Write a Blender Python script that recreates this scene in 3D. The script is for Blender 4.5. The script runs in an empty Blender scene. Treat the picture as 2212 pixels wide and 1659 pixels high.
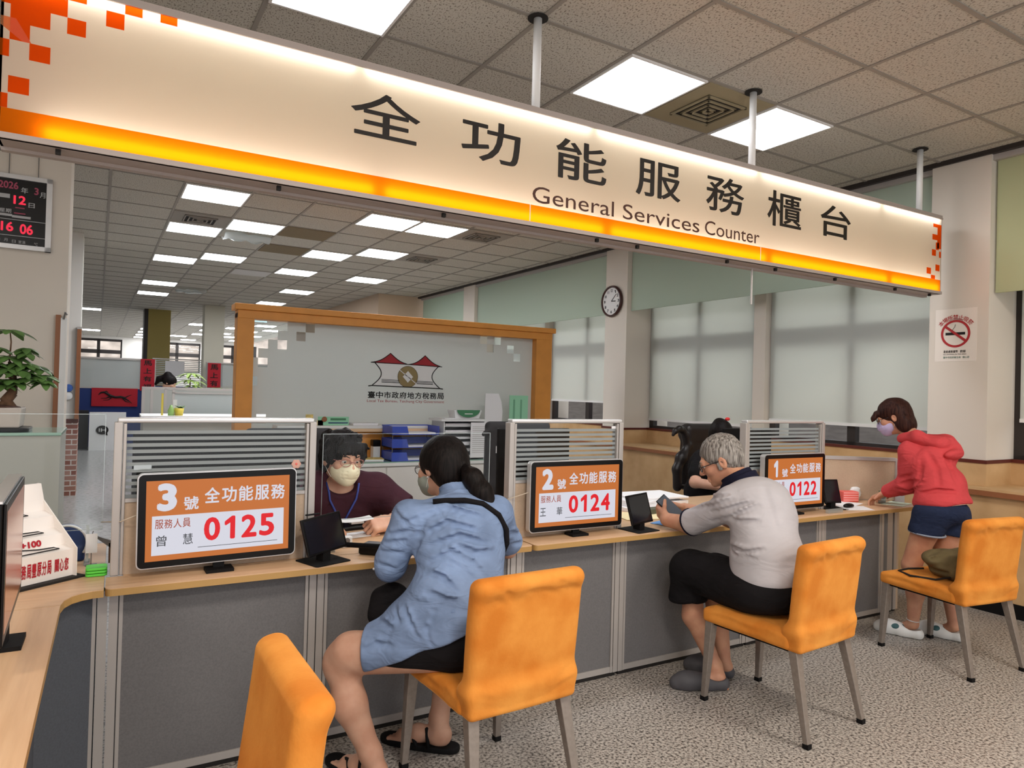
import bpy, bmesh, math, random
import numpy as np
from mathutils import Vector, Matrix
random.seed(7); np.random.seed(7)
SC = bpy.context.scene
COL = SC.collection
PI = math.pi
rad = math.radians

# ------------------------------------------------------------------ camera, world, exposure
CAMZ = 1.48
YAW, PITCH, ROLL, FPX = 0.51988, 0.0107, 0.02722, 1494.0
CEIL = CAMZ + 1.872          # ceiling height
GA = 0.02014                 # the building (ceiling grid, window wall) is turned this much against the counter
def make_camera():
    cy, sy, cp, sp = math.cos(YAW), math.sin(YAW), math.cos(PITCH), math.sin(PITCH)
    w = Vector((sy*cp, cy*cp, sp)); r0 = Vector((cy, -sy, 0)); u0 = r0.cross(w)
    cr, sr = math.cos(ROLL), math.sin(ROLL)
    r = r0*cr + u0*sr; u = u0*cr - r0*sr
    cam = bpy.data.cameras.new('camera'); o = bpy.data.objects.new('camera', cam); COL.objects.link(o)
    m = Matrix(((r.x, u.x, -w.x, 0), (r.y, u.y, -w.y, 0), (r.z, u.z, -w.z, CAMZ), (0, 0, 0, 1)))
    o.matrix_world = m
    cam.sensor_fit = 'HORIZONTAL'; cam.sensor_width = 36.0; cam.lens = 36.0*FPX/2212.0
    cam.clip_start = 0.05; cam.clip_end = 200
    SC.camera = o
make_camera()
SC.view_settings.view_transform = 'Standard'
SC.view_settings.look = 'None'
SC.view_settings.gamma = 1.0
SC.view_settings.exposure = 0.22
SC.view_settings.use_curve_mapping = False
wd = bpy.data.worlds.new('daylight'); SC.world = wd; wd.use_nodes = True
wd.node_tree.nodes['Background'].inputs[0].default_value = (0.95, 0.97, 1.0, 1)
wd.node_tree.nodes['Background'].inputs[1].default_value = 1.3
SC.cycles.max_bounces = 7; SC.cycles.diffuse_bounces = 3; SC.cycles.glossy_bounces = 3
SC.cycles.transmission_bounces = 5; SC.cycles.transparent_max_bounces = 10
SC.cycles.caustics_reflective = False; SC.cycles.caustics_refractive = False
SC.cycles.sample_clamp_indirect = 6.0
PANEL = 17.0
HALL = 42.0
SIGN_TUBE = 6.2

def g2w(x, y, z=0.0):
    c, s = math.cos(GA), math.sin(GA)
    return (c*x - s*y, s*x + c*y, z)

# lamps of the public hall behind the camera (ceiling panels, out of view)
for gx, gy in ((-2.2, 0.6), (0.8, 0.2), (3.4, 0.4), (-2.2, -1.8), (0.8, -1.8), (3.6, -1.8)):
    l = bpy.data.lights.new('hall_panel', 'AREA'); l.shape = 'SQUARE'; l.size = 0.58; l.energy = HALL
    l.color = (1.0, 0.92, 0.82)
    o = bpy.data.objects.new('hall_panel_lamp', l); COL.objects.link(o); o.location = g2w(gx, gy, CEIL-0.03)

# ------------------------------------------------------------------ materials
def lin(c):
    return tuple(((v/12.92) if v <= 0.04045 else ((v+0.055)/1.055)**2.4) for v in c)
def rgb(r, g, b):
    return lin((r/255.0, g/255.0, b/255.0))
MATS = {}
def mat(name, col, rough=0.6, metal=0.0, emis=None, estr=0.0, spec=0.5, noise=None, bump=None, sheen=0.0,
        alpha=1.0, trans=0.0, ior=1.45, coat=0.0, coords='Object'):
    """noise=(scale, amount, detail[, stretch]) varies the colour; bump=(scale, strength[, dist])"""
    if name in MATS: return MATS[name]
    m = bpy.data.materials.new(name); m.use_nodes = True; nt = m.node_tree; b = nt.nodes['Principled BSDF']
    b.inputs['Base Color'].default_value = (*col, 1); b.inputs['Roughness'].default_value = rough
    b.inputs['Metallic'].default_value = metal; b.inputs['IOR'].default_value = ior
    b.inputs['Specular IOR Level'].default_value = spec
    if sheen: b.inputs['Sheen Weight'].default_value = sheen; b.inputs['Sheen Roughness'].default_value = 0.4
    if coat: b.inputs['Coat Weight'].default_value = coat
    if alpha < 1: b.inputs['Alpha'].default_value = alpha
    if trans: b.inputs['Transmission Weight'].default_value = trans
    if emis is not None:
        b.inputs['Emission Color'].default_value = (*emis, 1); b.inputs['Emission Strength'].default_value = estr
    L = nt.links.new
    if noise or bump:
        tc = nt.nodes.new('ShaderNodeTexCoord'); src = tc.outputs[coords]
    if noise:
        mp = nt.nodes.new('ShaderNodeMapping'); L(src, mp.inputs[0])
        if len(noise) > 3: mp.inputs['Scale'].default_value = noise[3]
        n = nt.nodes.new('ShaderNodeTexNoise'); n.inputs['Scale'].default_value = noise[0]
        n.inputs['Detail'].default_value = noise[2]; L(mp.outputs[0], n.inputs['Vector'])
        cr = nt.nodes.new('ShaderNodeValToRGB'); a = noise[1]
        cr.color_ramp.elements[0].position = 0.3; cr.color_ramp.elements[1].position = 0.7
        cr.color_ramp.elements[0].color = (*[max(0, v*(1-a)) for v in col], 1)
        cr.color_ramp.elements[1].color = (*[min(1, v*(1+a)) for v in col], 1)
        L(n.outputs['Fac'], cr.inputs[0]); L(cr.outputs[0], b.inputs['Base Color'])
    if bump:
        n2 = nt.nodes.new('ShaderNodeTexNoise'); n2.inputs['Scale'].default_value = bump[0]; n2.inputs['Detail'].default_value = 3
        mp2 = nt.nodes.new('ShaderNodeMapping'); L(src, mp2.inputs[0])
        if len(bump) > 3: mp2.inputs['Scale'].default_value = bump[3]
        L(mp2.outputs[0], n2.inputs['Vector'])
        bp = nt.nodes.new('ShaderNodeBump'); bp.inputs['Strength'].default_value = bump[1]
        bp.inputs['Distance'].default_value = bump[2] if len(bump) > 2 else 0.01
        L(n2.outputs['Fac'], bp.inputs['Height']); L(bp.outputs[0], b.inputs['Normal'])
    MATS[name] = m
    return m
def translucent(name, col, tcol=None, f=0.7, noise=None):
    m = bpy.data.materials.new(name); m.use_nodes = True; nt = m.node_tree; nt.nodes.clear(); L = nt.links.new
    o = nt.nodes.new('ShaderNodeOutputMaterial'); mx = nt.nodes.new('ShaderNodeMixShader'); mx.inputs[0].default_value = f
    d = nt.nodes.new('ShaderNodeBsdfDiffuse'); t = nt.nodes.new('ShaderNodeBsdfTranslucent')
    d.inputs[0].default_value = (*col, 1); t.inputs[0].default_value = (*(tcol or col), 1)
    L(d.outputs[0], mx.inputs[1]); L(t.outputs[0], mx.inputs[2]); L(mx.outputs[0], o.inputs[0])
    MATS[name] = m
    return m
def clear(name, tint=(0.96, 0.98, 0.98), refl=0.08, frost=0.0, frostcol=(0.8, 0.82, 0.82), rough=0.02):
    """thin sheet of glass or acrylic: transparent with a reflection, optionally partly frosted"""
    m = bpy.data.materials.new(name); m.use_nodes = True; nt = m.node_tree; nt.nodes.clear(); L = nt.links.new
    o = nt.nodes.new('ShaderNodeOutputMaterial'); t = nt.nodes.new('ShaderNodeBsdfTransparent'); t.inputs[0].default_value = (*tint, 1)
    g = nt.nodes.new('ShaderNodeBsdfGlossy'); g.inputs['Roughness'].default_value = rough; g.inputs[0].default_value = (1, 1, 1, 1)
    mx = nt.nodes.new('ShaderNodeMixShader'); mx.inputs[0].default_value = refl
    L(t.outputs[0], mx.inputs[1]); L(g.outputs[0], mx.inputs[2]); last = mx
    if frost:
        d = nt.nodes.new('ShaderNodeBsdfDiffuse'); d.inputs[0].default_value = (*frostcol, 1)
        tr = nt.nodes.new('ShaderNodeBsdfTranslucent'); tr.inputs[0].default_value = (*frostcol, 1)
        a = nt.nodes.new('ShaderNodeMixShader'); a.inputs[0].default_value = 0.45
        L(d.outputs[0], a.inputs[1]); L(tr.outputs[0], a.inputs[2])
        m2 = nt.nodes.new('ShaderNodeMixShader'); m2.inputs[0].default_value = frost
        L(mx.outputs[0], m2.inputs[1]); L(a.outputs[0], m2.inputs[2]); last = m2
    L(last.outputs[0], o.inputs[0]); MATS[name] = m
    return m

# ------------------------------------------------------------------ mesh builder
class MB:
    def __init__(s): s.v = []; s.f = []
    def add(s, vs, fs):
        n = len(s.v); s.v += [tuple(v) for v in vs]; s.f += [tuple(i+n for i in f) for f in fs]; return s
    def box(s, x0, x1, y0, y1, z0, z1):
        if x0 > x1: x0, x1 = x1, x0
        if y0 > y1: y0, y1 = y1, y0
        if z0 > z1: z0, z1 = z1, z0
        return s.add([(x0,y0,z0),(x1,y0,z0),(x1,y1,z0),(x0,y1,z0),(x0,y0,z1),(x1,y0,z1),(x1,y1,z1),(x0,y1,z1)],
                     [(3,2,1,0),(4,5,6,7),(0,1,5,4),(1,2,6,5),(2,3,7,6),(3,0,4,7)])
    def obox(s, c, h, ax=None, rot=0.0):
        """oriented box: centre, half sizes, rotation about z or 3x3 axes (columns)"""
        if ax is None:
            ax = [(math.cos(rot), math.sin(rot), 0), (-math.sin(rot), math.cos(rot), 0), (0, 0, 1)]
        ax = [Vector(a) for a in ax]; c = Vector(c); vs = []
        for sz in (-1, 1):
            for sx, sy in ((-1,-1),(1,-1),(1,1),(-1,1)):
                vs.append(c + ax[0]*h[0]*sx + ax[1]*h[1]*sy + ax[2]*h[2]*sz)
        return s.add(vs, [(3,2,1,0),(4,5,6,7),(0,1,5,4),(1,2,6,5),(2,3,7,6),(3,0,4,7)])
    def bar(s, a, b, w, h=None, w2=None, h2=None, up=(0,0,1)):
        """rectangular bar from a to b, optionally tapering to w2 x h2"""
        a = Vector(a); b = Vector(b); h = h or w; w2 = w2 or w; h2 = h2 or (h if w2 == w else h*w2/w)
        d = (b-a).normalized(); u = Vector(up)
        if abs(d.dot(u)) > 0.95: u = Vector((0, 1, 0))
        x = d.cross(u).normalized(); y = x.cross(d)
        vs = [a+x*sx*w/2+y*sy*h/2 for sx, sy in ((-1,-1),(1,-1),(1,1),(-1,1))] + [b+x*sx*w2/2+y*sy*h2/2 for sx, sy in ((-1,-1),(1,-1),(1,1),(-1,1))]
        return s.add(vs, [(3,2,1,0),(4,5,6,7),(0,1,5,4),(1,2,6,5),(2,3,7,6),(3,0,4,7)])
    def tube(s, pts, r, n=10, closed=False):
        pts = [Vector(p) for p in pts]; rs = r if isinstance(r, (list, tuple)) else [r]*len(pts)
        rings = []; prev = None
        for i, p in enumerate(pts):
            d = ((pts[(i+1) % len(pts)] if closed or i < len(pts)-1 else pts[i]) - (pts[i-1] if closed or i > 0 else pts[i]))
            d.normalize()
            if prev is None:
                u = Vector((0,0,1)) if abs(d.z) < 0.9 else Vector((1,0,0)); x = d.cross(u).normalized()
            else:
                x = (prev - d*prev.dot(d)).normalized()
            prev = x; y = d.cross(x)
            rings.append([p + x*rs[i]*math.cos(2*PI*k/n) + y*rs[i]*math.sin(2*PI*k/n) for k in range(n)])
        vs = [v for ring in rings for v in ring]; fs = []; m = len(pts)
        for i in range(m if closed else m-1):
            j = (i+1) % m
            for k in range(n): fs.append((i*n+k, i*n+(k+1) % n, j*n+(k+1) % n, j*n+k))
        if not closed:
            fs.append(tuple(range(n-1, -1, -1))); fs.append(tuple((m-1)*n+k for k in range(n)))
        return s.add(vs, fs)
    def lathe(s, prof, c=(0,0,0), n=24, ax=None, caps=True):
        """profile of (r, h) pairs about an axis through c; ax = (X, Y, axis)"""
        ax = [Vector(a) for a in (ax or ((1,0,0),(0,1,0),(0,0,1)))]; c = Vector(c); vs = []; fs = []
        for r, h in prof:
            for k in range(n): vs.append(c + ax[0]*r*math.cos(2*PI*k/n) + ax[1]*r*math.sin(2*PI*k/n) + ax[2]*h)
        for i in range(len(prof)-1):
            for k in range(n): fs.append((i*n+k, i*n+(k+1) % n, (i+1)*n+(k+1) % n, (i+1)*n+k))
        if caps and prof[0][0] > 1e-6: fs.append(tuple(range(n-1, -1, -1)))
        if caps and prof[-1][0] > 1e-6: fs.append(tuple((len(prof)-1)*n+k for k in range(n)))
        return s.add(vs, fs)
    def ball(s, c, r, n=16, m=10, ax=None):
        r = (r, r, r) if not isinstance(r, (tuple, list)) else r
        ax = [Vector(a) for a in (ax or ((1,0,0),(0,1,0),(0,0,1)))]; c = Vector(c); vs = []; fs = []
        for i in range(m+1):
            t = PI*i/m
            for k in range(n):
                a = 2*PI*k/n
                vs.append(c + ax[0]*r[0]*math.sin(t)*math.cos(a) + ax[1]*r[1]*math.sin(t)*math.sin(a) + ax[2]*r[2]*math.cos(t))
        for i in range(m):
            for k in range(n): fs.append((i*n+k, (i+1)*n+k, (i+1)*n+(k+1) % n, i*n+(k+1) % n))
        return s.add(vs, fs)
    def prism(s, poly, z0, z1):
        """vertical prism over an xy polygon (counter-clockwise)"""
        n = len(poly)
        return s.add([(x, y, z0) for x, y in poly] + [(x, y, z1) for x, y in poly],
                     [tuple(range(n-1, -1, -1)), tuple(range(n, 2*n))] + [(i, (i+1) % n, n+(i+1) % n, n+i) for i in range(n)])
    def slab(s, poly, o, u, v, w, t):
        """extruded polygon: points o + a*u + b*v for (a, b) in poly, thickness t along w"""
        o, u, v, w = Vector(o), Vector(u), Vector(v), Vector(w); n = len(poly)
        return s.add([o+u*a+v*b for a, b in poly] + [o+u*a+v*b+w*t for a, b in poly],
                     [tuple(range(n-1, -1, -1)), tuple(range(n, 2*n))] + [(i, (i+1) % n, n+(i+1) % n, n+i) for i in range(n)])

ORG = {}
def finish(name, me, m, parent, o, g, label, cat, group, kind, smooth, bevel, base=None, rot=0.0):
    ob = bpy.data.objects.new(name, me); COL.objects.link(ob)
    if m is not None: me.materials.append(m)
    if smooth: me.shade_smooth()
    if parent is not None:
        ob.parent = parent; ORG[ob.name] = ORG[parent.name]
    else:
        ORG[ob.name] = o
        loc = base if base is not None else o
        ob.location = g2w(*loc) if g else loc
        ob.rotation_euler = (0, 0, (GA if g else 0) + rot)
    if bevel:
        b = ob.modifiers.new('bevel', 'BEVEL'); b.width = bevel; b.segments = 2; b.limit_method = 'ANGLE'; b.angle_limit = rad(40)
        me.shade_smooth(); 
        try: ob.modifiers.new('wn', 'WEIGHTED_NORMAL').keep_sharp = True
        except Exception: pass
    tag(ob, label, cat, group, kind)
    return ob
def tag(o, label=None, cat=None, group=None, kind=None):
    if label: o['label'] = label
    if cat: o['category'] = cat
    if group: o['group'] = group
    if kind: o['kind'] = kind
    return o
def obj(name, mb, m, parent=None, g=False, label=None, cat=None, group=None, kind=None, smooth=False, bevel=0, o=None):
    vs = mb.v
    if parent is not None: org = ORG[parent.name]
    elif o is not None: org = o
    else:
        xs, ys, zs = zip(*vs); org = ((min(xs)+max(xs))/2, (min(ys)+max(ys))/2, min(zs))
    me = bpy.data.meshes.new(name)
    me.from_pydata([(x-org[0], y-org[1], z-org[2]) for x, y, z in vs], [], mb.f); me.update()
    return finish(name, me, m, parent, org, g, label, cat, group, kind, smooth, bevel)
def thing(name, label, cat, o=(0,0,0), g=False, rot=0.0, local=False, group=None, kind=None):
    """Empty at the base; its parts are given in absolute coordinates, or in local ones with local=True"""
    e = bpy.data.objects.new(name, None); COL.objects.link(e); e.empty_display_size = 0.1
    e.location = g2w(*o) if g else o; e.rotation_euler = (0, 0, (GA if g else 0) + rot)
    ORG[e.name] = (0, 0, 0) if local else tuple(o)
    return tag(e, label, cat, group, kind)
def kids(o): return [c for c in COL.objects if c.parent == o]
def dup(o, parent=None, loc=None, rotz=None, label=None, group=None):
    c = o.copy(); COL.objects.link(c); c.parent = parent; ORG[c.name] = ORG[o.name]
    if loc is not None: c.location = loc
    if rotz is not None: c.rotation_euler = (0, 0, rotz)
    if label: c['label'] = label
    if group: c['group'] = group
    for ch in kids(o): dup(ch, c)
    return c
def box_obj(name, x0, x1, y0, y1, z0, z1, m, **k):
    return obj(name, MB().box(x0, x1, y0, y1, z0, z1), m, **k)

# ------------------------------------------------------------------ lettering
def glyphs(s):
    c = bpy.data.curves.new('txt', 'FONT'); c.body = s; c.size = 1; c.resolution_u = 4
    o = bpy.data.objects.new('txt', c); COL.objects.link(o)
    dg = bpy.context.evaluated_depsgraph_get(); me = bpy.data.meshes.new_from_object(o.evaluated_get(dg))
    vs = [(v.co.x, v.co.y) for v in me.vertices]; fs = [tuple(p.vertices) for p in me.polygons]
    bpy.data.objects.remove(o); bpy.data.curves.remove(c); bpy.data.meshes.remove(me)
    return vs, fs
ONE = ([(.30, 0), (.40, 0), (.40, .70), (.33, .70), (.12, .54), (.12, .45), (.30, .56)], [(0, 1, 2, 3, 6), (6, 3, 4, 5)])
def write(mb, s, a0, a1, b0, b1, o, u, v, off=0.0, arc=None):
    """letters of s fitted to the rectangle a0..a1 x b0..b1 of the plane o + a*u + b*v; off = extra stroke weight"""
    vs, fs = ONE if s == '1' else glyphs(s)
    if not vs: return mb
    x0 = min(p[0] for p in vs)-off; x1 = max(p[0] for p in vs)+off; y0 = min(p[1] for p in vs)-off; y1 = max(p[1] for p in vs)+off
    o, u, v = Vector(o), Vector(u), Vector(v)
    sx, sy = (a1-a0)/max(x1-x0, 1e-6), (b1-b0)/max(y1-y0, 1e-6)
    sh = [(0, 0)] if off <= 0 else [(off*math.cos(PI*k/4), off*math.sin(PI*k/4)) for k in range(8)]+[(0, 0)]
    nrm = u.cross(v).normalized()
    for q, (dx, dy) in enumerate(sh):
        out = []
        for x, y in vs:
            a = a0+(x+dx-x0)*sx; b = b0+(y+dy-y0)*sy
            if arc:
                ca, cb, R = arc; t = (a-ca)/R; rr = R+(b-cb); a, b = ca+rr*math.sin(t), cb-R+rr*math.cos(t)
            out.append(o+u*a+v*b+nrm*(q*2e-6))
        mb.add(out, fs)
    return mb
# ------------------------------------------------------------------ solid modelling by distance field (for bodies, clothes, soft things)
def A3(v): return np.array(v, dtype=np.float32)
def basis(f, up=(0, 0, 1)):
    """rows: right, forward, up"""
    f = A3(f); f = f/np.linalg.norm(f); up = A3(up); x = np.cross(f, up); x = x/np.linalg.norm(x); z = np.cross(x, f)
    return np.array([x, f, z], dtype=np.float32)
class SD:
    def __init__(s): s.ops = []; s.cre = []
    def cap(s, a, b, ra, rb=None, k=0.02, m='u'):
        s.ops.append(('cap', (A3(a), A3(b), ra, ra if rb is None else rb), k, m)); return s
    def chain(s, pts, rs, k=0.02):
        for i in range(len(pts)-1): s.cap(pts[i], pts[i+1], rs[i], rs[i+1], k)
        return s
    def ell(s, c, r, R=None, k=0.02, m='u'):
        s.ops.append(('ell', (A3(c), A3(r), R), k, m)); return s
    def box(s, c, h, R=None, rnd=0.01, k=0.02, m='u'):
        s.ops.append(('box', (A3(c), A3(h), R, rnd), k, m)); return s
    def cut(s, p, n, k=0.004):
        """remove everything on the side of p that n points to"""
        n = A3(n); s.ops.append(('pl', (A3(p), n/np.linalg.norm(n)), k, 'i')); return s
    def disc(s, c, n, r, t, k=0.004, m='u'):
        s.ops.append(('disc', (A3(c), A3(n)/np.linalg.norm(A3(n)), r, t), k, m)); return s
    def fold(s, a, b, amp, w):
        """positive amp = groove, negative = ridge"""
        s.cre.append((A3(a), A3(b), amp, w, 0)); return s
    @staticmethod
    def prim(kind, q, P):
        if kind == 'cap':
            a, b, ra, rb = q; ba = b-a; L = max(float(ba@ba), 1e-12); t = np.clip(((P-a)@ba)/L, 0, 1)
            d = P-a-t[:, None]*ba; return np.sqrt((d*d).sum(1)) - (ra+(rb-ra)*t)
        if kind == 'ell':
            c, r, R = q; p = P-c
            if R is not None: p = p@R.T
            k0 = np.sqrt(((p/r)**2).sum(1)); k1 = np.sqrt(((p/(r*r))**2).sum(1)); return k0*(k0-1)/np.maximum(k1, 1e-6)
        if kind == 'box':
            c, h, R, rnd = q; p = P-c
            if R is not None: p = p@R.T
            d = np.abs(p)-(h-rnd); return np.sqrt((np.maximum(d, 0)**2).sum(1)) + np.minimum(d.max(1), 0) - rnd
        if kind == 'pl':
            p, n = q; return (P-p)@n
        if kind == 'disc':
            c, n, r, t = q; p = P-c; h = p@n; rr = np.sqrt(np.maximum((p*p).sum(1)-h*h, 0)); return np.maximum(rr-r, np.abs(h)-t)
    def ev(s, P, ops=None, cre=True):
        d = np.full(len(P), 9.0, np.float32)
        for kind, q, k, m in (ops if ops is not None else s.ops):
            e = s.prim(kind, q, P)
            if m == 'u':
                h = np.maximum(k-np.abs(d-e), 0)/k; d = np.minimum(d, e) - h*h*k*0.25
            elif m == 's':
                e = -e; h = np.maximum(k-np.abs(d-e), 0)/k; d = np.maximum(d, e) + h*h*k*0.25
            else:
                h = np.maximum(k-np.abs(d-e), 0)/k; d = np.maximum(d, e) + h*h*k*0.25
        if cre is not False:
            for a, b, amp, w, flat in (s.cre if cre is True else cre):
                ba = b-a; t = np.clip(((P-a)@ba)/max(float(ba@ba), 1e-9), 0, 1); x = P-a-t[:, None]*ba
                d = d + amp*np.exp(-(x*x).sum(1)/(w*w))*(1.0 if flat else (0.35+0.65*np.sin(PI*t)))
        return d
    def bounds(s):
        lo = np.full(3, 9e9); hi = -lo
        for kind, q, k, m in s.ops:
            if m != 'u': continue
            if kind == 'cap': pts = [(q[0], q[2]), (q[1], q[3])]
            elif kind == 'ell': pts = [(q[0], float(max(q[1])))]
            elif kind == 'box': pts = [(q[0], float(np.linalg.norm(q[1])))]
            else: pts = [(q[0], q[2]+q[3])]
            for c, r in pts: lo = np.minimum(lo, c-r); hi = np.maximum(hi, c+r)
        return lo, hi
    def mesh(s, h=0.006, extra=None, B=12):
        lo, hi = s.bounds(); lo = lo-3*h; hi = hi+3*h
        n = np.ceil((hi-lo)/h).astype(int)+1; nb = np.ceil(n/B).astype(int); n = nb*B
        G = np.full(n, 1.0, np.float32)
        ci = np.stack(np.meshgrid(*[np.arange(x) for x in nb], indexing='ij'), -1).reshape(-1, 3)
        cen = (lo + (ci*B + (B-1)/2)*h).astype(np.float32); rad_ = B*h*0.5*1.7321 + h
        dc = s.ev(cen, cre=False)
        slack = rad_*1.25 + 0.03
        ax = [np.arange(B)*h]*3; loc = np.stack(np.meshgrid(*ax, indexing='ij'), -1).reshape(-1, 3).astype(np.float32)
        un = [(i, o) for i, o in enumerate(s.ops) if o[3] == 'u']
        pd = np.stack([s.prim(o[0], o[1], cen) for i, o in un], 1); mn = pd.min(1)
        cd = None
        if s.cre:
            cd = np.stack([s.prim('cap', (c[0], c[1], 0, 0), cen)-c[3]*2.4 for c in s.cre], 1)
        for b in range(len(ci)):
            i, j, k = ci[b]*B
            if dc[b] > slack: continue
            if dc[b] < -slack: G[i:i+B, j:j+B, k:k+B] = -1.0; continue
            keep = {un[t][0] for t in range(len(un)) if pd[b, t] < mn[b]+2*rad_+un[t][1][2]+0.01}
            ops = [o for t, o in enumerate(s.ops) if o[3] != 'u' or t in keep]
            P = (lo + ci[b]*B*h).astype(np.float32) + loc
            d = s.ev(P, ops, [s.cre[t] for t in np.nonzero(cd[b] < rad_)[0]] if cd is not None else False)
            if extra is not None: d = d + extra(P).astype(np.float32)
            G[i:i+B, j:j+B, k:k+B] = d.reshape(B, B, B)
        return nets(G, lo, h)
def nets(G, lo, h):
    S = G < 0
    c = [S[a:S.shape[0]-1+a, b:S.shape[1]-1+b, d:S.shape[2]-1+d] for a in (0,1) for b in (0,1) for d in (0,1)]
    al = c[0].copy(); an = c[0].copy()
    for x in c[1:]: al &= x; an |= x
    I = np.argwhere(an & ~al)
    idx = np.full(al.shape, -1, np.int32); idx[tuple(I.T)] = np.arange(len(I))
    cor = [(a, b, d) for a in (0,1) for b in (0,1) for d in (0,1)]
    val = np.stack([G[I[:,0]+a, I[:,1]+b, I[:,2]+d] for a, b, d in cor], 1)
    val = np.clip(val, -3*h, 3*h)
    acc = np.zeros((len(I), 3)); cnt = np.zeros(len(I))
    for p in range(8):
        for q in range(p+1, 8):
            if sum(abs(cor[p][t]-cor[q][t]) for t in range(3)) != 1: continue
            va, vb = val[:, p], val[:, q]; m = (va < 0) != (vb < 0); t = np.where(m, va/np.where(m, va-vb, 1), 0)
            for ax in range(3): acc[:, ax] += np.where(m, cor[p][ax]+t*(cor[q][ax]-cor[p][ax]), 0)
            cnt += m
    V = lo + (I + acc/np.maximum(cnt, 1)[:, None])*h
    F = []
    for ax in range(3):
        sl0 = [slice(None)]*3; sl1 = [slice(None)]*3; sl0[ax] = slice(0, -1); sl1[ax] = slice(1, None)
        A = S[tuple(sl0)]; Bq = S[tuple(sl1)]; E = np.argwhere(A != Bq)
        u, v = [(1, 2), (2, 0), (0, 1)][ax]
        ok = (E[:, u] > 0) & (E[:, v] > 0) & (E[:, u] < idx.shape[u]) & (E[:, v] < idx.shape[v]) & (E[:, ax] < idx.shape[ax])
        E = E[ok]; ins = A[tuple(E.T)]
        def at(du, dv):
            J = E.copy(); J[:, u] += du; J[:, v] += dv; return idx[tuple(J.T)]
        q = np.stack([at(-1, -1), at(0, -1), at(0, 0), at(-1, 0)], 1)
        q[~ins] = q[~ins][:, ::-1]
        F.append(q[(q >= 0).all(1)])
    return V, np.concatenate(F)
def sobj(name, sd, m, parent=None, h=0.006, extra=None, **k):
    V, F = sd.mesh(h, extra)
    org = ORG[parent.name] if parent is not None else k.pop('o', tuple(float(x) for x in ((V[:,0].min()+V[:,0].max())/2, (V[:,1].min()+V[:,1].max())/2, V[:,2].min())))
    V = V - np.array(org)
    me = bpy.data.meshes.new(name)
    me.vertices.add(len(V)); me.vertices.foreach_set('co', V.astype(np.float32).ravel())
    me.loops.add(len(F)*4); me.loops.foreach_set('vertex_index', F.astype(np.int32).ravel())
    me.polygons.add(len(F)); me.polygons.foreach_set('loop_start', np.arange(0, len(F)*4, 4, dtype=np.int32))
    me.update(calc_edges=True); me.validate()
    return finish(name, me, m, parent, org, k.get('g', False), k.get('label'), k.get('cat'), k.get('group'), k.get('kind'), True, 0)
def ripple(fx, amp, seed=0):
    """cheap smooth 3D wrinkle field"""
    rs = np.random.RandomState(seed); W = rs.normal(size=(7, 3))*np.array(fx); ph = rs.rand(7)*6.28
    def f(P):
        return amp*np.sin(P@W.T + ph).mean(1)*1.8
    return f
EYE0 = A3((0, 0, CAMZ))
def drape(S, lines, amp, w, twin=.016, tw=.7):
    """cloth folds: a groove with a ridge beside it along each line, laid on the surface of S"""
    base = SD(); base.ops = list(S.ops)
    for ln in lines:
        pts = []
        for i in range(len(ln)-1):
            a, b = A3(ln[i]), A3(ln[i+1]); n = max(1, int(np.linalg.norm(b-a)/.03))
            pts += [a+(b-a)*k/n for k in range(n)]
        pts.append(A3(ln[-1])); q = []
        for p in pts:
            d = p-EYE0; d = d/np.linalg.norm(d); q.append(snap(base, p, d, 0.0))
        m = len(q)-1
        for i in range(m):
            f = .45+.55*math.sin(PI*(i+.5)/m)
            if np.linalg.norm(A3(q[i])-A3(q[i+1])) > .12: continue
            S.cre.append((A3(q[i]), A3(q[i+1]), amp*f, w, 1))
            S.cre.append((A3(q[i])+A3((0, 0, twin)), A3(q[i+1])+A3((0, 0, twin)), -amp*f*tw, w, 1))
def snap(S, p, d, off=.003):
    """walk from far outside along d until the surface of S is met"""
    p = A3(p); d = A3(d)/np.linalg.norm(A3(d)); q = p-d*.35
    for _ in range(60):
        e = float(S.ev(q[None, :].astype(np.float32))[0])-off
        if e < .0006: break
        q = q+d*min(e, .03)*.8
    return tuple(float(x) for x in q)
# ------------------------------------------------------------------ materials of the place
def ramp_mat(name, build, rough=0.6, spec=0.4):
    m = bpy.data.materials.new(name); m.use_nodes = True; nt = m.node_tree; b = nt.nodes['Principled BSDF']
    b.inputs['Roughness'].default_value = rough; b.inputs['Specular IOR Level'].default_value = spec
    build(nt, b, nt.links.new); MATS[name] = m; return m
def tile_mat(nt, b, L):
    tc = nt.nodes.new('ShaderNodeTexCoord'); n = nt.nodes.new('ShaderNodeTexNoise'); n.inputs['Scale'].default_value = 125; n.inputs['Detail'].default_value = 3
    mp = nt.nodes.new('ShaderNodeMapping'); mp.inputs['Scale'].default_value = (1, 0.55, 1); L(tc.outputs['Object'], mp.inputs[0]); L(mp.outputs[0], n.inputs['Vector'])
    r = nt.nodes.new('ShaderNodeValToRGB'); e = r.color_ramp.elements
    e[0].position = 0.36; e[0].color = (*rgb(132, 124, 114), 1); e[1].position = 0.46; e[1].color = (*rgb(196, 192, 182), 1)
    L(n.outputs['Fac'], r.inputs[0]); L(r.outputs[0], b.inputs['Base Color'])
    bp = nt.nodes.new('ShaderNodeBump'); bp.inputs['Strength'].default_value = 0.5; bp.inputs['Distance'].default_value = 0.004
    L(n.outputs['Fac'], bp.inputs['Height']); L(bp.outputs[0], b.inputs['Normal'])
ramp_mat('ceiling_tile', tile_mat, 0.9, 0.1)
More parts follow.
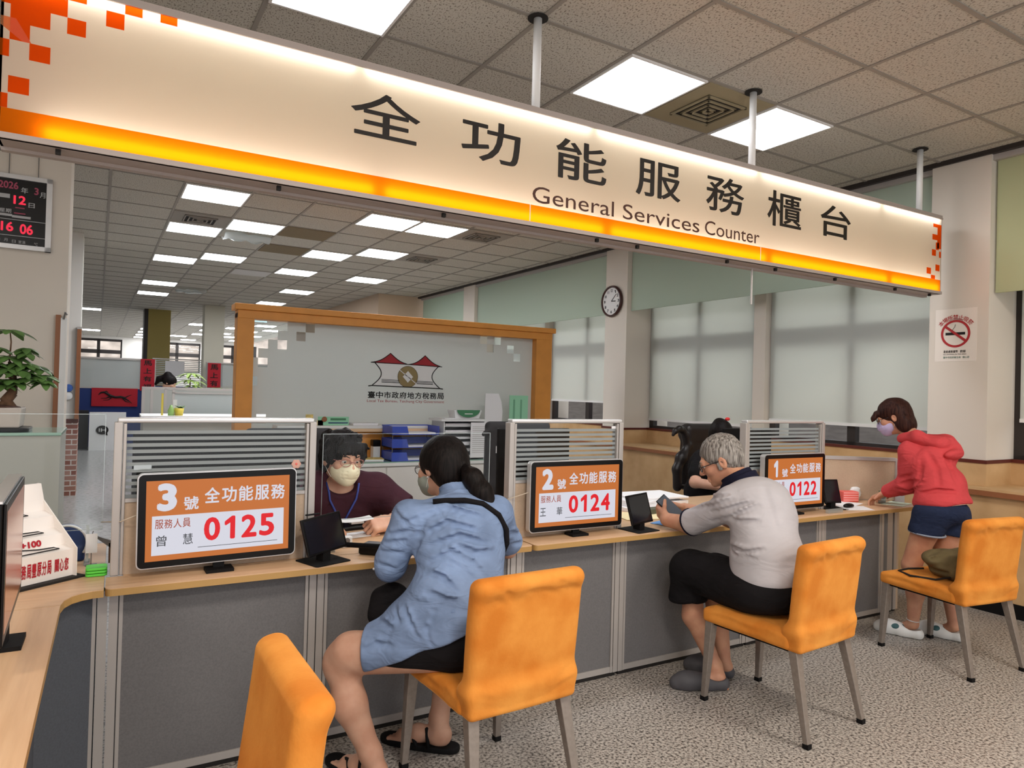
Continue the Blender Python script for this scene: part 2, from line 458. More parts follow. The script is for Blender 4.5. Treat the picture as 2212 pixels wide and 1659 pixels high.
def floor_mat(light, mid, dark, sc):
    def f(nt, b, L):
        tc = nt.nodes.new('ShaderNodeTexCoord')
        n = nt.nodes.new('ShaderNodeTexNoise'); n.inputs['Scale'].default_value = sc; n.inputs['Detail'].default_value = 2.5; n.inputs['Roughness'].default_value = 0.62
        L(tc.outputs['Object'], n.inputs['Vector'])
        r = nt.nodes.new('ShaderNodeValToRGB'); r.color_ramp.interpolation = 'LINEAR'; e = r.color_ramp.elements
        e[0].position = 0.37; e[0].color = (*dark, 1); e[1].position = 0.60; e[1].color = (*light, 1)
        m = e.new(0.46); m.color = (*mid, 1)
        L(n.outputs['Fac'], r.inputs[0]); L(r.outputs[0], b.inputs['Base Color'])
    return f
ramp_mat('terrazzo', floor_mat(rgb(186, 179, 171), rgb(146, 139, 132), rgb(78, 73, 70), 80), 0.42, 0.4)
ramp_mat('office_floor', floor_mat(rgb(186, 184, 182), rgb(174, 172, 171), rgb(154, 152, 152), 22), 0.22, 0.6)
def brick_mat(nt, b, L):
    tc = nt.nodes.new('ShaderNodeTexCoord'); mp = nt.nodes.new('ShaderNodeMapping'); mp.inputs['Rotation'].default_value = (PI/2, 0, 0)
    L(tc.outputs['Object'], mp.inputs[0]); t = nt.nodes.new('ShaderNodeTexBrick'); L(mp.outputs[0], t.inputs['Vector'])
    t.inputs['Scale'].default_value = 4.6; t.inputs['Color1'].default_value = (*rgb(138, 84, 72), 1); t.inputs['Color2'].default_value = (*rgb(176, 132, 118), 1)
    t.inputs['Mortar'].default_value = (*rgb(214, 204, 196), 1); t.inputs['Mortar Size'].default_value = 0.03; t.inputs['Row Height'].default_value = 0.3; t.inputs['Brick Width'].default_value = 0.7
    L(t.outputs['Color'], b.inputs['Base Color'])
ramp_mat('brick', brick_mat, 0.8, 0.2)
def wood_mat(c1, c2, st=(1, 14, 1), sc=3.0):
    def f(nt, b, L):
        tc = nt.nodes.new('ShaderNodeTexCoord'); mp = nt.nodes.new('ShaderNodeMapping'); mp.inputs['Scale'].default_value = st
        L(tc.outputs['Object'], mp.inputs[0]); n = nt.nodes.new('ShaderNodeTexNoise'); n.inputs['Scale'].default_value = sc; n.inputs['Detail'].default_value = 4
        L(mp.outputs[0], n.inputs['Vector']); r = nt.nodes.new('ShaderNodeValToRGB'); e = r.color_ramp.elements
        e[0].position = 0.32; e[0].color = (*c1, 1); e[1].position = 0.68; e[1].color = (*c2, 1)
        L(n.outputs['Fac'], r.inputs[0]); L(r.outputs[0], b.inputs['Base Color'])
    return f
ramp_mat('desk_wood', wood_mat(rgb(206, 166, 128), rgb(222, 184, 146)), 0.38, 0.5)
ramp_mat('desk_wood_side', wood_mat(rgb(206, 166, 128), rgb(222, 184, 146), (14, 1, 1)), 0.38, 0.5)
mat('desk_edge', rgb(186, 146, 88), 0.45)
ramp_mat('wall_wood', wood_mat(rgb(196, 158, 112), rgb(212, 176, 130), (1, 1, 1), 6.0), 0.5, 0.4)
mat('ledge_brown', rgb(150, 96, 62), 0.5)
mat('trim_brown', rgb(92, 38, 28), 0.5)
mat('plaster', rgb(222, 212, 200), 0.85, spec=0.2, noise=(1.3, 0.03, 3))
mat('plaster_white', rgb(226, 222, 216), 0.85, spec=0.2)
mat('grid_metal', rgb(150, 144, 136), 0.6, spec=0.3)
mat('alu', rgb(186, 180, 176), 0.42, 0.35)
mat('alu_dark', rgb(120, 116, 114), 0.5, 0.2)
mat('counter_grey', rgb(110, 108, 109), 0.62, noise=(160, 0.10, 2))
mat('counter_blue', rgb(84, 88, 96), 0.62, noise=(160, 0.10, 2))
mat('beige_panel', rgb(196, 172, 148), 0.7, noise=(120, 0.05, 2))
mat('black_plastic', rgb(14, 12, 13), 0.3, spec=0.25)
mat('black_matte', rgb(18, 17, 18), 0.7, spec=0.2)
mat('dark_gap', rgb(28, 24, 22), 0.8)
mat('silver', rgb(214, 212, 212), 0.3, 0.5)
mat('white_paint', rgb(232, 230, 228), 0.55)
mat('white_plastic', rgb(236, 236, 236), 0.4)
mat('paper', rgb(240, 238, 240), 0.8)
translucent('valance_green', rgb(204, 216, 200), rgb(190, 210, 190), 0.3)
translucent('valance_olive', rgb(208, 212, 172), rgb(200, 208, 160), 0.3)
translucent('blind_cloth', rgb(236, 238, 234), rgb(236, 236, 228), 0.55)
mat('window_frame', rgb(48, 42, 40), 0.5)
mat('frame_orange', rgb(226, 152, 70), 0.5, noise=(7, 0.05, 2))
mat('cabinet_grey', rgb(176, 176, 170), 0.6)
mat('credenza', rgb(226, 220, 216), 0.6)
mat('glass_green', rgb(150, 184, 168), 0.12, spec=0.7)
mat('blue_cloth', rgb(52, 66, 116), 0.85, spec=0.1)
mat('banner_red', rgb(172, 24, 40), 0.75)
mat('ink', rgb(22, 18, 18), 0.7)
mat('olive_paint', rgb(184, 166, 100), 0.8)
mat('cream_paint', rgb(206, 202, 186), 0.8)
mat('cardboard', rgb(136, 104, 80), 0.8)
mat('leaf', rgb(88, 122, 62), 0.5, noise=(9, 0.35, 2))
mat('leaf_light', rgb(150, 176, 92), 0.5, noise=(6, 0.2, 2))
mat('bark', rgb(104, 76, 56), 0.85, noise=(30, 0.25, 3))
mat('soil', rgb(74, 46, 36), 0.9, noise=(60, 0.4, 3))
mat('concrete_pot', rgb(196, 186, 178), 0.8, noise=(14, 0.06, 2))
mat('panel_light', (1, 1, 1), 0.6, emis=(0.93, 0.96, 1.0), estr=PANEL)
mat('far_light', (1, 1, 1), 0.6, emis=(0.93, 0.96, 1.0), estr=20.0)
clear('pane', refl=0.012)
clear('acrylic', tint=(0.975, 0.985, 0.98), refl=0.006)
clear('acrylic_edge', tint=(0.8, 0.88, 0.86), refl=0.25, frost=0.35)
clear('frost_film', refl=0.03, frost=0.86, frostcol=rgb(190, 196, 198))
clear('frost_glass', refl=0.04, frost=0.93, frostcol=rgb(222, 222, 218))
clear('milk_glass', refl=0.05, frost=0.8, frostcol=rgb(206, 210, 208))

S = dict(kind='structure')
GX0, GY0, T = 1.8514, 2.9097, 0.6
def cell(k, j): return GX0+k*T, GY0+j*T
# floors
WALLX = 5.58        # face of the columns of the window wall (building frame)
PX = 5.97           # plane of the blinds
box_obj('floor', -4.5, 6.2, -3.0, 4.2, -0.1, 0.0, MATS['terrazzo'], g=True, o=(0, 0, 0), **S)
box_obj('floor', -4.5, 6.2, 4.2, 34.2, -0.1, 0.0, MATS['office_floor'], g=True, o=(0, 0, 0), **S)
# ceiling with its grid of bars and the openings of the lights left solid above them
ceil_ = box_obj('ceiling', -4.5, 5.95, -3.0, 34.2, CEIL, CEIL+0.06, MATS['ceiling_tile'], g=True, o=(0, 0, CEIL), **S)
mb = MB()
for k in range(-11, 8):
    x = GX0+k*T
    mb.box(x-0.012, x+0.012, -3, 34.2, CEIL-0.006, CEIL)
for j in range(-9, 52):
    y = GY0+j*T
    mb.box(-4.5, 5.95, y-0.012, y+0.012, CEIL-0.005, CEIL)
obj('ceiling_grid', mb, MATS['grid_metal'], parent=ceil_)
# ceiling lights
def ceiling_light(k, j, label, group=None, far=False, kw=1.0, m='panel_light'):
    x, y = cell(k, j); x1 = x+T*kw; e = 0.022
    t = thing('ceiling_light', label, 'ceiling light', ((x+x1)/2, y+T/2, CEIL), g=True, group=group)
    if far:
        obj('diffuser', MB().box(x+e, x1-e, y+e, y+T-e, CEIL-0.014, CEIL), MATS['far_light'], t); return
    f = MB()
    f.box(x+.008, x1-.008, y+.008, y+e, CEIL-0.016, CEIL).box(x+.008, x1-.008, y+T-e, y+T-.008, CEIL-0.016, CEIL)
    f.box(x+.008, x+e, y+e, y+T-e, CEIL-0.016, CEIL).box(x1-e, x1-.008, y+e, y+T-e, CEIL-0.016, CEIL)
    obj('frame', f, MATS['white_paint'], t)
    obj('diffuser', MB().box(x+e, x1-e, y+e, y+T-e, CEIL-0.012, CEIL-0.002), MATS[m], t)
NEAR = 'square ceiling lights in front of the sign'
ceiling_light(-2, 0, 'square ceiling light panel cut by the top edge of the photo above the sign', NEAR)
ceiling_light(1, 0, 'large square ceiling light panel left of the air vent', NEAR)
ceiling_light(3, 0, 'square ceiling light panel right of the air vent, crossed by a sign pole', NEAR)
MID = 'ceiling lights over the office behind the sign'
for k, j, lb in ((-2, 7, 'nearest and largest ceiling light panel on the left below the sign'),
                 (-2, 10, 'left ceiling light panel of the second pair behind the sign'),
                 (-1, 9, 'right ceiling light panel of the second pair, beside torn plastic on the ceiling'),
                 (1, 7, 'left one of two ceiling light panels touching just under the orange band'),
                 (2, 7, 'right one of two ceiling light panels touching just under the orange band'),
                 (-2, 14, 'left ceiling light panel of the third pair on the left'),
                 (-1, 13, 'right ceiling light panel of the third pair on the left'),
                 (1, 11, 'ceiling light panel over the frosted screen, left of a level pair'),
                 (2, 10, 'ceiling light panel over the frosted screen, right of a level pair'),
                 (1, 14, 'ceiling light panel left of centre behind the level pair'),
                 (3, 14, 'ceiling light panel farthest right of all over the office'),
                 (-2, 19, 'upper of two narrow ceiling light panels stacked on the left'),
                 (-2, 22, 'lower of two narrow ceiling light panels stacked on the left'),
                 (2, 18, 'small ceiling light panel above the top bar of the orange frame'),
                 (2, 22, 'small ceiling light panel touching the top bar of the orange frame')):
    ceiling_light(k, j, lb, MID)
ceiling_light(-4, 30, 'small ceiling light panel beside the white pillar on the left', 'far ceiling lights')
FAR = 'far ceiling lights'
for k, j in ((-4, 45), (-1, 38), (-1, 41), (-1, 44), (-1, 47), (-1, 50), (1, 35), (2, 39), (2, 43), (1, 46), (2, 50), (3, 36), (3, 41), (3, 46), (4, 33), (4, 38), (4, 44), (5, 36), (5, 42), (5, 48)):
    ceiling_light(k, j, 'tiny far ceiling light at the back end of the office', FAR, far=True)
# air vents and odd panels in the ceiling
def vent(k, j, label, big=True, group=None, m='cream_paint'):
    x, y = cell(k, j); z = CEIL
    t = thing('ceiling_vent', label, 'air vent', (x+T/2, y+T/2, z), g=True, group=group)
    obj('cover', MB().box(x+.012, x+T-.012, y+.012, y+T-.012, z-0.010, z), MATS[m], t)
    if big:
        d = MB(); d.box(x+.13, x+T-.13, y+.13, y+T-.13, z-0.013, z-.010); obj('opening', d, MATS['dark_gap'], t)
        s = MB()
        for i, q in enumerate((.13, .175, .22, .265)):
            for a, b, c, e in ((x+q, x+T-q, y+q, y+q+.014), (x+q, x+T-q, y+T-q-.014, y+T-q), (x+q, x+q+.014, y+q, y+T-q), (x+T-q-.014, x+T-q, y+q, y+T-q)):
                s.box(a, b, c, e, z-0.024, z-.013)
        obj('louvre', s, MATS[m], t)
    return t
mat('vent_tan', rgb(150, 138, 110), 0.7)
mat('vent_brown', rgb(120, 104, 76), 0.7)
vent(2, 0, 'square cream ceiling vent with black slots between two light panels', m='vent_tan')
VG = 'flat vents among the office ceiling tiles'
vent(0, 9, 'tan ceiling vent right of the second pair of office lights', False, VG, 'vent_brown')
vent(0, 11, 'dark brown ceiling vent left of the level pair of lights', False, VG, 'vent_brown')
vent(3, 7, 'dim grey ceiling vent right of the touching pair of lights', True, VG, 'grid_metal')
vent(3, 10, 'dim grey ceiling vent right of the level pair of lights', True, VG, 'grid_metal')
vent(-2, 9, 'grey ceiling vent just in front of the second pair of office lights', True, VG, 'grid_metal')
vent(0, 15, 'pale ceiling vent with loose plastic in the middle of the office ceiling', False, VG, 'alu')
# torn clear plastic hanging under the vents
for (k, j, lb) in ((-1, 10, 'crumpled clear plastic sheet hanging below the office ceiling vent'), (-1, 20, 'torn clear plastic strip far back under the office ceiling')):
    x, y = cell(k, j); s = MB(); n = 9; rs = random.Random(k*31+j); vs = []; fs = []
    for a in range(n):
        for b in range(4):
            vs.append((x+.03+a*.068, y+.1+b*.1+rs.uniform(-.02, .02), CEIL-0.012-(.05 if b in (1, 2) else 0.0)-rs.uniform(0, .035)))
    for a in range(n-1):
        for b in range(3): fs.append((a*4+b, a*4+b+1, a*4+b+5, a*4+b+4))
    s.add(vs, fs); obj('plastic_sheet', s, MATS['acrylic_edge'], g=True, label=lb, cat='plastic sheet', smooth=True)

# ------------------------------------------------------------------ window wall on the right (building frame)
COLS = [(-1.5, -1.08), (2.55, 2.97), (6.60, 7.02), (10.65, 11.07)]
def col_struct(i, y0, y1):
    m = MB().box(WALLX, 6.3, y0, y1, 1.07, CEIL)
    w = obj('wall_column', m, MATS['plaster'], g=True, **S)
    box_obj('trim_column', WALLX-.012, PX+.1, y0-.012, y1+.012, 1.045, 1.07, MATS['trim_brown'], g=True, **S)
    box_obj('wall_column_base', WALLX-.006, 6.3, y0-.006, y1+.006, 0.88, 1.045, MATS['wall_wood'], g=True, **S)
for i, (a, b) in enumerate(COLS): col_struct(i, a, b)
# wainscot with its ledge, the wood band above it and the sill
box_obj('wall_right', 5.50, 6.3, -3, 13.1, 0.10, 0.845, MATS['wall_wood'], g=True, **S)
box_obj('baseboard_right', 5.49, 6.3, -3, 13.1, 0.0, 0.10, MATS['black_matte'], g=True, **S)
box_obj('trim_ledge', 5.46, 5.50, -3, 13.1, 0.825, 0.862, MATS['ledge_brown'], g=True, **S)
box_obj('trim_ledge', 5.46, 6.3, -3, 13.1, 0.862, 0.88, MATS['wall_wood'], g=True, **S)
for a, b in ((-3, -1.5), (-1.08, 2.55), (2.97, 6.60), (7.02, 10.65), (11.07, 13.1)):
    box_obj('wall_sill', PX-.02, 6.3, a, b, 0.88, 1.045, MATS['wall_wood'], g=True, **S)
    box_obj('trim_sill', PX-.03, 6.3, a, b, 1.045, 1.07, MATS['trim_brown'], g=True, **S)
# windows: dark frames behind the blinds
mat('outside_brick', rgb(112, 106, 104), 0.9, noise=(5, 0.15, 2, (1, 1, 6)))
win = 0
for a, b in ((-1.08, 0.66), (0.80, 2.55), (2.97, 4.78), (4.93, 6.60), (7.02, 8.78), (8.9, 10.65), (11.07, 13.1)):
    win += 1
    w = thing('window_%d' % win, None, None, (6.15, (a+b)/2, 1.07), g=True, kind='structure')
    m = MB(); yc = (a+b)/2
    for y in (a+.03, yc, b-.03): m.box(5.995, 6.06, y-.04, y+.04, 1.07, CEIL-.05)
    m.box(5.995, 6.06, a, b, 2.02, 2.20).box(5.995, 6.06, a, b, 1.07, 1.10)
    obj('window_frame', m, MATS['window_frame'], w)
    obj('glass', MB().box(6.028, 6.032, a, b, 1.09, CEIL-.06), MATS['pane'], w)
box_obj('wall_outside', 8.2, 8.3, -3, 13.1, -0.1, 1.75, MATS['outside_brick'], g=True, **S)
# narrow pilasters between the pairs of windows
for y0, y1 in ((0.66, 0.80), (4.78, 4.93), (8.78, 8.90)):
    box_obj('wall_pilaster', 5.90, 6.3, y0, y1, 1.07, CEIL, MATS['plaster'], g=True, **S)
# blinds
def blind(y0, y1, zb, label):
    t = thing('roller_blind', label, 'roller blind', (PX, (y0+y1)/2, zb), g=True, group='white roller blinds in the windows')
    obj('cloth', MB().box(PX-.002, PX+.001, y0, y1, zb+.02, 3.30), MATS['blind_cloth'], t)
    obj('bottom_bar', MB().box(PX-.010, PX+.008, y0, y1, zb, zb+.028), MATS['white_plastic'], t)
blind(-1.06, 0.64, 1.35, 'lowered white roller blind at the far right edge of the photo')
blind(0.82, 2.50, 1.35, 'lowered white roller blind right of the big column with the no smoking notice')
blind(2.99, 4.765, 1.245, 'lowered white roller blind between the slim pilaster and the column with the notice')
blind(4.945, 6.58, 1.165, 'lowered white roller blind right of the column with the clock')
blind(7.04, 8.76, 1.355, 'lowered white roller blind left of the column with the clock')
blind(8.92, 10.63, 1.36, 'lowered white roller blind partly hidden by the orange frame post')
# hanging fabric panels in front of the upper windows
def valance(y0, y1, zb, m, label):
    t = thing('fabric_valance', label, 'valance', (5.64, (y0+y1)/2, zb), g=True, group='greenish fabric valances under the ceiling')
    obj('cloth', MB().box(5.64, 5.652, y0, y1, zb, 3.29), MATS[m], t)
    obj('hem', MB().box(5.637, 5.655, y0, y1, zb-.004, zb+.012), MATS[m], t)
    obj('rail', MB().box(5.60, 5.68, y0-.02, y1+.02, 3.275, 3.335), MATS['alu'], t)
valance(-1.06, 2.535, 2.305, 'valance_olive', 'olive green fabric valance right of the big column')
valance(2.985, 6.585, 2.52, 'valance_green', 'grey green fabric valance between the column with the clock and the sign end')
valance(7.035, 10.64, 2.51, 'valance_green', 'grey green fabric valance left of the column with the clock')
valance(11.08, 13.0, 2.51, 'valance_green', 'grey green fabric valance nearest the back wall, behind the orange frame')
box_obj('trim_cornice', 5.56, 6.3, -3, 13.1, CEIL-.035, CEIL, MATS['window_frame'], g=True, **S)
# purple flowers outside the window, seen under the blind
m = MB(); rs = random.Random(3)
for i in range(60):
    m.ball((6.45+rs.uniform(-.1, .1), 7.25+rs.uniform(-.3, .3), 1.12+rs.uniform(0, .3)), rs.uniform(.012, .03), 6, 4)
m.box(6.35, 6.55, 6.9, 7.6, 0, 1.14)
mat('blossom', rgb(176, 120, 176), 0.7, noise=(8, 0.5, 2)); obj('flowering_shrub', m, MATS['blossom'], g=True, label='pinkish purple blossoms outside the window under the blind left of the clock', cat='flowers', kind='stuff')

# back wall block, side room
box_obj('wall_back_room', 4.72, 6.3, 13.1, 20, 0, CEIL, MATS['beige_panel'], g=True, **S)
# far end of the office
xs = [(-3.9, -0.45), (0.85, 2.2), (3.3, 3.7), (4.9, 6.3)]
box_obj('wall_back', -4.5, 6.3, 34.0, 34.2, 0, 1.9, MATS['plaster_white'], g=True, **S)
box_obj('wall_back', -4.5, 6.3, 34.0, 34.2, 3.24, CEIL, MATS['plaster_white'], g=True, **S)
for a, b in ((-4.5, -2.6), (0.87, 2.05), (3.95, 4.35)):
    box_obj('wall_back', a, b, 34.0, 34.2, 1.9, 3.24, MATS['plaster_white'], g=True, **S)
mat('street', rgb(216, 196, 184), 0.9, noise=(1.1, 0.5, 3)); 
for a, b in ((-2.6, 0.87), (2.05, 3.95), (4.35, 6.3)):
    win += 1; w = thing('window_%d' % win, None, None, ((a+b)/2, 34.1, 1.9), g=True, kind='structure')
    m = MB(); n = max(2, int((b-a)/0.75))
    m.box(a, b, 34.02, 34.10, 3.14, 3.24).box(a, b, 34.02, 34.10, 2.62, 2.78).box(a, b, 34.02, 34.10, 1.9, 1.96)
    for i in range(n+1):
        x = a+(b-a)*i/n; m.box(x-.06, x+.06, 34.02, 34.10, 1.9, 3.24)
    obj('window_frame', m, MATS['window_frame'], w)
    obj('glass', MB().box(a, b, 34.05, 34.06, 1.95, 3.2), MATS['pane'], w)
box_obj('wall_street', -6, 9, 39, 39.1, 0, 4.2, MATS['street'], g=True, **S)
# columns standing in the office
def column(name, x0, x1, y0, y1, m):
    box_obj(name, x0, x1, y0, y1, 0, CEIL, MATS[m], g=True, **S)
column('wall_olive_column', 1.08, 1.60, 20.1, 20.7, 'olive_paint')
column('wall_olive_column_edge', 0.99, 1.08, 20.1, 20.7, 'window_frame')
column('wall_cream_column', 2.16, 2.60, 17.95, 18.4, 'cream_paint')
# left wall block with the display, and the white pillar behind it with a brick foot
box_obj('wall_left', -2.6, -0.20, 5.82, 6.4, 0, CEIL, MATS['plaster'], g=True, **S)
box_obj('wall_left_side', -4.5, -4.4, -3, 34, 0, CEIL, MATS['plaster_white'], g=True, **S)
box_obj('wall_front', -4.5, -3.4, -3.1, -3.0, 0, CEIL, MATS['plaster_white'], g=True, **S)
box_obj('wall_pillar', -0.62, -0.20, 10.4, 10.9, 0.98, CEIL, MATS['plaster_white'], g=True, **S)
obj('wall_pillar_foot', MB().box(-0.62, -0.20, 10.4, 10.9, 0, 0.93), MATS['brick'], g=True, **S)
box_obj('trim_pillar', -0.625, -0.195, 10.39, 10.9, 0.93, 0.98, MATS['trim_brown'], g=True, **S)
t = thing('door_post', 'thin brown and white vertical rail fixed to the edge of the left wall', 'door rail', (-0.22, 5.79, 0.6), g=True)
obj('brown_strip', MB().box(-0.262, -0.232, 5.79, 5.82, 0.6, 1.93), MATS['ledge_brown'], t)
obj('white_strip', MB().box(-0.232, -0.195, 5.785, 5.82, 0.6, 1.91), MATS['white_paint'], t)
obj('hook', MB().tube([(-.215, 5.78, 1.9), (-.205, 5.77, 1.95), (-.195, 5.77, 1.93)], .007, 6), MATS['alu_dark'], t)
t = thing('door_post', 'thin brown rail standing at the corner of the white pillar', 'door rail', (-0.20, 10.36, 0.98), g=True)
obj('strip', MB().box(-0.235, -0.19, 10.34, 10.39, 0.98, 2.12), MATS['ledge_brown'], t)
obj('cap', MB().box(-0.24, -0.185, 10.335, 10.39, 2.12, 2.15), MATS['alu'], t)
t = thing('wall_button', 'small blue and white round button on the white pillar', 'button', (-0.31, 10.39, 1.28), g=True)
obj('blue_button', MB().lathe([(.0, .025), (.045, .02), (.05, 0)], (-.31, 10.38, 1.37), 16, ((1,0,0),(0,0,1),(0,-1,0))), mat('button_blue', rgb(60, 100, 176), 0.4), t, label='blue disc')
obj('white_button', MB().lathe([(.0, .025), (.045, .02), (.05, 0)], (-.31, 10.38, 1.27), 16, ((1,0,0),(0,0,1),(0,-1,0))), MATS['white_plastic'], t, label='white disc')
# ------------------------------------------------------------------ the counter
DZ = 0.75; DF = 2.80; PF = 2.885        # desk top height, its front edge, front of the panels
def rounded(x0, x1, y0, y1, r, corners=(1, 1, 0, 0), n=5):
    """polygon ccw with rounded front corners (order: x0y0, x1y0, x1y1, x0y1)"""
    pts = []
    for (cx, cy, a0, on) in ((x0+r, y0+r, PI, corners[0]), (x1-r, y0+r, 1.5*PI, corners[1]), (x1-r, y1-r, 0, corners[2]), (x0+r, y1-r, PI/2, corners[3])):
        if on:
            for i in range(n+1): a = a0+(PI/2)*i/n; pts.append((cx+r*math.cos(a), cy+r*math.sin(a)))
        else:
            pts.append({PI: (x0, y0), 1.5*PI: (x1, y0), 0: (x1, y1), PI/2: (x0, y1)}[a0])
    return pts
def desk(poly, label, wood='desk_wood', group='wood counter tops'):
    t = thing('worktop', label, 'counter top', (sum(p[0] for p in poly)/len(poly), sum(p[1] for p in poly)/len(poly), DZ-.027), group=group)
    obj('top', MB().prism(poly, DZ-.003, DZ), MATS[wood], t)
    obj('edge', MB().prism(poly, DZ-.027, DZ-.003), MATS['desk_edge'], t); return t
desk(rounded(-.012, 1.745, DF, 2.97, .02), 'long wood counter ledge at window 3 under the screen showing 0125')
desk(rounded(1.755, 4.97, DF, 2.97, .02), 'long wood counter ledge running under the screens showing 0124 and 0122')
STAFF = desk([(0.045, 2.975), (4.97, 2.975), (4.97, 3.72), (0.045, 3.72)], 'staff side wood desk top behind the partitions')
cp = [(-.016, 2.80), (-.016, 3.6), (-1.0, 3.6), (-1.0, 2.66), (-.135, 2.66), (-.127, 2.715), (-.108, 2.757), (-.08, 2.783), (-.05, 2.797)]
desk(cp[::-1], 'wood corner top with a curved inner edge under the white car box')
desk([(-.85, .55), (-.125, .55), (-.135, 2.655), (-.85, 2.655)], 'wood counter top running along the left edge of the photo', 'desk_wood_side')
# front panels in their metal frames
def panel(x0, x1, label, m='counter_grey', posts=(1, 1)):
    t = thing('counter', label, 'counter front', ((x0+x1)/2, 2.92, 0.02), group='grey front panels of the counter')
    obj('board', MB().box(x0+.03, x1-.03, PF+.006, PF+.03, .05, DZ-.027), MATS[m], t)
    f = MB(); f.box(x0+.03, x1-.03, PF, PF+.036, .02, .05)
    obj('bottom_rail', f, MATS['alu'], t)
    for i, x in enumerate((x0, x1)):
        if posts[i]:
            p = MB(); s = 1 if i == 0 else -1
            p.box(x+s*.002, x+s*.030, PF-.004, PF+.045, .02, DZ-.027).box(x+s*.034, x+s*.046, PF-.002, PF+.03, .02, DZ-.027)
            obj('post', p, MATS['alu'], t)
    obj('foot', MB().box(x0+.01, x1-.01, PF+.004, PF+.03, 0, .02), MATS['dark_gap'], t)
panel(0.0, 0.745, 'grey counter front panel below the screen showing 0125')
panel(0.745, 1.70, 'grey counter front panel behind the woman in the denim shirt')
panel(1.70, 2.335, 'grey counter front panel below the screen showing 0124')
panel(2.335, 3.30, 'grey counter front panel behind the knees of the man in black trousers')
panel(3.30, 3.985, 'grey counter front panel right of the seated man')
panel(3.985, 4.66, 'grey counter front panel under the screen showing 0122')
t = thing('counter_end', 'pale end post and side panel closing the counter by the standing woman', 'counter end', (4.8, 3.2, 0))
obj('post', MB().box(4.70, 4.76, PF-.004, PF+.05, .02, DZ-.027).box(4.78, 4.81, PF-.004, PF+.05, .02, DZ-.027), MATS['alu'], t)
obj('side_panel', MB().box(4.81, 4.84, PF, 3.7, .02, DZ-.027), MATS['beige_panel'], t)
obj('foot', MB().box(4.70, 4.84, PF+.02, 3.7, 0, .02), MATS['dark_gap'], t)
t = thing('counter', 'dark bluish counter front panel below the curved corner', 'counter front', (-.1, 2.8, 0), group='grey front panels of the counter')
obj('board', MB().prism([(-.035, 2.90), (-.20, 2.745), (-.22, 2.765), (-.05, 2.93)], .02, DZ-.027), MATS['counter_blue'], t)
obj('post', MB().box(-.034, -.004, PF-.004, PF+.045, .02, DZ-.027).box(-.05, -.038, PF, PF+.03, .02, DZ-.027), MATS['alu'], t)
t = thing('counter', 'dark bluish counter front panel along the left side', 'counter front', (-.21, 1.7, 0), group='grey front panels of the counter')
obj('board', MB().box(-.225, -.20, .6, 2.745, .02, DZ-.027), MATS['counter_blue'], t)
obj('bottom_rail', MB().box(-.20, -.19, .6, 2.745, .02, .05), MATS['alu_dark'], t)
for x in (.3, 1.7, 3.3, 4.6): obj('leg', MB().box(x-.02, x+.02, 3.1, 3.5, .0, DZ-.027), MATS['alu'], STAFF)

# ------------------------------------------------------------------ partitions standing on the counter
def partition(x0, x1, label, extras=None):
    t = thing('desk_partition', label, 'partition', ((x0+x1)/2, 3.0, DZ), group='glazed partitions on the counter')
    p0 = MB(); y0, y1 = 2.975, 3.025
    obj('panel', MB().box(x0+.04, x1-.04, 2.988, 3.012, DZ, 1.03), MATS['beige_panel'], t)
    for i in (0, 1):
        s = 1 if i == 0 else -1; x = x0 if i == 0 else x1
        p = MB().box(x+s*.0, x+s*.028, y0, y1, DZ, 1.325).box(x+s*.030, x+s*.042, y0+.004, y1-.004, DZ, 1.32)
        obj('post', p, MATS['alu'], t, bevel=.003)
    r = MB().box(x0+.01, x1-.01, y0, y1, 1.322, 1.342)
    obj('top_rail', r, MATS['silver'], t, bevel=.006)
    obj('middle_rail', MB().box(x0+.042, x1-.042, 2.982, 3.018, 1.022, 1.036), MATS['alu'], t)
    g = obj('glass', MB().box(x0+.042, x1-.042, 2.998, 3.002, 1.036, 1.322), MATS['pane'], t)
    s = MB(); z = 1.292
    for i in range(11):
        s.box(x0+.042, x1-.042, 2.9955, 2.9975, z-.0135, z); z -= .0243
    obj('frosted_stripes', s, MATS['frost_film'], g)
    return t
partition(0.0, 0.75, 'glazed partition with frosted stripes behind the screen showing 0125')
partition(1.70, 2.415, 'glazed partition with frosted stripes behind the screen showing 0124')
partition(3.37, 4.13, 'glazed partition with frosted stripes behind the screen showing 0122')
t = thing('low_partition', 'low beige desk divider right of the screen showing 0122', 'partition', (4.95, 3.4, DZ))
A, B = (4.36, 3.45), (5.0, 3.02)
d = Vector((B[0]-A[0], B[1]-A[1], 0)).normalized(); n = Vector((-d.y, d.x, 0))
c = Vector(((A[0]+B[0])/2, (A[1]+B[1])/2, 0)); L_ = (Vector(B)-Vector(A)).length/2
AX = [tuple(d), tuple(n), (0, 0, 1)]
obj('panel', MB().obox((c.x, c.y, .90), (L_, .012, .145), AX), MATS['beige_panel'], t)
obj('top_rail', MB().obox((c.x, c.y, 1.055), (L_, .02, .012), AX), MATS['alu'], t)
obj('post', MB().obox((B[0]+d.x*.03, B[1]+d.y*.03, .90), (.035, .022, .16), AX), MATS['alu'], t, bevel=.004)

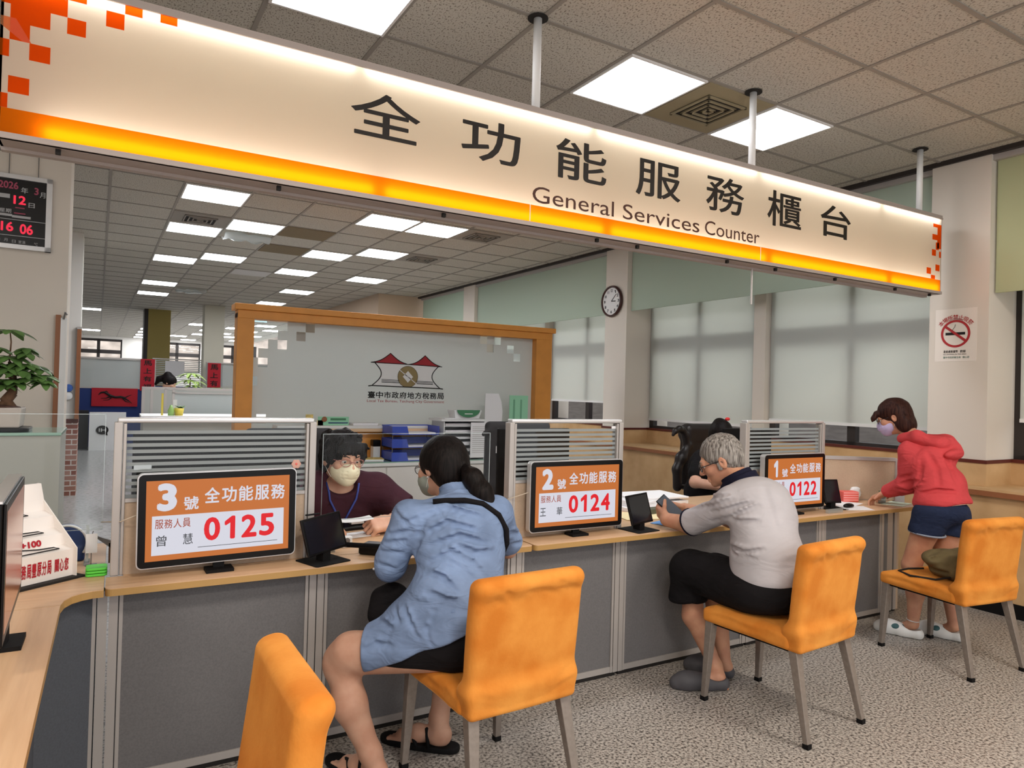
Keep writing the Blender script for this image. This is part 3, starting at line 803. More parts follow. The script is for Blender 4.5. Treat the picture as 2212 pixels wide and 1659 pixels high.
# ------------------------------------------------------------------ number screens
mat('scr_orange', rgb(30, 18, 10), 0.35, emis=rgb(180, 102, 48), estr=1.0, spec=0.3)
mat('scr_white', rgb(30, 30, 30), 0.35, emis=rgb(198, 198, 208), estr=1.0, spec=0.3)
mat('scr_red', rgb(30, 4, 4), 0.35, emis=rgb(208, 30, 38), estr=1.0, spec=0.3)
mat('scr_brown', rgb(20, 10, 8), 0.35, emis=rgb(150, 70, 50), estr=1.0, spec=0.3)
mat('scr_ink', rgb(10, 10, 10), 0.35, emis=rgb(60, 62, 66), estr=1.0, spec=0.3)
mat('dim_screen', rgb(24, 22, 28), 0.12, spec=0.6)
def number_screen(cx, cy, z0, num, queue, name_chars, label, tilt=0.0, yaw=0.0):
    W, H = .578, .355
    t = thing('number_screen', label, 'display screen', (cx, cy, DZ), rot=yaw, local=True, group='counter number screens')
    zc = z0-DZ+H/2; cs, sn = math.cos(tilt), math.sin(tilt)
    u = Vector((cs, 0, sn)); v = Vector((-sn, 0, cs)); w = Vector((0, 1, 0)); o = Vector((0, 0, zc))
    def rr(W, H, r, n=6):
        p = []
        for sx, sy, a0 in ((1, -1, -PI/2), (1, 1, 0), (-1, 1, PI/2), (-1, -1, PI)):
            for i in range(n+1):
                a = a0+PI/2*i/n; p.append((sx*(W/2-r)+r*math.cos(a), sy*(H/2-r)+r*math.sin(a)))
        return p
    obj('housing', MB().slab(rr(W, H, .02), o+w*0.004, u, v, w, .034), MATS['silver'], t)
    obj('bezel', MB().slab(rr(W-.008, H-.008, .018), o+w*0.0, u, v, w, .006), MATS['black_plastic'], t)
    sw, sh = .520, .300
    P = lambda a, b, dep=-.0006: (o + u*(a-.5)*sw + v*(.5-b)*sh + w*dep)
    def quad(mb, a0, a1, b0, b1, dep):
        return mb.add([P(a0, b1, dep), P(a1, b1, dep), P(a1, b0, dep), P(a0, b0, dep)], [(0, 1, 2, 3)])
    s = obj('screen', quad(MB(), 0, 1, 0, 1, -.0006), MATS['scr_orange'], t)
    obj('white_field', quad(MB(), .04, .96, .44, .93, -.0010), MATS['scr_white'], s)
    oo = P(0, 1, -.0014)
    def wr(mb, txt, a0, a1, b0, b1, off=0.0):
        return write(mb, txt, a0*sw, a1*sw, (1-b1)*sh, (1-b0)*sh, oo, u, v, off)
    m = MB(); wr(m, num, .07 if num != '1' else .10, .20 if num != '1' else .17, .035, .385, .05)
    wr(m, '號', .245, .345, .215, .385, .02)
    for i, ch in enumerate('全功能服務'): wr(m, ch, .385+i*.119, .385+i*.119+.105, .115, .315, .02)
    obj('white_lettering', m, MATS['scr_white'], s)
    m = MB()
    for i, ch in enumerate(queue):
        q = .385+i*.131; a = q + (.012 if ch == '1' else 0); wr(m, ch, a, a+(.075 if ch == '1' else .112), .50, .80, .03)
    obj('queue_number', m, MATS['scr_red'], s)
    m = MB()
    for i, ch in enumerate('服務人員'): wr(m, ch, .06+i*.06, .06+i*.06+.054, .485, .60, .008)
    obj('caption', m, MATS['scr_brown'], s)
    m = quad(MB(), .345, .915, .868, .875, -.0014)
    for ch, a in name_chars: wr(m, ch, a, a+.066, .685, .82, .004)
    obj('name_line', m, MATS['scr_ink'], s)
    st = MB().box(-.02, .02, .012, .03, 0.012, z0-DZ+.06).box(-.05, .05, -.03, .045, 0, .012)
    obj('stand', st, MATS['black_matte'], t)
    return t
number_screen(.370, 2.905, .784, '3', '0125', (('曾', .07), ('慧', .245)), 'black framed counter screen showing number 3 and 0125', tilt=0.008, yaw=0.03)
number_screen(2.080, 2.915, .780, '2', '0124', (('王', .055), ('華', .245)), 'black framed counter screen showing number 2 and 0124', tilt=0.0, yaw=0.0)
number_screen(3.765, 2.915, .778, '1', '0122', (), 'black framed counter screen showing number 1 and 0122', tilt=0.0, yaw=0.0)

# ------------------------------------------------------------------ staff monitors seen through the partitions
def staff_monitor(x0, x1, y, z0, z1, label, yaw=0.0):
    t = thing('computer_monitor', label, 'monitor', ((x0+x1)/2, y, DZ), group='dark monitors on the staff desk')
    obj('case', MB().box(x0, x1, y, y+.03, z0, z1), MATS['black_matte'], t, bevel=.006)
    obj('screen', MB().box(x0+.015, x1-.015, y+.03, y+.032, z0+.015, z1-.015), MATS['dim_screen'], t)
    obj('stand', MB().box((x0+x1)/2-.03, (x0+x1)/2+.03, y+.005, y+.02, DZ, z0+.05).box((x0+x1)/2-.11, (x0+x1)/2+.11, y-.06, y+.1, DZ, DZ+.012), MATS['black_matte'], t)
staff_monitor(.07, .775, 3.36, .86, 1.268, 'wide dark monitor behind the partition at the screen showing 0125')
staff_monitor(1.85, 2.325, 3.36, .86, 1.272, 'dark monitor behind the partition at the screen showing 0124')
staff_monitor(3.60, 4.07, 3.36, .86, 1.268, 'dark monitor behind the partition at the screen showing 0122')

# ------------------------------------------------------------------ overhead sign
translucent('sign_face', rgb(244, 238, 226), rgb(252, 242, 224), 0.75)
translucent('sign_orange', rgb(255, 150, 30), rgb(255, 120, 4), 0.8)
translucent('sign_square', rgb(240, 110, 30), rgb(255, 92, 6), 0.8)
translucent('sign_square_pale', rgb(250, 170, 120), rgb(255, 150, 90), 0.8)
mat('sign_inner', rgb(176, 164, 146), 0.9)
mat('sign_letter', rgb(26, 18, 12), 0.6)
mat('sign_brown', rgb(70, 34, 20), 0.6)
mat('sign_metal', rgb(170, 158, 152), 0.5, 0.1)
mat('tube_light', (1, 1, 1), 0.5, emis=(1.0, 0.97, 0.91), estr=SIGN_TUBE)
mat('tube_light_low', (1, 1, 1), 0.5, emis=(1.0, 0.95, 0.86), estr=SIGN_TUBE*1.6)
SX0, SX1, SF, SB, SZ0, SZ1 = -.372, 5.295, 2.88, 3.0, 2.287, 2.872
sg = thing('overhead_sign', 'long backlit cream sign with an orange band and black Chinese lettering hanging from the ceiling', 'sign', ((SX0+SX1)/2, 2.94, SZ0))
h = MB().box(SX0, SX1, SB-.006, SB, SZ0, SZ1).box(SX0, SX1, SF-.004, SB, SZ1-.018, SZ1).box(SX0, SX1, SF-.004, SB, SZ0, SZ0+.014)
h.box(SX1-.008, SX1, SF, SB, SZ0, SZ1).box(SX0, SX0+.008, SF, SB, SZ0, SZ1)
obj('housing', h, MATS['sign_metal'], sg)
obj('inner_lining', MB().box(SX0+.01, SX1-.01, SB-.012, SB-.007, SZ0+.015, SZ1-.019), MATS['sign_inner'], sg)
fr = MB().box(SX0, SX1, SF-.008, SF+.002, SZ1-.030, SZ1-.018).box(SX0, SX1, SF-.010, SF+.010, SZ0, SZ0+.020)
fr.box(SX0, SX1, SB-.02, SB+.012, SZ0-.012, SZ0)
obj('frame', fr, MATS['sign_metal'], sg)
ZB0, ZB1, ZT = 2.307, 2.392, 2.842
obj('face', MB().add([(SX0, SF, ZB1), (SX1-.008, SF, ZB1), (SX1-.008, SF, ZT), (SX0, SF, ZT)], [(0, 1, 2, 3)]), MATS['sign_face'], sg)
obj('orange_band', MB().add([(SX0, SF, ZB0), (SX1-.008, SF, ZB0), (SX1-.008, SF, ZB1), (SX0, SF, ZB1)], [(0, 1, 2, 3)]), MATS['sign_orange'], sg)
sm = MB()
for x in (1.723, 3.351): sm.box(x-.002, x+.002, SF-.0012, SF-.0004, ZB0, ZB1)
obj('seam', sm, MATS['white_paint'], sg)
def sq(mb, x0, x1, z0, z1): return mb.add([(x0, SF-.0009, z0), (x1, SF-.0009, z0), (x1, SF-.0009, z1), (x0, SF-.0009, z1)], [(0, 1, 2, 3)])
for a in ((-.068, -.011, 2.749, 2.806), (-.010, .046, 2.810, 2.842), (.104, .161, 2.812, 2.842), (-.184, -.128, 2.808, 2.842), (-.184, -.128, 2.689, 2.746),
          (-.290, -.230, 2.568, 2.626), (-.346, -.287, 2.446, 2.503), (-.372, -.346, 2.566, 2.624), (-.372, -.346, 2.392, 2.441),
          (-.372, -.184, 2.746, 2.842), (-.346, -.233, 2.687, 2.746), (-.346, -.290, 2.626, 2.687),
          (5.236, 5.286, 2.62, 2.80), (5.18, 5.236, 2.775, 2.80), (5.171, 5.236, 2.681, 2.722), (5.218, 5.258, 2.61, 2.665), (5.169, 5.222, 2.563, 2.609),
          (5.262, 5.286, 2.556, 2.602), (5.105, 5.162, 2.424, 2.469), (5.218, 5.272, 2.455, 2.502), (5.162, 5.216, 2.392, 2.420)):
    obj('orange_square', sq(MB(), *a), MATS['sign_square'], sg)
m = MB().add([(-.372, SF-.0014, 2.70), (-.372, SF-.0014, 2.67), (-.31, SF-.0014, 2.626), (-.285, SF-.0014, 2.626), (-.33, SF-.0014, 2.70)], [(0, 1, 2, 3, 4)])
obj('pale_corner', m, MATS['sign_square_pale'], sg)
m = MB().add([(-.23, SF-.0014, 2.842), (-.19, SF-.0014, 2.80), (-.184, SF-.0014, 2.815), (-.184, SF-.0014, 2.842)], [(0, 1, 2, 3)])
obj('pale_corner', m, MATS['sign_square_pale'], sg)
U, V_, O = (1, 0, 0), (0, 0, 1), (0, SF-.003, 0)
for ch, a, b, c_, d_ in (('全', .823, 1.145, 2.556, 2.750), ('功', 1.340, 1.662, 2.553, 2.748), ('能', 1.859, 2.182, 2.553, 2.755), ('服', 2.370, 2.698, 2.552, 2.750),
                         ('務', 2.885, 3.201, 2.548, 2.756), ('櫃', 3.395, 3.714, 2.536, 2.754), ('台', 3.896, 4.213, 2.540, 2.748)):
    obj('letter', write(MB(), ch, a+.004, b-.004, c_, d_, O, U, V_, .010), MATS['sign_letter'], sg)
for wd_, a, b in (('General', 1.733, 2.232), ('Services', 2.292, 2.842), ('Counter', 2.885, 3.335)):
    obj('word', write(MB(), wd_, a, b, 2.406, 2.486, O, U, V_), MATS['sign_brown'], sg)
# lamps inside
for name, z, off in (('lamp_tube', SZ1-.036, 0.0), ('lamp_tube', SZ0+.044, .1)):
    x = SX0+.03+off
    while x < SX1-.2:
        x1 = min(x+1.18, SX1-.03); m = MB().tube([(x, SF+.028, z), (x1, SF+.028, z)], .010, 8)
        obj(name, m, MATS['tube_light' if z > 2.6 else 'tube_light_low'], sg); x = x1+.05
for x in (-.2, .55, 1.28, 2.15, 2.42, 3.1, 3.52, 4.1, 4.77, 5.2): obj('clip', MB().box(x-.008, x+.008, SF+.02, SF+.036, SZ0-.018, SZ0), MATS['dark_gap'], sg)
m = MB()
def pole(x, lb):
    t = thing('sign_pole', lb, 'pole', (x, 2.94, SZ1), group='white poles holding the overhead sign')
    obj('rod', MB().tube([(x, 2.94, SZ1), (x, 2.94, CEIL-.006)], .021, 16), MATS['white_paint'], t, smooth=True)
    obj('ceiling_hole', MB().lathe([(.052, -.004), (.052, 0)], (x, 2.94, CEIL-.006), 20), MATS['dark_gap'], t)
    return t
p = pole(1.775, 'thick white sign pole nearest the camera, left of the first square light')
obj('cable_duct', MB().tube([(1.80, 2.955, SZ1), (1.80, 2.955, SZ1+.17)], .008, 8), MATS['white_paint'], p)
pole(3.325, 'white sign pole in front of the second square light')
pole(5.10, 'white sign pole farthest from the camera beside the big column')
# thin drops seen below the sign
t = thing('hanging_rod', 'thin grey rod hanging below the sign in front of the valance', 'rod', (3.46, 3.4, 2.02))
for x, y, z0, z1 in ((3.40, 2.985, 2.06, 2.29),): obj('rod', MB().tube([(x, y, z0), (x, y, z1)], .006, 8), MATS['alu'], t)

# ------------------------------------------------------------------ acrylic shields and their strings
def shield(x0, x1, y, z0, z1, label):
    t = thing('acrylic_shield', label, 'acrylic screen', ((x0+x1)/2, y, z0), group='clear acrylic shields')
    obj('sheet', MB().box(x0, x1, y, y+.003, z0, z1), MATS['acrylic'], t)
    e = .002; m = MB().box(x0, x0+e, y-.0006, y+.0036, z0, z1).box(x1-e, x1, y-.0006, y+.0036, z0, z1).box(x0, x1, y-.0006, y+.0036, z0, z0+e).box(x0, x1, y-.0006, y+.0036, z1-e, z1)
    obj('cut_edge', m, MATS['acrylic_edge'], t)
    for xx in (x0+.05, x1-.05): obj('foot', MB().box(xx-.01, xx+.01, y-.03, y+.05, DZ, DZ+.01).box(xx-.005, xx+.005, y-.002, y+.004, DZ, z0+.02), MATS['acrylic_edge'], t)
shield(.80, 1.635, 3.06, .885, 1.27, 'clear acrylic shield between the masked staff member and the woman in denim')
shield(-.62, -.03, 3.215, .885, 1.345, 'clear acrylic shield standing behind the white car box')
mat('twine', rgb(206, 190, 170), 0.8)
def string(pts, label):
    m = MB().tube(pts, .0022, 6); obj('string', m, MATS['twine'], label=label, cat='string', group='strings tying the shields', smooth=True)
string([(-.035, 3.205, .915), (.03, 2.96, .955), (.09, 2.925, .985)], 'pale string tied from the left shield to the back of the screen showing 0125')
string([(1.64, 3.05, .915), (1.70, 2.965, .95), (1.80, 2.93, .985)], 'pale string tied from the middle shield to the back of the screen showing 0124')
# ------------------------------------------------------------------ orange chairs
def velvet(nt, b, L):
    tc = nt.nodes.new('ShaderNodeTexCoord'); n = nt.nodes.new('ShaderNodeTexNoise'); n.inputs['Scale'].default_value = 5; n.inputs['Detail'].default_value = 5
    L(tc.outputs['Object'], n.inputs['Vector']); r = nt.nodes.new('ShaderNodeValToRGB'); e = r.color_ramp.elements
    e[0].position = 0.35; e[0].color = (*rgb(206, 122, 44), 1); e[1].position = 0.62; e[1].color = (*rgb(230, 154, 70), 1)
    L(n.outputs['Fac'], r.inputs[0]); L(r.outputs[0], b.inputs['Base Color'])
    b.inputs['Sheen Weight'].default_value = 0.5; b.inputs['Sheen Roughness'].default_value = 0.35; b.inputs['Sheen Tint'].default_value = (*rgb(255, 190, 110), 1)
    n2 = nt.nodes.new('ShaderNodeTexNoise'); n2.inputs['Scale'].default_value = 90; n2.inputs['Detail'].default_value = 3; L(tc.outputs['Object'], n2.inputs['Vector'])
    bp = nt.nodes.new('ShaderNodeBump'); bp.inputs['Strength'].default_value = 0.25; bp.inputs['Distance'].default_value = 0.003
    L(n2.outputs['Fac'], bp.inputs['Height']); L(bp.outputs[0], b.inputs['Normal'])
ramp_mat('orange_velvet', velvet, 0.85, 0.15)
mat('chair_leg', rgb(140, 130, 122), 0.45, 0.35, noise=(60, 0.08, 2))
def make_chair(label):
    t = thing('visitor_chair', label, 'chair', (0, 0, 0), local=True, group='orange upholstered visitor chairs')
    # backrest: leans back a little, flares where it meets the seat
    s = SD()
    R = basis((0, 1, 0.115))
    s.box((0, -.262, .645), (.226, .036, .205), R, .03, .01)
    s.box((0, -.235, .43), (.226, .052, .052), None, .022, .05)
    s.cap((-.19, -.302, .825), (.19, -.302, .825), .027, .027, .03)
    s.cut((0, 0, .378), (0, 0, -1), .004)
    for i in range(9):
        rr_ = random.Random(i*5+1); z = .80+rr_.uniform(-.01, .03); x = rr_.uniform(-.2, .15)
        s.fold((x, -.325, z), (x+rr_.uniform(.03, .08), -.322, z-rr_.uniform(.0, .04)), 0.005, .010)
    for (x0, z0, x1, z1) in ((-.22, .45, -.08, .40), (-.22, .43, -.02, .385), (-.22, .475, -.13, .44), (.22, .52, .12, .46), (.22, .46, .05, .405), (.22, .50, .16, .47), (-.10, .40, .10, .41)):
        s.fold((x0, -.30, z0), (x1, -.30, z1), .007, .011)
    s.fold((-.226, -.295, .40), (-.226, -.315, .80), -.003, .006); s.fold((.226, -.295, .40), (.226, -.315, .80), -.003, .006)
    wv = ripple((9, 9, 9), .003, 3)
    sobj('backrest', s, MATS['orange_velvet'], t, .006, wv)
    s = SD(); s.box((0, .005, .418), (.232, .238, .036), None, .022, .01).box((0, .0, .444), (.205, .20, .018), None, .016, .03)
    for q in range(10):
        rr_ = random.Random(q); y = rr_.uniform(-.2, .1); z = rr_.uniform(.39, .44); l = rr_.uniform(.08, .2)
        for sd_ in (-1, 1): s.fold((sd_*.233, y, z), (sd_*.233, y+l, z+rr_.uniform(-.01, .02)), .006, .009)
    for q in range(6):
        rr_ = random.Random(q+40); x = rr_.uniform(-.2, .2); s.fold((x, -.2, .462), (x+rr_.uniform(-.05, .05), -.02, .462), .002, .008)
    s.cut((0, 0, .384), (0, 0, -1), .004)
    sobj('seat', s, MATS['orange_velvet'], t, .006, ripple((9, 9, 9), .002, 5))
    for (x, y, x1, y1) in ((-.20, .205, -.214, .228), (.20, .205, .214, .228), (-.19, -.235, -.216, -.318), (.19, -.235, .216, -.318)):
        m = MB().bar((x, y, .392), (x1, y1, .018), .046, .040, .026, .024, up=(0, 1, 0))
        l = obj('leg', m, MATS['chair_leg'], t, bevel=.003)
        obj('foot', MB().box(x1-.014, x1+.014, y1-.014, y1+.014, 0, .02), MATS['black_matte'], l)
    obj('under_frame', MB().box(-.205, .205, -.22, .215, .374, .388), MATS['black_matte'], t)
    return t
ch0 = make_chair('orange chair under the woman in the denim shirt'); ch0.location = (1.245, 2.332, 0); ch0.rotation_euler.z = .061
dup(ch0, None, (2.772, 2.253, 0), .09, 'orange chair carrying the man in the grey polo shirt')
dup(ch0, None, (4.255, 2.267, 0), -.124, 'empty orange chair with an olive bag on its seat')
dup(ch0, None, (.075, 1.60, 0), PI/2+.02, 'orange chair cut by the bottom edge, facing the left counter, seen from the side')

# ------------------------------------------------------------------ tablets
def tablet(cx, cy, yaw, roll, label, W=.195, H=.155, back=False, zc=.865):
    t = thing('tablet_stand', label, 'tablet', (cx, cy, DZ), rot=yaw, local=True, group='small black tablets on the counter')
    lean = .28
    v = Vector((0, math.sin(lean), math.cos(lean))); u = Vector((1, 0, 0)); w = u.cross(v)*-1
    u2 = u*math.cos(roll)+v*math.sin(roll); v2 = v*math.cos(roll)-u*math.sin(roll)
    o = Vector((0, 0, zc-DZ)); nrm = -u2.cross(v2)
    hw, hh = W/2, H/2
    obj('case', MB().slab([(-hw, -hh), (hw, -hh), (hw, hh), (-hw, hh)], o, u2, v2, nrm, .012), MATS['black_plastic'], t, bevel=.003)
    f = -.0008 if not back else .0128
    q = [o+u2*a*(hw-.010)+v2*b*(hh-.010)+nrm*f for a, b in ((-1, -1), (1, -1), (1, 1), (-1, 1))]
    obj('screen', MB().add(q, [(0, 1, 2, 3)]), MATS['dim_screen'], t)
    obj('neck', MB().bar(tuple(o+nrm*.016-v2*.02), (0, .035, .02), .028, .028).box(-.018, .018, -.02, .03, 0, .05), MATS['black_matte'], t)
    obj('base_plate', MB().slab(rounded(-.085, .085, -.075, .085, .012, (1, 1, 1, 1)), (0, 0, 0), (1, 0, 0), (0, 1, 0), (0, 0, 1), .004), MATS['black_matte'], t)
    return t
t = tablet(.775, 2.895, .35, .10, 'black tablet on a square foot plate left of the woman in denim')
obj('clip', MB().box(-.07, -.005, .028, .04, .192, .197), MATS['black_matte'], t)
tablet(2.478, 2.90, .12, .06, 'black tablet right of the screen showing 0124', .165, .16)
tablet(4.215, 2.98, -.25, .0, 'dark brown black tablet right of the screen showing 0122', .13, .16)
# black case by the woman's arm
t = thing('black_case', 'flat black leather case lying on the counter by the denim sleeve', 'case', (1.02, 2.935, DZ), rot=-.75, local=True)
s = SD().box((0, 0, .022), (.070, .050, .022), None, .012, .004); sobj('body', s, MATS['black_plastic'], t, .003)
obj('zipper', MB().tube([(-.06, -.046, .022), (.06, -.046, .022), (.063, .0, .022), (.06, .046, .022), (-.06, .046, .022), (-.063, 0, .022)], .0018, 6, True), MATS['dark_gap'], t)
obj('zip_pull', MB().obox((.04, .0, .040), (.016, .004, .0015)), MATS['silver'], t)
s = SD().ell((4.33, 2.93, .768), (.05, .022, .017)); sobj('glasses_case', s, MATS['black_plastic'], None, .003, label='rounded dark grey glasses case in front of the small tablet', cat='glasses case')
box_obj('name_plate', 3.99, 4.14, 2.84, 2.86, DZ, .775, MATS['acrylic_edge'], label='low clear name holder under the screen showing 0122', cat='name holder')

# ------------------------------------------------------------------ papers and small things on the desk
def sheet(cx, cy, z, w, h, a, m, label, n=1, cat='paper', th=.0015, curl=0.0, name='paper_sheet', group=None):
    mb = MB(); N = 8; vs = []; fs = []
    c, s_ = math.cos(a), math.sin(a)
    for k in (0, 1):
        for i in range(N+1):
            for j in (0, 1):
                x = (i/N-.5)*w; y = (j-.5)*h; zz = z+k*th+curl*((i/N-.5)**2*4)
                vs.append((cx+x*c-y*s_, cy+x*s_+y*c, zz))
    o2 = 2*(N+1)
    for i in range(N):
        fs.append((i*2+1, i*2+3, i*2+2, i*2)[::1]); fs.append((o2+i*2, o2+i*2+2, o2+i*2+3, o2+i*2+1))
        fs.append((i*2, i*2+2, o2+i*2+2, o2+i*2)); fs.append((i*2+3, i*2+1, o2+i*2+1, o2+i*2+3))
    fs.append((0, o2, o2+1, 1)); fs.append((N*2, N*2+1, o2+N*2+1, o2+N*2))
    mb.add(vs, fs)
    return obj(name, mb, m if not isinstance(m, str) else MATS[m], label=label, cat=cat, group=group)
mat('blue_paper', rgb(112, 164, 226), 0.7); mat('green_paper', rgb(150, 212, 176), 0.75); mat('green_dark', rgb(70, 130, 92), 0.6)
mat('cream_cloth', rgb(236, 220, 176), 0.9); mat('light_green_plastic', rgb(92, 206, 70), 0.5); mat('pink_red', rgb(236, 108, 100), 0.5)
mat('navy', rgb(34, 58, 110), 0.4); mat('book_yellow', rgb(222, 196, 120), 0.6, noise=(30, .3, 2))
sheet(2.78, 2.985, .7525, .21, .15, .35, 'blue_paper', 'light blue paper on the counter under the hands of the man', th=.001)
sheet(2.98, 2.88, .7525, .20, .10, .1, 'blue_paper', 'light blue slip of paper at the counter edge beside the grey sleeve', th=.001)
# pile of documents behind the second tablet
zz = DZ
for i, (x, y, w, h, a, th, m, lb) in enumerate(((3.02, 3.50, .52, .34, .25, .022, 'paper', 'lowest thick bundle of the white document pile on the staff desk'),
        (3.05, 3.52, .48, .32, .10, .018, 'paper', 'second bundle of the white document pile on the staff desk'),
        (3.02, 3.53, .44, .30, .32, .014, 'paper', 'third bundle of the white document pile, edges sticking out'),
        (3.10, 3.54, .42, .30, -.06, .010, 'paper', 'topmost white papers of the document pile on the staff desk'))):
    sheet(x, y, zz+.001, w, h, a, m, lb, th=th, name='paper_bundle', group='pile of documents on the staff desk'); zz += th+.0015
sheet(2.78, 3.22, DZ+.001, .34, .24, -.2, 'cream_cloth', 'cream folder lying in front of the document pile', th=.004, name='folder', cat='folder')
sheet(2.93, 3.17, DZ+.006, .10, .07, .1, 'green_dark', 'small green booklet on the cream folder', th=.006, name='booklet', cat='booklet')
sheet(2.93, 3.27, DZ+.006, .20, .07, .1, mat('olive_pouch', rgb(90, 90, 74), 0.8), 'grey olive pencil pouch in front of the documents', th=.028, name='pencil_pouch', cat='pouch')
s = SD(); 
for i, (x, y, z, r) in enumerate(((3.20, 3.14, .778, .04), (3.26, 3.12, .79, .055), (3.33, 3.14, .785, .05), (3.39, 3.12, .775, .04), (3.25, 3.18, .775, .04))): s.ell((x, y, z), (r, r, r*.7), None, .03)
s.cut((0, 0, DZ+.001), (0, 0, -1)); sobj('knitted_glove', s, MATS['cream_cloth'], None, .005, ripple((60, 60, 60), .004, 2), label='bunched pale yellow cloth beside the document pile', cat='cloth')
# at the desk end near the standing woman
sheet(4.36, 2.905, DZ+.001, .20, .135, -.35, 'paper', 'lower one of two white cards beside the hand of the woman in the red hoodie', th=.002)
sheet(4.37, 2.92, DZ+.004, .19, .13, -.55, 'paper', 'upper folded white card beside the hand of the woman in the red hoodie', th=.003)
sheet(4.50, 3.06, DZ+.001, .22, .15, .3, 'paper', 'white form held flat under the hand of the woman in the red hoodie', th=.001)
sheet(4.86, 2.92, DZ+.001, .21, .14, .25, mat('pale_green', rgb(214, 228, 208), .6), 'pale green leaflet at the right end of the counter', th=.003, name='leaflet', cat='leaflet')
t = thing('pen_cup', 'small clear cup with short pens at the right end of the counter', 'pen cup', (4.80, 2.99, DZ))
obj('cup', MB().lathe([(.024, 0), (.028, .05), (.026, .05), (.022, .004)], (4.80, 2.99, DZ), 16), MATS['acrylic_edge'], t, smooth=True)
for i, (dx, dy, mm) in enumerate(((-.008, .004, 'green_dark'), (.008, -.004, 'ledge_brown'), (.002, .010, 'black_plastic'))):
    obj('pen', MB().tube([(4.80+dx, 2.99+dy, DZ+.006), (4.80+dx*2.4, 2.99+dy*2.4, DZ+.085)], .0035, 8), MATS[mm], t)
obj('stapler', MB().obox((4.47, 3.20, .785), (.085, .018, .018), rot=-.15).obox((4.47, 3.20, .759), (.095, .02, .009), rot=-.15), MATS['black_plastic'], label='long black stapler between the small tablet and the red box', cat='stapler', bevel=.004)
t = thing('tissue_box', 'small coral red striped box between the standing woman and the beige divider', 'box', (4.63, 3.14, DZ), rot=-.4, local=True)
obj('box_body', MB().box(-.06, .06, -.04, .04, 0, .075), MATS['pink_red'], t, bevel=.006)
m = MB()
for i in range(4): m.box(-.058, .058, -.0415, -.040, .012+i*.017, .017+i*.017)
obj('white_stripe', m, mat('pale_pink', rgb(250, 190, 184), .5), t)
s = SD(); s.ell((4.74, 3.16, .80), (.06, .03, .045), None, .02).ell((4.78, 3.17, .81), (.04, .02, .03), None, .02).cut((0, 0, DZ), (0, 0, -1))
sobj('crumpled_bag', s, MATS['white_plastic'], None, .004, ripple((70, 70, 70), .006, 8), label='crumpled white plastic bag behind the hand of the standing woman', cat='plastic bag')
sheet(1.02, 3.33, .752, .20, .12, .2, 'paper', 'white note on the staff desk below the held form', th=.001)
t = thing('card_reader', 'small white card reader beside the black tablet on the staff desk', 'card reader', (.93, 3.11, DZ))
obj('body', MB().box(.905, .955, 3.09, 3.13, DZ, .80), MATS['white_plastic'], t, bevel=.005)
obj('lens', MB().lathe([(.0, .002), (.014, .0)], (.93, 3.089, .782), 12, ((1,0,0),(0,0,1),(0,-1,0)), False), MATS['alu_dark'], t)
t = thing('desk_phone', 'black desk phone behind the form held by the staff member', 'telephone', (1.06, 3.50, DZ), rot=.15, local=True)
obj('body', MB().add([(-.09, -.05, 0), (.09, -.05, 0), (.09, .06, 0), (-.09, .06, 0), (-.085, -.045, .018), (.085, -.045, .018), (.085, .055, .045), (-.085, .055, .045)],
                     [(3,2,1,0),(4,5,6,7),(0,1,5,4),(1,2,6,5),(2,3,7,6),(3,0,4,7)]), MATS['black_plastic'], t, bevel=.004)
obj('handset', MB().bar((-.06, -.035, .035), (-.06, .05, .062), .035, .022), MATS['black_plastic'], t, bevel=.006)
obj('key_block', MB().box(.0, .07, -.03, .03, .028, .037), MATS['silver'], t)
# stickers on the left partition
t = thing('flower_sticker', 'small pink flower sticker on the glass of the left partition', 'sticker', (.672, 2.993, 1.135))
m = MB()
for k in range(6): a = k*PI/3; m.ball((.672+.011*math.cos(a), 2.993, 1.148+.011*math.sin(a)), (.009, .0012, .009), 8, 6)
obj('petal_ring', m, mat('petal', rgb(214, 166, 150), .6), t)
obj('centre', MB().ball((.672, 2.9915, 1.148), (.005, .0016, .005), 8, 6), MATS['pink_red'], t)
box_obj('clear_label', .068, .128, 2.9925, 2.9945, 1.142, 1.160, MATS['acrylic_edge'], label='small clear label on the glass of the left partition', cat='label')
box_obj('white_label', 2.345, 2.375, 2.9925, 2.9945, 1.292, 1.306, MATS['paper'], label='small white tag at the top corner of the middle partition', cat='label')

# ------------------------------------------------------------------ wall clock
t = thing('wall_clock', 'round wall clock with a dark brown rim on the column', 'clock', (WALLX, 6.87, 2.46), g=True)
ax = ((0, -1, 0), (0, 0, 1), (-1, 0, 0)); c = (WALLX, 6.87, 2.655)
obj('rim', MB().lathe([(.19, 0), (.20, .015), (.195, .04), (.178, .045), (.172, .028)], c, 40, ax, False), mat('rim_brown', rgb(62, 30, 24), .35), t, smooth=True)
f = obj('dial', MB().lathe([(.0, .026), (.174, .026)], c, 40, ax, False), MATS['white_paint'], t)
m = MB()
for k in range(12):
    a = PI/2-k*PI/6; n_ = str(12 if k == 0 else k); x = -.135*math.cos(a); z = .135*math.sin(a)
    write(m, n_, -x-.016, -x+.016, z-.018, z+.018, (WALLX-.0275, 6.87, 2.655), (0, -1, 0), (0, 0, 1), .03)
obj('numerals', m, MATS['ink'], f)
for nm, a, l, w in (('hour_hand', rad(90-93), .085, .011), ('minute_hand', rad(90-48), .125, .007)):
    obj(nm, MB().obox((WALLX-.030, 6.87-math.cos(a)*l/2, 2.655+math.sin(a)*l/2), (w/2, l/2, .001), ((0, math.sin(a), math.cos(a)), (0, -math.cos(a), math.sin(a)), (1, 0, 0))), MATS['ink'], f)

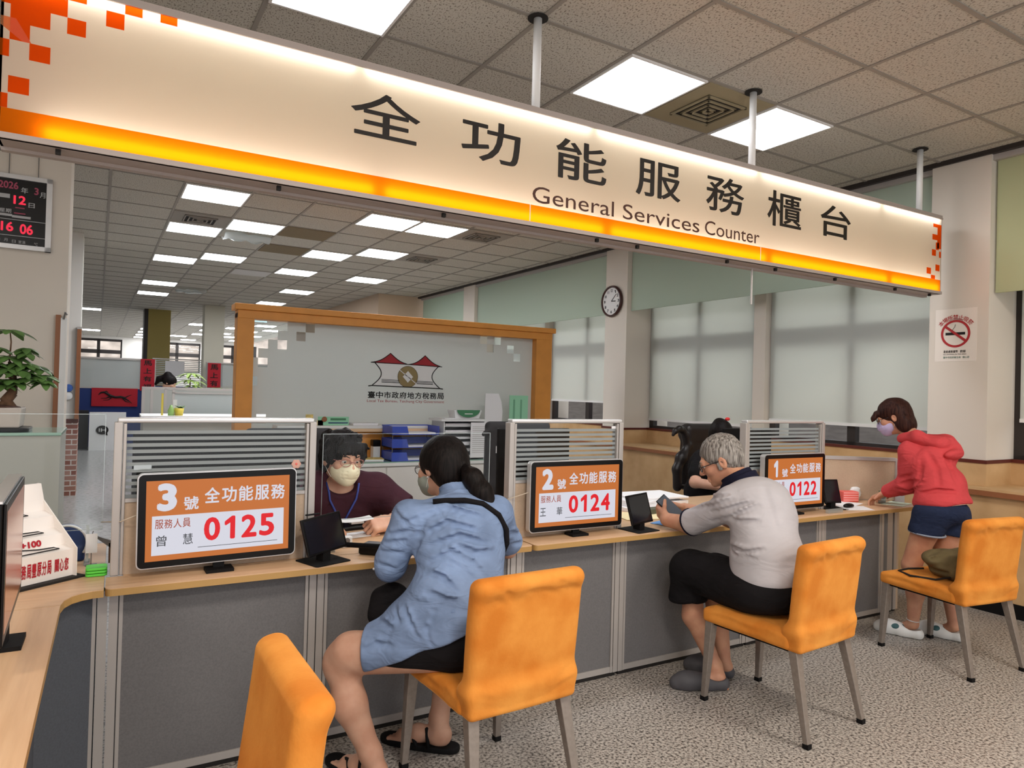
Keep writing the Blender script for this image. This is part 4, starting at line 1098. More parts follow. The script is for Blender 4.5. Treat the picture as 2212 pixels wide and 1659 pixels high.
# ------------------------------------------------------------------ no smoking notice (on the column, building frame)
t = thing('no_smoking_notice', 'white notice with a red no smoking ring on the big column', 'notice', (WALLX, 2.775, 1.80), g=True)
NX = WALLX; uu, vv = (0, -1, 0), (0, 0, 1)
yc, zc = 2.775, 2.01
def nplate(y0, y1, z0, z1, x): return MB().add([(x, y0, z0), (x, y1, z0), (x, y1, z1), (x, y0, z1)], [(0, 3, 2, 1)])
obj('sheet', MB().box(NX-.002, NX, yc-.148, yc+.148, 1.80, 2.20), mat('notice_white', rgb(236, 226, 216), .4), t)
obj('ring', MB().lathe([(.088, 0), (.105, 0)], (NX-.004, yc, zc), 48, ((0, -1, 0), (0, 0, 1), (-1, 0, 0)), False), mat('sign_red', rgb(178, 44, 48), .5), t)
a = rad(-38); obj('slash', MB().obox((NX-.0045, yc, zc), (.0005, .096, .009), ((1, 0, 0), (0, -math.cos(a), math.sin(a)), (0, math.sin(a), math.cos(a)))), MATS['sign_red'], t)
obj('cigarette', MB().box(NX-.0035, NX-.0025, yc-.068, yc+.072, zc-.010, zc+.010), MATS['ink'], t)
obj('smoke', MB().tube([(NX-.003, yc+.045, zc+.022), (NX-.003, yc+.02, zc+.030), (NX-.003, yc+.006, zc+.050), (NX-.003, yc, zc+.07)], .0022, 5), MATS['alu_dark'], t)
m = MB(); write(m, '本場所禁止吸菸', -.115, .115, .108, .145, (NX-.004, yc, zc), uu, vv, .012, arc=(0, .105, .12)); obj('red_text', m, MATS['sign_red'], t)
m = MB(); write(m, 'NO SMOKING', -.045, .05, .109, .121, (NX-.004, yc, zc-.004), uu, vv, .0, arc=(0, .105, .11))
write(m, '違者處新臺幣', -.085, .02, -.145, -.125, (NX-.004, yc, zc), uu, vv, .01); write(m, '罰鍰', .035, .075, -.145, -.125, (NX-.004, yc, zc), uu, vv, .01)
write(m, 'NO SMOKING IN THIS AREA', -.085, .08, -.161, -.152, (NX-.004, yc, zc), uu, vv)
obj('black_text', m, MATS['ink'], t)
m = MB(); write(m, '臺中市政府衛生局', -.085, .04, -.188, -.172, (NX-.004, yc, zc), uu, vv, .01); write(m, '關心您', .055, .1, -.188, -.172, (NX-.004, yc, zc), uu, vv, .01)
obj('green_text', m, mat('grey_green', rgb(96, 128, 116), .6), t)

# ------------------------------------------------------------------ LED calendar on the left wall
LY = 5.78
t = thing('led_calendar', 'black electronic calendar board with red digits in a silver frame on the left wall', 'calendar board', (-.75, 5.8, 2.36), g=True)
X0, X1, Z0, Z1 = -1.03, -.305, 2.36, 2.865
f = MB().box(X0, X1, LY, 5.82, Z1-.03, Z1).box(X0, X1, LY, 5.82, Z0, Z0+.03).box(X0, X0+.03, LY, 5.82, Z0, Z1).box(X1-.034, X1, LY, 5.82, Z0, Z1)
obj('frame', f, MATS['silver'], t)
obj('panel', MB().box(X0+.03, X1-.034, LY+.012, 5.815, Z0+.03, Z1-.03), mat('led_black', rgb(14, 10, 12), .25), t)
mat('led_red', rgb(60, 8, 12), .5, emis=rgb(224, 40, 66), estr=1.0); mat('led_dim', rgb(60, 20, 28), .5, emis=rgb(120, 44, 60), estr=.6)
mat('led_grey', rgb(180, 180, 182), .5)
LO = (.030, LY+.0105, 0); A_, B_ = (1, 0, 0), (0, 0, 1)
# measured on the board: right inner edge at x=-.369
def lw(txt, x0, x1, z0, z1, m, nm, off=.03): obj(nm, write(MB(), txt, x0, x1, z0, z1, LO, A_, B_, off), MATS[m], t)
lw('2026', -.64, -.53, 2.765, 2.815, 'led_dim', 'year_digits')
lw('年', -.515, -.475, 2.745, 2.785, 'led_grey', 'label_year', .01)
lw('3', -.44, -.415, 2.745, 2.795, 'led_dim', 'month_digit')
lw('月', -.408, -.376, 2.73, 2.768, 'led_grey', 'label_month', .01)
lw('12', -.555, -.485, 2.665, 2.725, 'led_red', 'day_digits')
lw('日', -.47, -.435, 2.652, 2.685, 'led_grey', 'label_day', .01)
lw('星期', -.63, -.565, 2.60, 2.628, 'led_grey', 'label_week', .01)
lw('二', -.55, -.485, 2.60, 2.645, 'led_dim', 'week_digit', .02)
lw('16', -.62, -.55, 2.475, 2.54, 'led_red', 'hour_digits')
lw('06', -.515, -.44, 2.465, 2.535, 'led_red', 'minute_digits')
m = MB(); write(m, '農曆', -.66, -.62, 2.405, 2.425, LO, A_, B_); write(m, '月', -.60, -.58, 2.405, 2.425, LO, A_, B_); write(m, '日', -.555, -.535, 2.40, 2.42, LO, A_, B_); write(m, '室溫', -.52, -.48, 2.40, 2.42, LO, A_, B_); write(m, '℃', -.43, -.41, 2.395, 2.415, LO, A_, B_)
obj('small_labels', m, MATS['led_grey'], t)
m = MB().box(X0+.03, X1-.034, LY+.010, LY+.0118, 2.556, 2.560).box(X0+.03, X1-.034, LY+.010, LY+.0118, 2.447, 2.451)
m.box(-.67, -.53, LY+.010, LY+.0118, 2.578, 2.594).box(-.53, -.425, LY+.010, LY+.0118, 2.572, 2.588).box(-.67, -.545, LY+.010, LY+.0118, 2.70, 2.728)
obj('white_bars', m, MATS['led_grey'], t)
m = MB()
for x in (-.39, -.555, -.92): m.tube([(x, 5.8, Z1), (x, 5.8, 3.02)], .003, 6)
obj('hanging_wires', m, MATS['alu_dark'], t)
obj('picture_rail', MB().box(-2.6, -.24, 5.80, 5.82, 3.02, 3.035), MATS['alu_dark'], g=True, label='thin metal hanging rail on the left wall above the calendar board', cat='picture rail')

# ------------------------------------------------------------------ grey cabinet with the potted plant
box_c = thing('side_cabinet', 'tall plain grey cabinet with a green glass top on the left', 'cabinet', (-.8, 4.85, 0))
obj('body', MB().box(-1.35, -.26, 4.6, 5.1, 0, 1.165), MATS['cabinet_grey'], box_c)
obj('glass_top', MB().box(-1.36, -.255, 4.59, 5.1, 1.165, 1.182), MATS['glass_green'], box_c, bevel=.003)
t = thing('plant_pot', 'square pale stone pot with a small money tree standing on the grey cabinet', 'potted plant', (-.55, 4.72, 1.182))
obj('saucer', MB().prism(rounded(-.74, -.41, 4.62, 4.88, .05, (1, 1, 1, 1)), 1.182, 1.205), MATS['black_plastic'], t, bevel=.004)
obj('pot', MB().add([(-.69, 4.65, 1.205), (-.455, 4.65, 1.205), (-.455, 4.86, 1.205), (-.69, 4.86, 1.205), (-.70, 4.64, 1.315), (-.445, 4.64, 1.315), (-.445, 4.87, 1.315), (-.70, 4.87, 1.315)],
   [(3,2,1,0),(0,1,5,4),(1,2,6,5),(2,3,7,6),(3,0,4,7),(4,5,6,7)]), MATS['concrete_pot'], t, bevel=.008)
obj('soil', MB().ball((-.555, 4.75, 1.312), (.10, .09, .018), 16, 8), MATS['soil'], t)
tr = obj('trunk', MB().tube([(-.505, 4.74, 1.31), (-.53, 4.75, 1.36), (-.50, 4.74, 1.40), (-.495, 4.75, 1.44), (-.50, 4.75, 1.50), (-.52, 4.75, 1.57)], [.03, .028, .024, .018, .014, .008], 10)
   .tube([(-.57, 4.75, 1.31), (-.52, 4.74, 1.35), (-.49, 4.75, 1.39)], [.022, .02, .015], 8), MATS['bark'], t, smooth=True)
obj('stem', MB().tube([(-.52, 4.75, 1.57), (-.515, 4.75, 1.68), (-.522, 4.75, 1.745)], [.005, .004, .003], 6).tube([(-.50, 4.75, 1.46), (-.56, 4.74, 1.53), (-.60, 4.74, 1.57)], [.006, .005, .003], 6)
    .tube([(-.495, 4.75, 1.45), (-.42, 4.75, 1.50), (-.37, 4.75, 1.50)], [.006, .005, .003], 6), MATS['bark'], t)
def leaf(mb, base, d, L, W, droop=.5):
    base = Vector(base); d = Vector(d).normalized(); side = d.cross(Vector((0, 0, 1)))
    side = side.normalized() if side.length > .01 else Vector((1, 0, 0)); n = 5; vs = []; fs = []
    for i in range(n+1):
        f = i/n; w = W*math.sin(PI*min(1, f*.92+.05))**.8*.5; p = base+d*L*f+Vector((0, 0, -droop*L*f*f))
        vs += [p-side*w-Vector((0, 0, .12*w)), p+Vector((0, 0, .06*w)), p+side*w-Vector((0, 0, .12*w))]
    for i in range(n):
        for k in (0, 1): fs.append((i*3+k, i*3+k+1, i*3+k+4, i*3+k+3))
    return mb.add(vs, fs)
rs = random.Random(5); m = MB()
def whorl(mb, c, n, L, W, droop, up=.1, jit=.25):
    a0 = rs.uniform(0, 6)
    for k in range(n):
        a = a0+2*PI*k/n+rs.uniform(-jit, jit); leaf(mb, c, (math.cos(a), math.sin(a), up+rs.uniform(-.1, .1)), L*rs.uniform(.8, 1.15), W, droop)
for c, n, L in (((-.522, 4.75, 1.745), 6, .13), ((-.52, 4.75, 1.60), 8, .12), ((-.60, 4.74, 1.57), 8, .10), ((-.44, 4.74, 1.56), 8, .10), ((-.37, 4.75, 1.50), 8, .09), ((-.52, 4.72, 1.53), 9, .11),
                ((-.46, 4.70, 1.52), 8, .11), ((-.41, 4.78, 1.55), 7, .10), ((-.56, 4.70, 1.52), 8, .11), ((-.50, 4.68, 1.47), 7, .08), ((-.43, 4.72, 1.48), 7, .09), ((-.36, 4.72, 1.47), 6, .07), ((-.62, 4.76, 1.60), 6, .09)):
    whorl(m, c, n+2, L*1.05, .052, .45)
for q in range(12):
    whorl(m, (-.50+rs.uniform(-.15, .16), 4.73+rs.uniform(-.08, .08), 1.55+rs.uniform(-.11, .11)), 6, .075, .045, .6)
obj('foliage', m, MATS['leaf'], t, smooth=True, kind='stuff')

# ------------------------------------------------------------------ things on the left counter
# white stepped display box with drawn cars
t = thing('car_display_box', 'white stepped cardboard display with car drawings and red lettering on the corner counter', 'display box', (-.29, 2.91, DZ), rot=.64, local=True)
# local frame: x to the right along the front, y away from the viewer
BW = .25
prof = [(-.01, 0), (-.01, .105), (.04, .118), (.05, .155), (.10, .172), (.11, .215), (.16, .232), (.17, .27), (.19, .33), (.20, .33), (.20, 0)]
vs = []; fs = []; n = len(prof)
for x in (-BW, BW-.045):
    for y, z in prof: vs.append((x, y, z))
fs = [tuple(range(n-1, -1, -1)), tuple(n+k for k in range(n))] + [(k, (k+1) % n, n+(k+1) % n, n+k) for k in range(n)]
fs = [f[::-1] for f in fs]
mat('card_white', rgb(236, 228, 222), .7)
obj('body', MB().add(vs, fs), MATS['card_white'], t)
obj('side_wing', MB().slab([(-.03, 0), (-.03, .11), (.17, .27), (.19, .33), (.21, .33), (.21, 0)], (BW-.045, 0, 0), (0, 1, 0), (0, 0, 1), (1, 0, 0), .003), MATS['card_white'], t)
obj('base_tray', MB().box(-BW-.01, BW-.02, -.045, .22, 0, .008), MATS['dark_gap'], t)
m = MB(); 
for i, ch in enumerate('稅務局豐原分局'): write(m, ch, .006+i*.0175, .006+i*.0175+.0155, .030, .080, (0, -.0115, 0), (1, 0, 0), (0, 0, 1), .03)
for i, ch in enumerate('關心您'): write(m, ch, .138+i*.0175, .138+i*.0175+.0155, .032, .078, (0, -.0115, 0), (1, 0, 0), (0, 0, 1), .03)
obj('red_lettering', m, MATS['banner_red'], t)
def slope(i):
    return [((.04, .118), (.05, .155)), ((.10, .172), (.11, .215)), ((.16, .232), (.17, .27))][i]
for i, txt in enumerate(('+100', '+50', '+20')):
    (y0, z0), (y1, z1) = slope(i)
    m = write(MB(), txt, .05-i*.02, .05-i*.02+.018*len(txt), .006, .030, (0, y0-.002, z0), (1, 0, 0), tuple(Vector((0, y1-y0, z1-z0)).normalized()), .05)
    obj('score_text', m, MATS['banner_red'], t)
    c = Vector((.02-i*.02, y0-.03, z0-.004)); d2 = Vector((0, .05, .013)).normalized()
    pts = []
    for a, b in ((-.16, -.012), (-.15, .0), (-.10, .008), (-.07, .022), (.03, .026), (.08, .010), (.13, .006), (.14, -.010)):
        pts.append(tuple(c+Vector((a, 0, 0))+d2*b+Vector((0, 0, .001))))
    obj('car_outline', MB().tube(pts, .0022, 5, True), MATS['ink'], t)
# mug, card, sponge
t = thing('blue_mug', 'dark blue tape holder with a white rim behind the car display box', 'cup', (-.155, 3.30, DZ))
s = SD(); s.disc((-.155, 3.30, .825), (0, 1, 0), .070, .03, .012); s.box((-.155, 3.30, .78), (.066, .03, .03), None, .01, .01)
sobj('body', s, MATS['navy'], t, .004)
obj('rim', MB().tube([(-.155+.072*math.cos(a), 3.27, .825+.072*math.sin(a)) for a in [PI*k/16 for k in range(-3, 20)]], .005, 8), MATS['white_plastic'], t, smooth=True)
t = thing('hanging_card', 'small white card clipped on a wire beside the blue tape holder', 'card', (-.065, 3.18, DZ))
obj('card', MB().box(-.085, -.045, 3.18, 3.182, .80, .875), MATS['paper'], t)
obj('wire_stand', MB().tube([(-.065, 3.185, DZ), (-.065, 3.185, .87), (-.06, 3.184, .885)], .002, 6).box(-.085, -.045, 3.17, 3.20, DZ, .754), MATS['alu_dark'], t)
t = thing('sponge_tray', 'bright green plastic tray stack on the corner counter', 'tray', (-.045, 3.05, DZ))
for i in range(3): obj('tray', MB().prism(rounded(-.078, -.008, 2.99, 3.06, .012, (1, 1, 1, 1)), DZ+.001+i*.011, DZ+.010+i*.011), MATS['light_green_plastic'], t, bevel=.002)
t = thing('desk_flag', 'small grey triangular stand at the corner beside the left partition', 'stand', (-.02, 3.2, DZ))
obj('triangle', MB().slab([(-.05, .12), (.02, .06), (.02, .09)], (-.02, 3.2, DZ), (1, 0, 0), (0, 0, 1), (0, 1, 0), .02), MATS['alu_dark'], t)
obj('post', MB().box(-.006, .003, 3.2, 3.21, DZ, DZ+.08), MATS['bark'], t)
t = thing('number_screen', 'silver edge of a screen seen from the side at the left border of the photo', 'display screen', (-.250, 2.32, DZ), rot=0, local=True, group='counter number screens')
# local: screen faces the visitors of the left counter (+x), seen edge-on
yw = rad(1.8)
obj('housing', MB().obox((0, 0, .253), (.017, .287, .176), rot=yw), MATS['black_plastic'], t, bevel=.006)
obj('silver_rim', MB().obox((-.002, 0, .431), (.017, .289, .003), rot=yw), MATS['silver'], t)
obj('bezel', MB().obox((.020, 0, .255), (.003, .283, .172), rot=yw), MATS['black_plastic'], t, bevel=.002)
obj('screen', MB().obox((.0232, 0, .255), (.0004, .255, .150), rot=yw), mat('scr_grazing', rgb(90, 50, 34), .15, emis=rgb(130, 74, 48), estr=.5), t)
obj('stand', MB().box(-.015, .015, -.02, .02, .01, .09).box(-.05, .05, -.06, .06, 0, .012), MATS['black_matte'], t)

# ------------------------------------------------------------------ olive bag on the empty chair
t = thing('shoulder_bag', 'crumpled olive green fabric bag lying on the empty orange chair', 'bag', (4.27, 2.25, .462))
mat('olive_bag', rgb(104, 92, 62), .85, bump=(30, .4, .01), noise=(12, .2, 3))
s = SD(); s.box((4.30, 2.20, .535), (.15, .11, .075), basis((.2, 1, 0)), .05, .03).ell((4.24, 2.27, .57), (.12, .08, .05), None, .03).ell((4.36, 2.18, .60), (.09, .08, .04), None, .03)
drape(s, [[(4.084, 2.25, .607), (4.182, 2.25, .634), (4.269, 2.25, .649)], [(4.106, 2.25, .58), (4.194, 2.25, .582), (4.286, 2.25, .592)], [(3.996, 2.25, .606), (4.006, 2.25, .571), (4.012, 2.25, .544)], [(4.044, 2.25, .549), (4.163, 2.25, .51), (4.276, 2.25, .482)], [(4.032, 2.25, .635), (4.087, 2.25, .651), (4.158, 2.25, .661)]], .016, .011)
s.cut((0, 0, .463), (0, 0, -1)); sobj('body', s, MATS['olive_bag'], t, .005, ripple((28, 28, 28), .008, 4))
obj('strap', MB().tube([(4.17, 2.14, .50), (4.09, 2.22, .472), (4.05, 2.34, .470), (4.10, 2.44, .470), (4.20, 2.44, .472), (4.22, 2.36, .49)], .006, 8), MATS['dark_gap'], t, smooth=True)
obj('flap_opening', MB().ball((4.30, 2.14, .635), (.035, .014, .012), 12, 8), MATS['dark_gap'], t)
obj('buckle', MB().obox((4.165, 2.165, .525), (.014, .003, .010), rot=-.4), MATS['alu'], t)
# ------------------------------------------------------------------ frosted screen in the orange frame
FY = 6.9
t = thing('frosted_screen', 'large frosted glass screen in an orange frame with a red roofed emblem', 'screen', (2.7, FY, 0))
fx0, fx1 = .965, 4.455
for x0, x1 in ((fx0, 1.115), (4.24, fx1)):
    obj('post', MB().box(x0, x1, FY-.045, FY+.14, 0, 2.15), MATS['frame_orange'], t, bevel=.004)
obj('lintel', MB().box(fx0, fx1, FY-.05, FY+.12, 2.098, 2.175), MATS['frame_orange'], t, bevel=.004)
obj('cap', MB().box(fx0-.03, fx1+.03, FY-.08, FY+.16, 2.175, 2.232), MATS['frame_orange'], t, bevel=.006)
obj('lower_board', MB().box(1.115, 4.24, FY+.03, FY+.08, 0, .85), MATS['frame_orange'], t)
gp = obj('glass', MB().box(1.115, 4.24, FY+.05, FY+.058, .85, 2.098), MATS['pane'], t)
CW, CH = .088, .090; gx, gz = 1.348, 2.098
clearc = {(-1, 1), (0, 0), (0, 2), (2, 1), (3, 0), (-2, 0), (-2, 1), (-2, 2), (-3, 0), (-3, 1), (-3, 2), (-1, 0), (-3, 3), (-2, 4), (-3, 6), (-2, 10), (25, 0), (27, 0), (29, 1), (26, 1), (30, 2)}
ff = MB(); yq = FY+.048
j = 0
while gz-(j+1)*CH > .78:
    z1 = gz-j*CH; z0 = max(.85, z1-CH)
    run = None
    for i in range(-3, 34):
        x0 = max(1.115, gx+i*CW); x1 = min(4.24, gx+(i+1)*CW)
        if x1 <= x0: continue
        if (i, j) in clearc:
            if run is not None: ff.box(run, x0, yq, yq+.0015, z0, z1); run = None
        elif run is None: run = x0
    if run is not None: ff.box(run, 4.24, yq, yq+.0015, z0, z1)
    j += 1
obj('frosted_film', ff, MATS['frost_glass'], gp)
# emblem: two red roofed houses and a coin
EY = yq-.003; O = (0, EY, 0); U = (1, 0, 0); V_ = (0, 0, 1); W_ = (0, 1, 0)
mat('emblem_red', rgb(164, 36, 44), .6); mat('emblem_gold', rgb(148, 128, 84), .6)
def curve(p0, p1, sag, n=8):
    """concave roof line from p0 to p1"""
    r = []
    for k in range(n+1):
        f = k/n; x = p0[0]+(p1[0]-p0[0])*f; z = p0[1]+(p1[1]-p0[1])*f
        r.append((x, z-sag*math.sin(PI*f)))
    return r
lt, pk1, mid, pk2, rt = (2.285, 1.742), (2.496, 1.846), (2.700, 1.737), (2.887, 1.840), (3.088, 1.726)
bl, br = (2.265, 1.497), (3.105, 1.484)
em = thing('wall_emblem', 'emblem of two red roofed houses behind a gold coin on the frosted glass', 'emblem', (2.69, EY, 1.3))
wl = [(2.335, 1.738)]+[(2.335+.075*math.sin(PI*.62*k/8), 1.738-(.238)*k/8) for k in range(1, 8)]+[(2.30, 1.500)]
def side(x0, x1, z0, z1, bulge, n=12):
    return [(x0+(x1-x0)*k/n+bulge*math.sin(PI*k/n), z0+(z1-z0)*k/n) for k in range(n+1)]
L1 = side(2.330, 2.300, 1.738, 1.502, .085); R1 = side(3.045, 3.070, 1.727, 1.489, -.085)
body = L1+R1[::-1]
obj('white_walls', MB().slab(body[::-1], (0, EY+.0012, 0), U, V_, W_, .0005), MATS['white_paint'], em)
def line(pts, w=.005, nm='outline', mm='ink', d=0):
    m = MB().tube([(x, EY+d, z) for x, z in pts], w, 6); return obj(nm, m, MATS[mm], em)
for a, p, b in ((lt, pk1, mid), (mid, pk2, rt)):
    poly = curve(a, p, .022)+curve(p, b, .022)[1:]
    obj('red_roof', MB().slab([(x, z) for x, z in poly][::-1], (0, EY+.0006, 0), U, V_, W_, .0005), MATS['emblem_red'], em)
    line(poly+[(a[0], a[1])], .0045)
line(L1); line(R1); line([bl, L1[-1], R1[-1], br], .006)
for z, w in ((1.565, .0025), (1.553, .003), (1.538, .004)):
    line([(2.405, z+.004), (2.60, z)], w); line([(2.79, z-.002), (2.985, z-.006)], w)
obj('coin', MB().lathe([(0, 0), (.113, 0)], (2.695, EY-.001, 1.605), 40, ((1,0,0),(0,0,1),(0,-1,0)), False), MATS['emblem_gold'], em)
obj('coin_diamond', MB().slab([(-.058, 0), (0, -.062), (.058, 0), (0, .062)], (2.695, EY-.004, 1.605), U, V_, W_, .001).obox((2.64, EY-.003, 1.645), (.058, .001, .004), ((.8, 0, -.6), (0, 1, 0), (.6, 0, .8))).obox((2.75, EY-.003, 1.565), (.058, .001, .004), ((.8, 0, -.6), (0, 1, 0), (.6, 0, .8))), MATS['white_paint'], em)
line([(2.695+.113*math.cos(a), 1.605+.113*math.sin(a)) for a in [2*PI*k/40 for k in range(41)]], .002)
m = MB()
for i, ch in enumerate('臺中市政府地方稅務局'): write(m, ch, 2.262+i*.0865, 2.262+i*.0865+.078, 1.372, 1.442, O, U, V_, .02)
obj('black_lettering', m, MATS['ink'], em)
m = MB(); write(m, 'Local Tax Bureau, Taichung City Government', 2.255, 3.125, 1.322, 1.358, O, U, V_, .0)
obj('red_lettering', m, MATS['emblem_red'], em)

# ------------------------------------------------------------------ credenza with its hutch behind the staff
t = thing('credenza', 'long low white cabinet with green glass top in front of the frosted screen', 'cabinet', (2.9, 6.5, 0))
obj('carcass', MB().box(1.3, 4.2, 6.30, 6.82, .06, .735), MATS['credenza'], t)
obj('plinth', MB().box(1.32, 4.18, 6.33, 6.8, 0, .06), MATS['black_matte'], t)
obj('front_edge', MB().box(1.29, 4.21, 6.27, 6.82, .735, .768), MATS['white_paint'], t, bevel=.008)
obj('glass_top', MB().box(1.31, 4.19, 6.29, 6.60, .768, .776), MATS['glass_green'], t)
for i, x in enumerate((1.31, 1.78, 2.25, 2.86, 3.33, 3.80)):
    obj('door', MB().box(x+.006, x+(.455 if x != 2.25 else .60), 6.285, 6.30, .07, .725), MATS['credenza'], t, bevel=.003)
obj('orange_back', MB().box(1.3, 4.2, 6.70, 6.74, .776, 1.045), MATS['frame_orange'], t)
obj('shelf', MB().box(1.3, 4.2, 6.60, 6.84, 1.075, 1.105), MATS['white_paint'], t, bevel=.004)
obj('shelf_edge', MB().box(1.3, 4.2, 6.60, 6.84, 1.045, 1.075), mat('peach', rgb(232, 196, 158), .5), t)
# blue letter trays
mat('tray_blue', rgb(66, 88, 190), .4); mat('tray_blue_dark', rgb(40, 50, 110), .4)
for k, z in enumerate((.778, .905, 1.03)):
    tt = thing('letter_tray', ('bottom', 'middle', 'top')[k]+' blue letter tray of the three stacked on the white cabinet', 'letter tray', (2.56, 6.45, z), group='blue letter trays')
    x0, x1, y0, y1 = 2.31, 2.80, 6.32, 6.62
    m = MB().box(x0, x1, y0, y1, z, z+.006).box(x0, x0+.006, y0, y1, z, z+.085).box(x1-.006, x1, y0, y1, z, z+.085).box(x0, x1, y1-.006, y1, z, z+.085)
    m.add([(x0, y0, z), (x0+.17, y0, z), (x0+.15, y0, z+.085), (x0, y0, z+.085), (x0, y0-.006, z), (x0+.17, y0-.006, z), (x0+.15, y0-.006, z+.085), (x0, y0-.006, z+.085)], [(3,2,1,0),(4,5,6,7),(0,1,5,4),(1,2,6,5),(2,3,7,6),(3,0,4,7)])
    obj('tray', m, MATS['tray_blue'], tt)
    obj('papers', MB().box(x0+.03, x1-.03, y0+.02, y1-.02, z+.006, z+.022), MATS['paper'], tt)
    if k < 2:
        pm = MB()
        for x, y in ((x0+.01, y0+.01), (x1-.01, y0+.01), (x0+.01, y1-.012), (x1-.01, y1-.012)): pm.tube([(x, y, z+.08), (x, y, z+.124)], .004, 6)
        obj('spacers', pm, MATS['alu_dark'], tt)
# white sorter
t = thing('paper_sorter', 'white desktop sorter with stacked paper slots beside the blue trays', 'paper sorter', (3.06, 6.45, .776))
m = MB().box(2.84, 2.85, 6.30, 6.6, .776, 1.17).box(3.29, 3.30, 6.30, 6.6, .776, 1.17).box(2.80, 3.31, 6.27, 6.6, 1.165, 1.185).box(2.84, 3.30, 6.59, 6.6, .776, 1.17)
obj('shell', m, MATS['white_plastic'], t)
for k in range(6): obj('shelf', MB().box(2.85, 3.29, 6.31, 6.59, .80+k*.062, .806+k*.062), MATS['white_plastic'], t)
for k in range(6): obj('papers', MB().box(2.87, 3.27, 6.33, 6.57, .807+k*.062, .807+k*.062+(.012+.006*(k % 3))), MATS['paper'], t)
obj('paper_list', MB().box(3.12, 3.315, 6.262, 6.266, .80, 1.155), MATS['paper'], t, label='printed list hanging on the front')
m = MB()
for k in range(14): m.box(3.14, 3.30, 6.2605, 6.2615, .85+k*.02, .853+k*.02)
obj('list_lines', m, MATS['grid_metal'], t)
sheet(3.02, 6.42, 1.187, .36, .2, .1, 'paper', 'loose white papers on top of the white sorter', th=.006)
t = thing('green_dome_box', 'white box with a green half round lid on top of the sorter', 'box', (3.13, 6.42, 1.187))
obj('white_tray', MB().add([(2.99, 6.36, 1.193), (3.26, 6.36, 1.193), (3.26, 6.50, 1.193), (2.99, 6.50, 1.193), (2.97, 6.34, 1.275), (3.28, 6.34, 1.275), (3.28, 6.52, 1.275), (2.97, 6.52, 1.275)], [(3,2,1,0),(4,5,6,7),(0,1,5,4),(1,2,6,5),(2,3,7,6),(3,0,4,7)]), MATS['white_plastic'], t)
obj('green_panel', MB().slab([(.13*math.cos(a), .075*math.sin(a)) for a in [PI+PI*k/14 for k in range(15)]], (3.125, 6.330, 1.278), U, V_, W_, .004), MATS['green_dark'], t)
obj('white_mark', MB().box(3.08, 3.17, 6.327, 6.329, 1.235, 1.243), MATS['white_paint'], t)
t = thing('catalogue', 'thick yellowish catalogue lying on the green glass top', 'book', (2.06, 6.43, .777), rot=-.2, local=True)
obj('pages', MB().box(-.19, .19, -.08, .10, .002, .022), MATS['paper'], t)
obj('cover', MB().box(-.19, .195, -.08, .105, .022, .026), MATS['book_yellow'], t)
t = thing('black_punch', 'black punch standing on the white box left of the blue trays', 'punch', (2.25, 6.62, .777))
obj('stand', MB().box(2.215, 2.285, 6.58, 6.66, .777, .90), MATS['white_plastic'], t)
obj('head', MB().box(2.21, 2.29, 6.575, 6.665, .90, .965), MATS['black_plastic'], t, bevel=.008)
sobj('tape_roll', SD().ell((3.40, 6.40, .80), (.06, .04, .024)), MATS['leaf_light'], None, .005, label='small green folded cloth right of the sorter on the glass top', cat='cloth')
mat('card_green', rgb(158, 216, 180), .7)
t = thing('standing_card', 'tall curved white card standing on the shelf of the orange screen', 'card', (3.61, 6.70, 1.105))
obj('card', MB().tube([(3.61, 6.70, 1.106), (3.61, 6.70, 1.108)], .002, 4).slab([(-.105, 0), (.105, 0), (.115, .15), (.095, .26), (.06, .345), (-.105, .345)], (3.61, 6.70, 1.106), U, V_, W_, .004), MATS['paper'], t)
t = thing('standing_card', 'light green note card standing beside the right orange post', 'card', (3.93, 6.70, 1.105))
obj('card', MB().slab([(-.12, 0), (.12, 0), (.12, .33), (-.12, .33)], (3.93, 6.70, 1.106), U, V_, W_, .004), MATS['card_green'], t)
m = MB()
for i, (x, s_) in enumerate(((-.07, '免費諮詢'), (.03, '請勿停留'))):
    pass
for x in (-.07, .02): m.box(3.93+x, 3.93+x+.018, 6.694, 6.696, 1.16, 1.39)
obj('faint_columns', m, mat('card_green_dark', rgb(120, 176, 142), .7), t)
for i, (x, z0, z1, w, mm, lb) in enumerate(((1.60, 1.106, 1.21, .07, 'book_yellow', 'yellow sticky note card on the shelf behind the left partition post'),
        (1.70, 1.106, 1.155, .06, 'cream_cloth', 'pale orange little card on the shelf above the staff member'),
        (1.83, 1.106, 1.19, .30, 'card_green', 'pale green card strip with a small figure above the staff member'))):
    tt = thing('shelf_card', lb, 'card', (x, 6.64, 1.105)); obj('card', MB().box(x-w/2, x+w/2, 6.64, 6.644, z0, z1), MATS[mm], tt)
    if i == 2:
        obj('round_figure', MB().ball((1.74, 6.632, 1.165), (.026, .006, .026), 12, 8), MATS['ledge_brown'], tt)
        obj('green_stripe', MB().box(1.80, 1.95, 6.636, 6.638, 1.155, 1.175), MATS['green_dark'], tt)
        obj('blue_stripe', MB().box(1.78, 1.97, 6.636, 6.638, 1.125, 1.135), MATS['navy'], tt)
box_obj('white_binder', 2.02, 2.27, 6.62, 6.80, 1.106, 1.128, MATS['paper'], label='flat white binder on the shelf left of the blue trays', cat='binder')

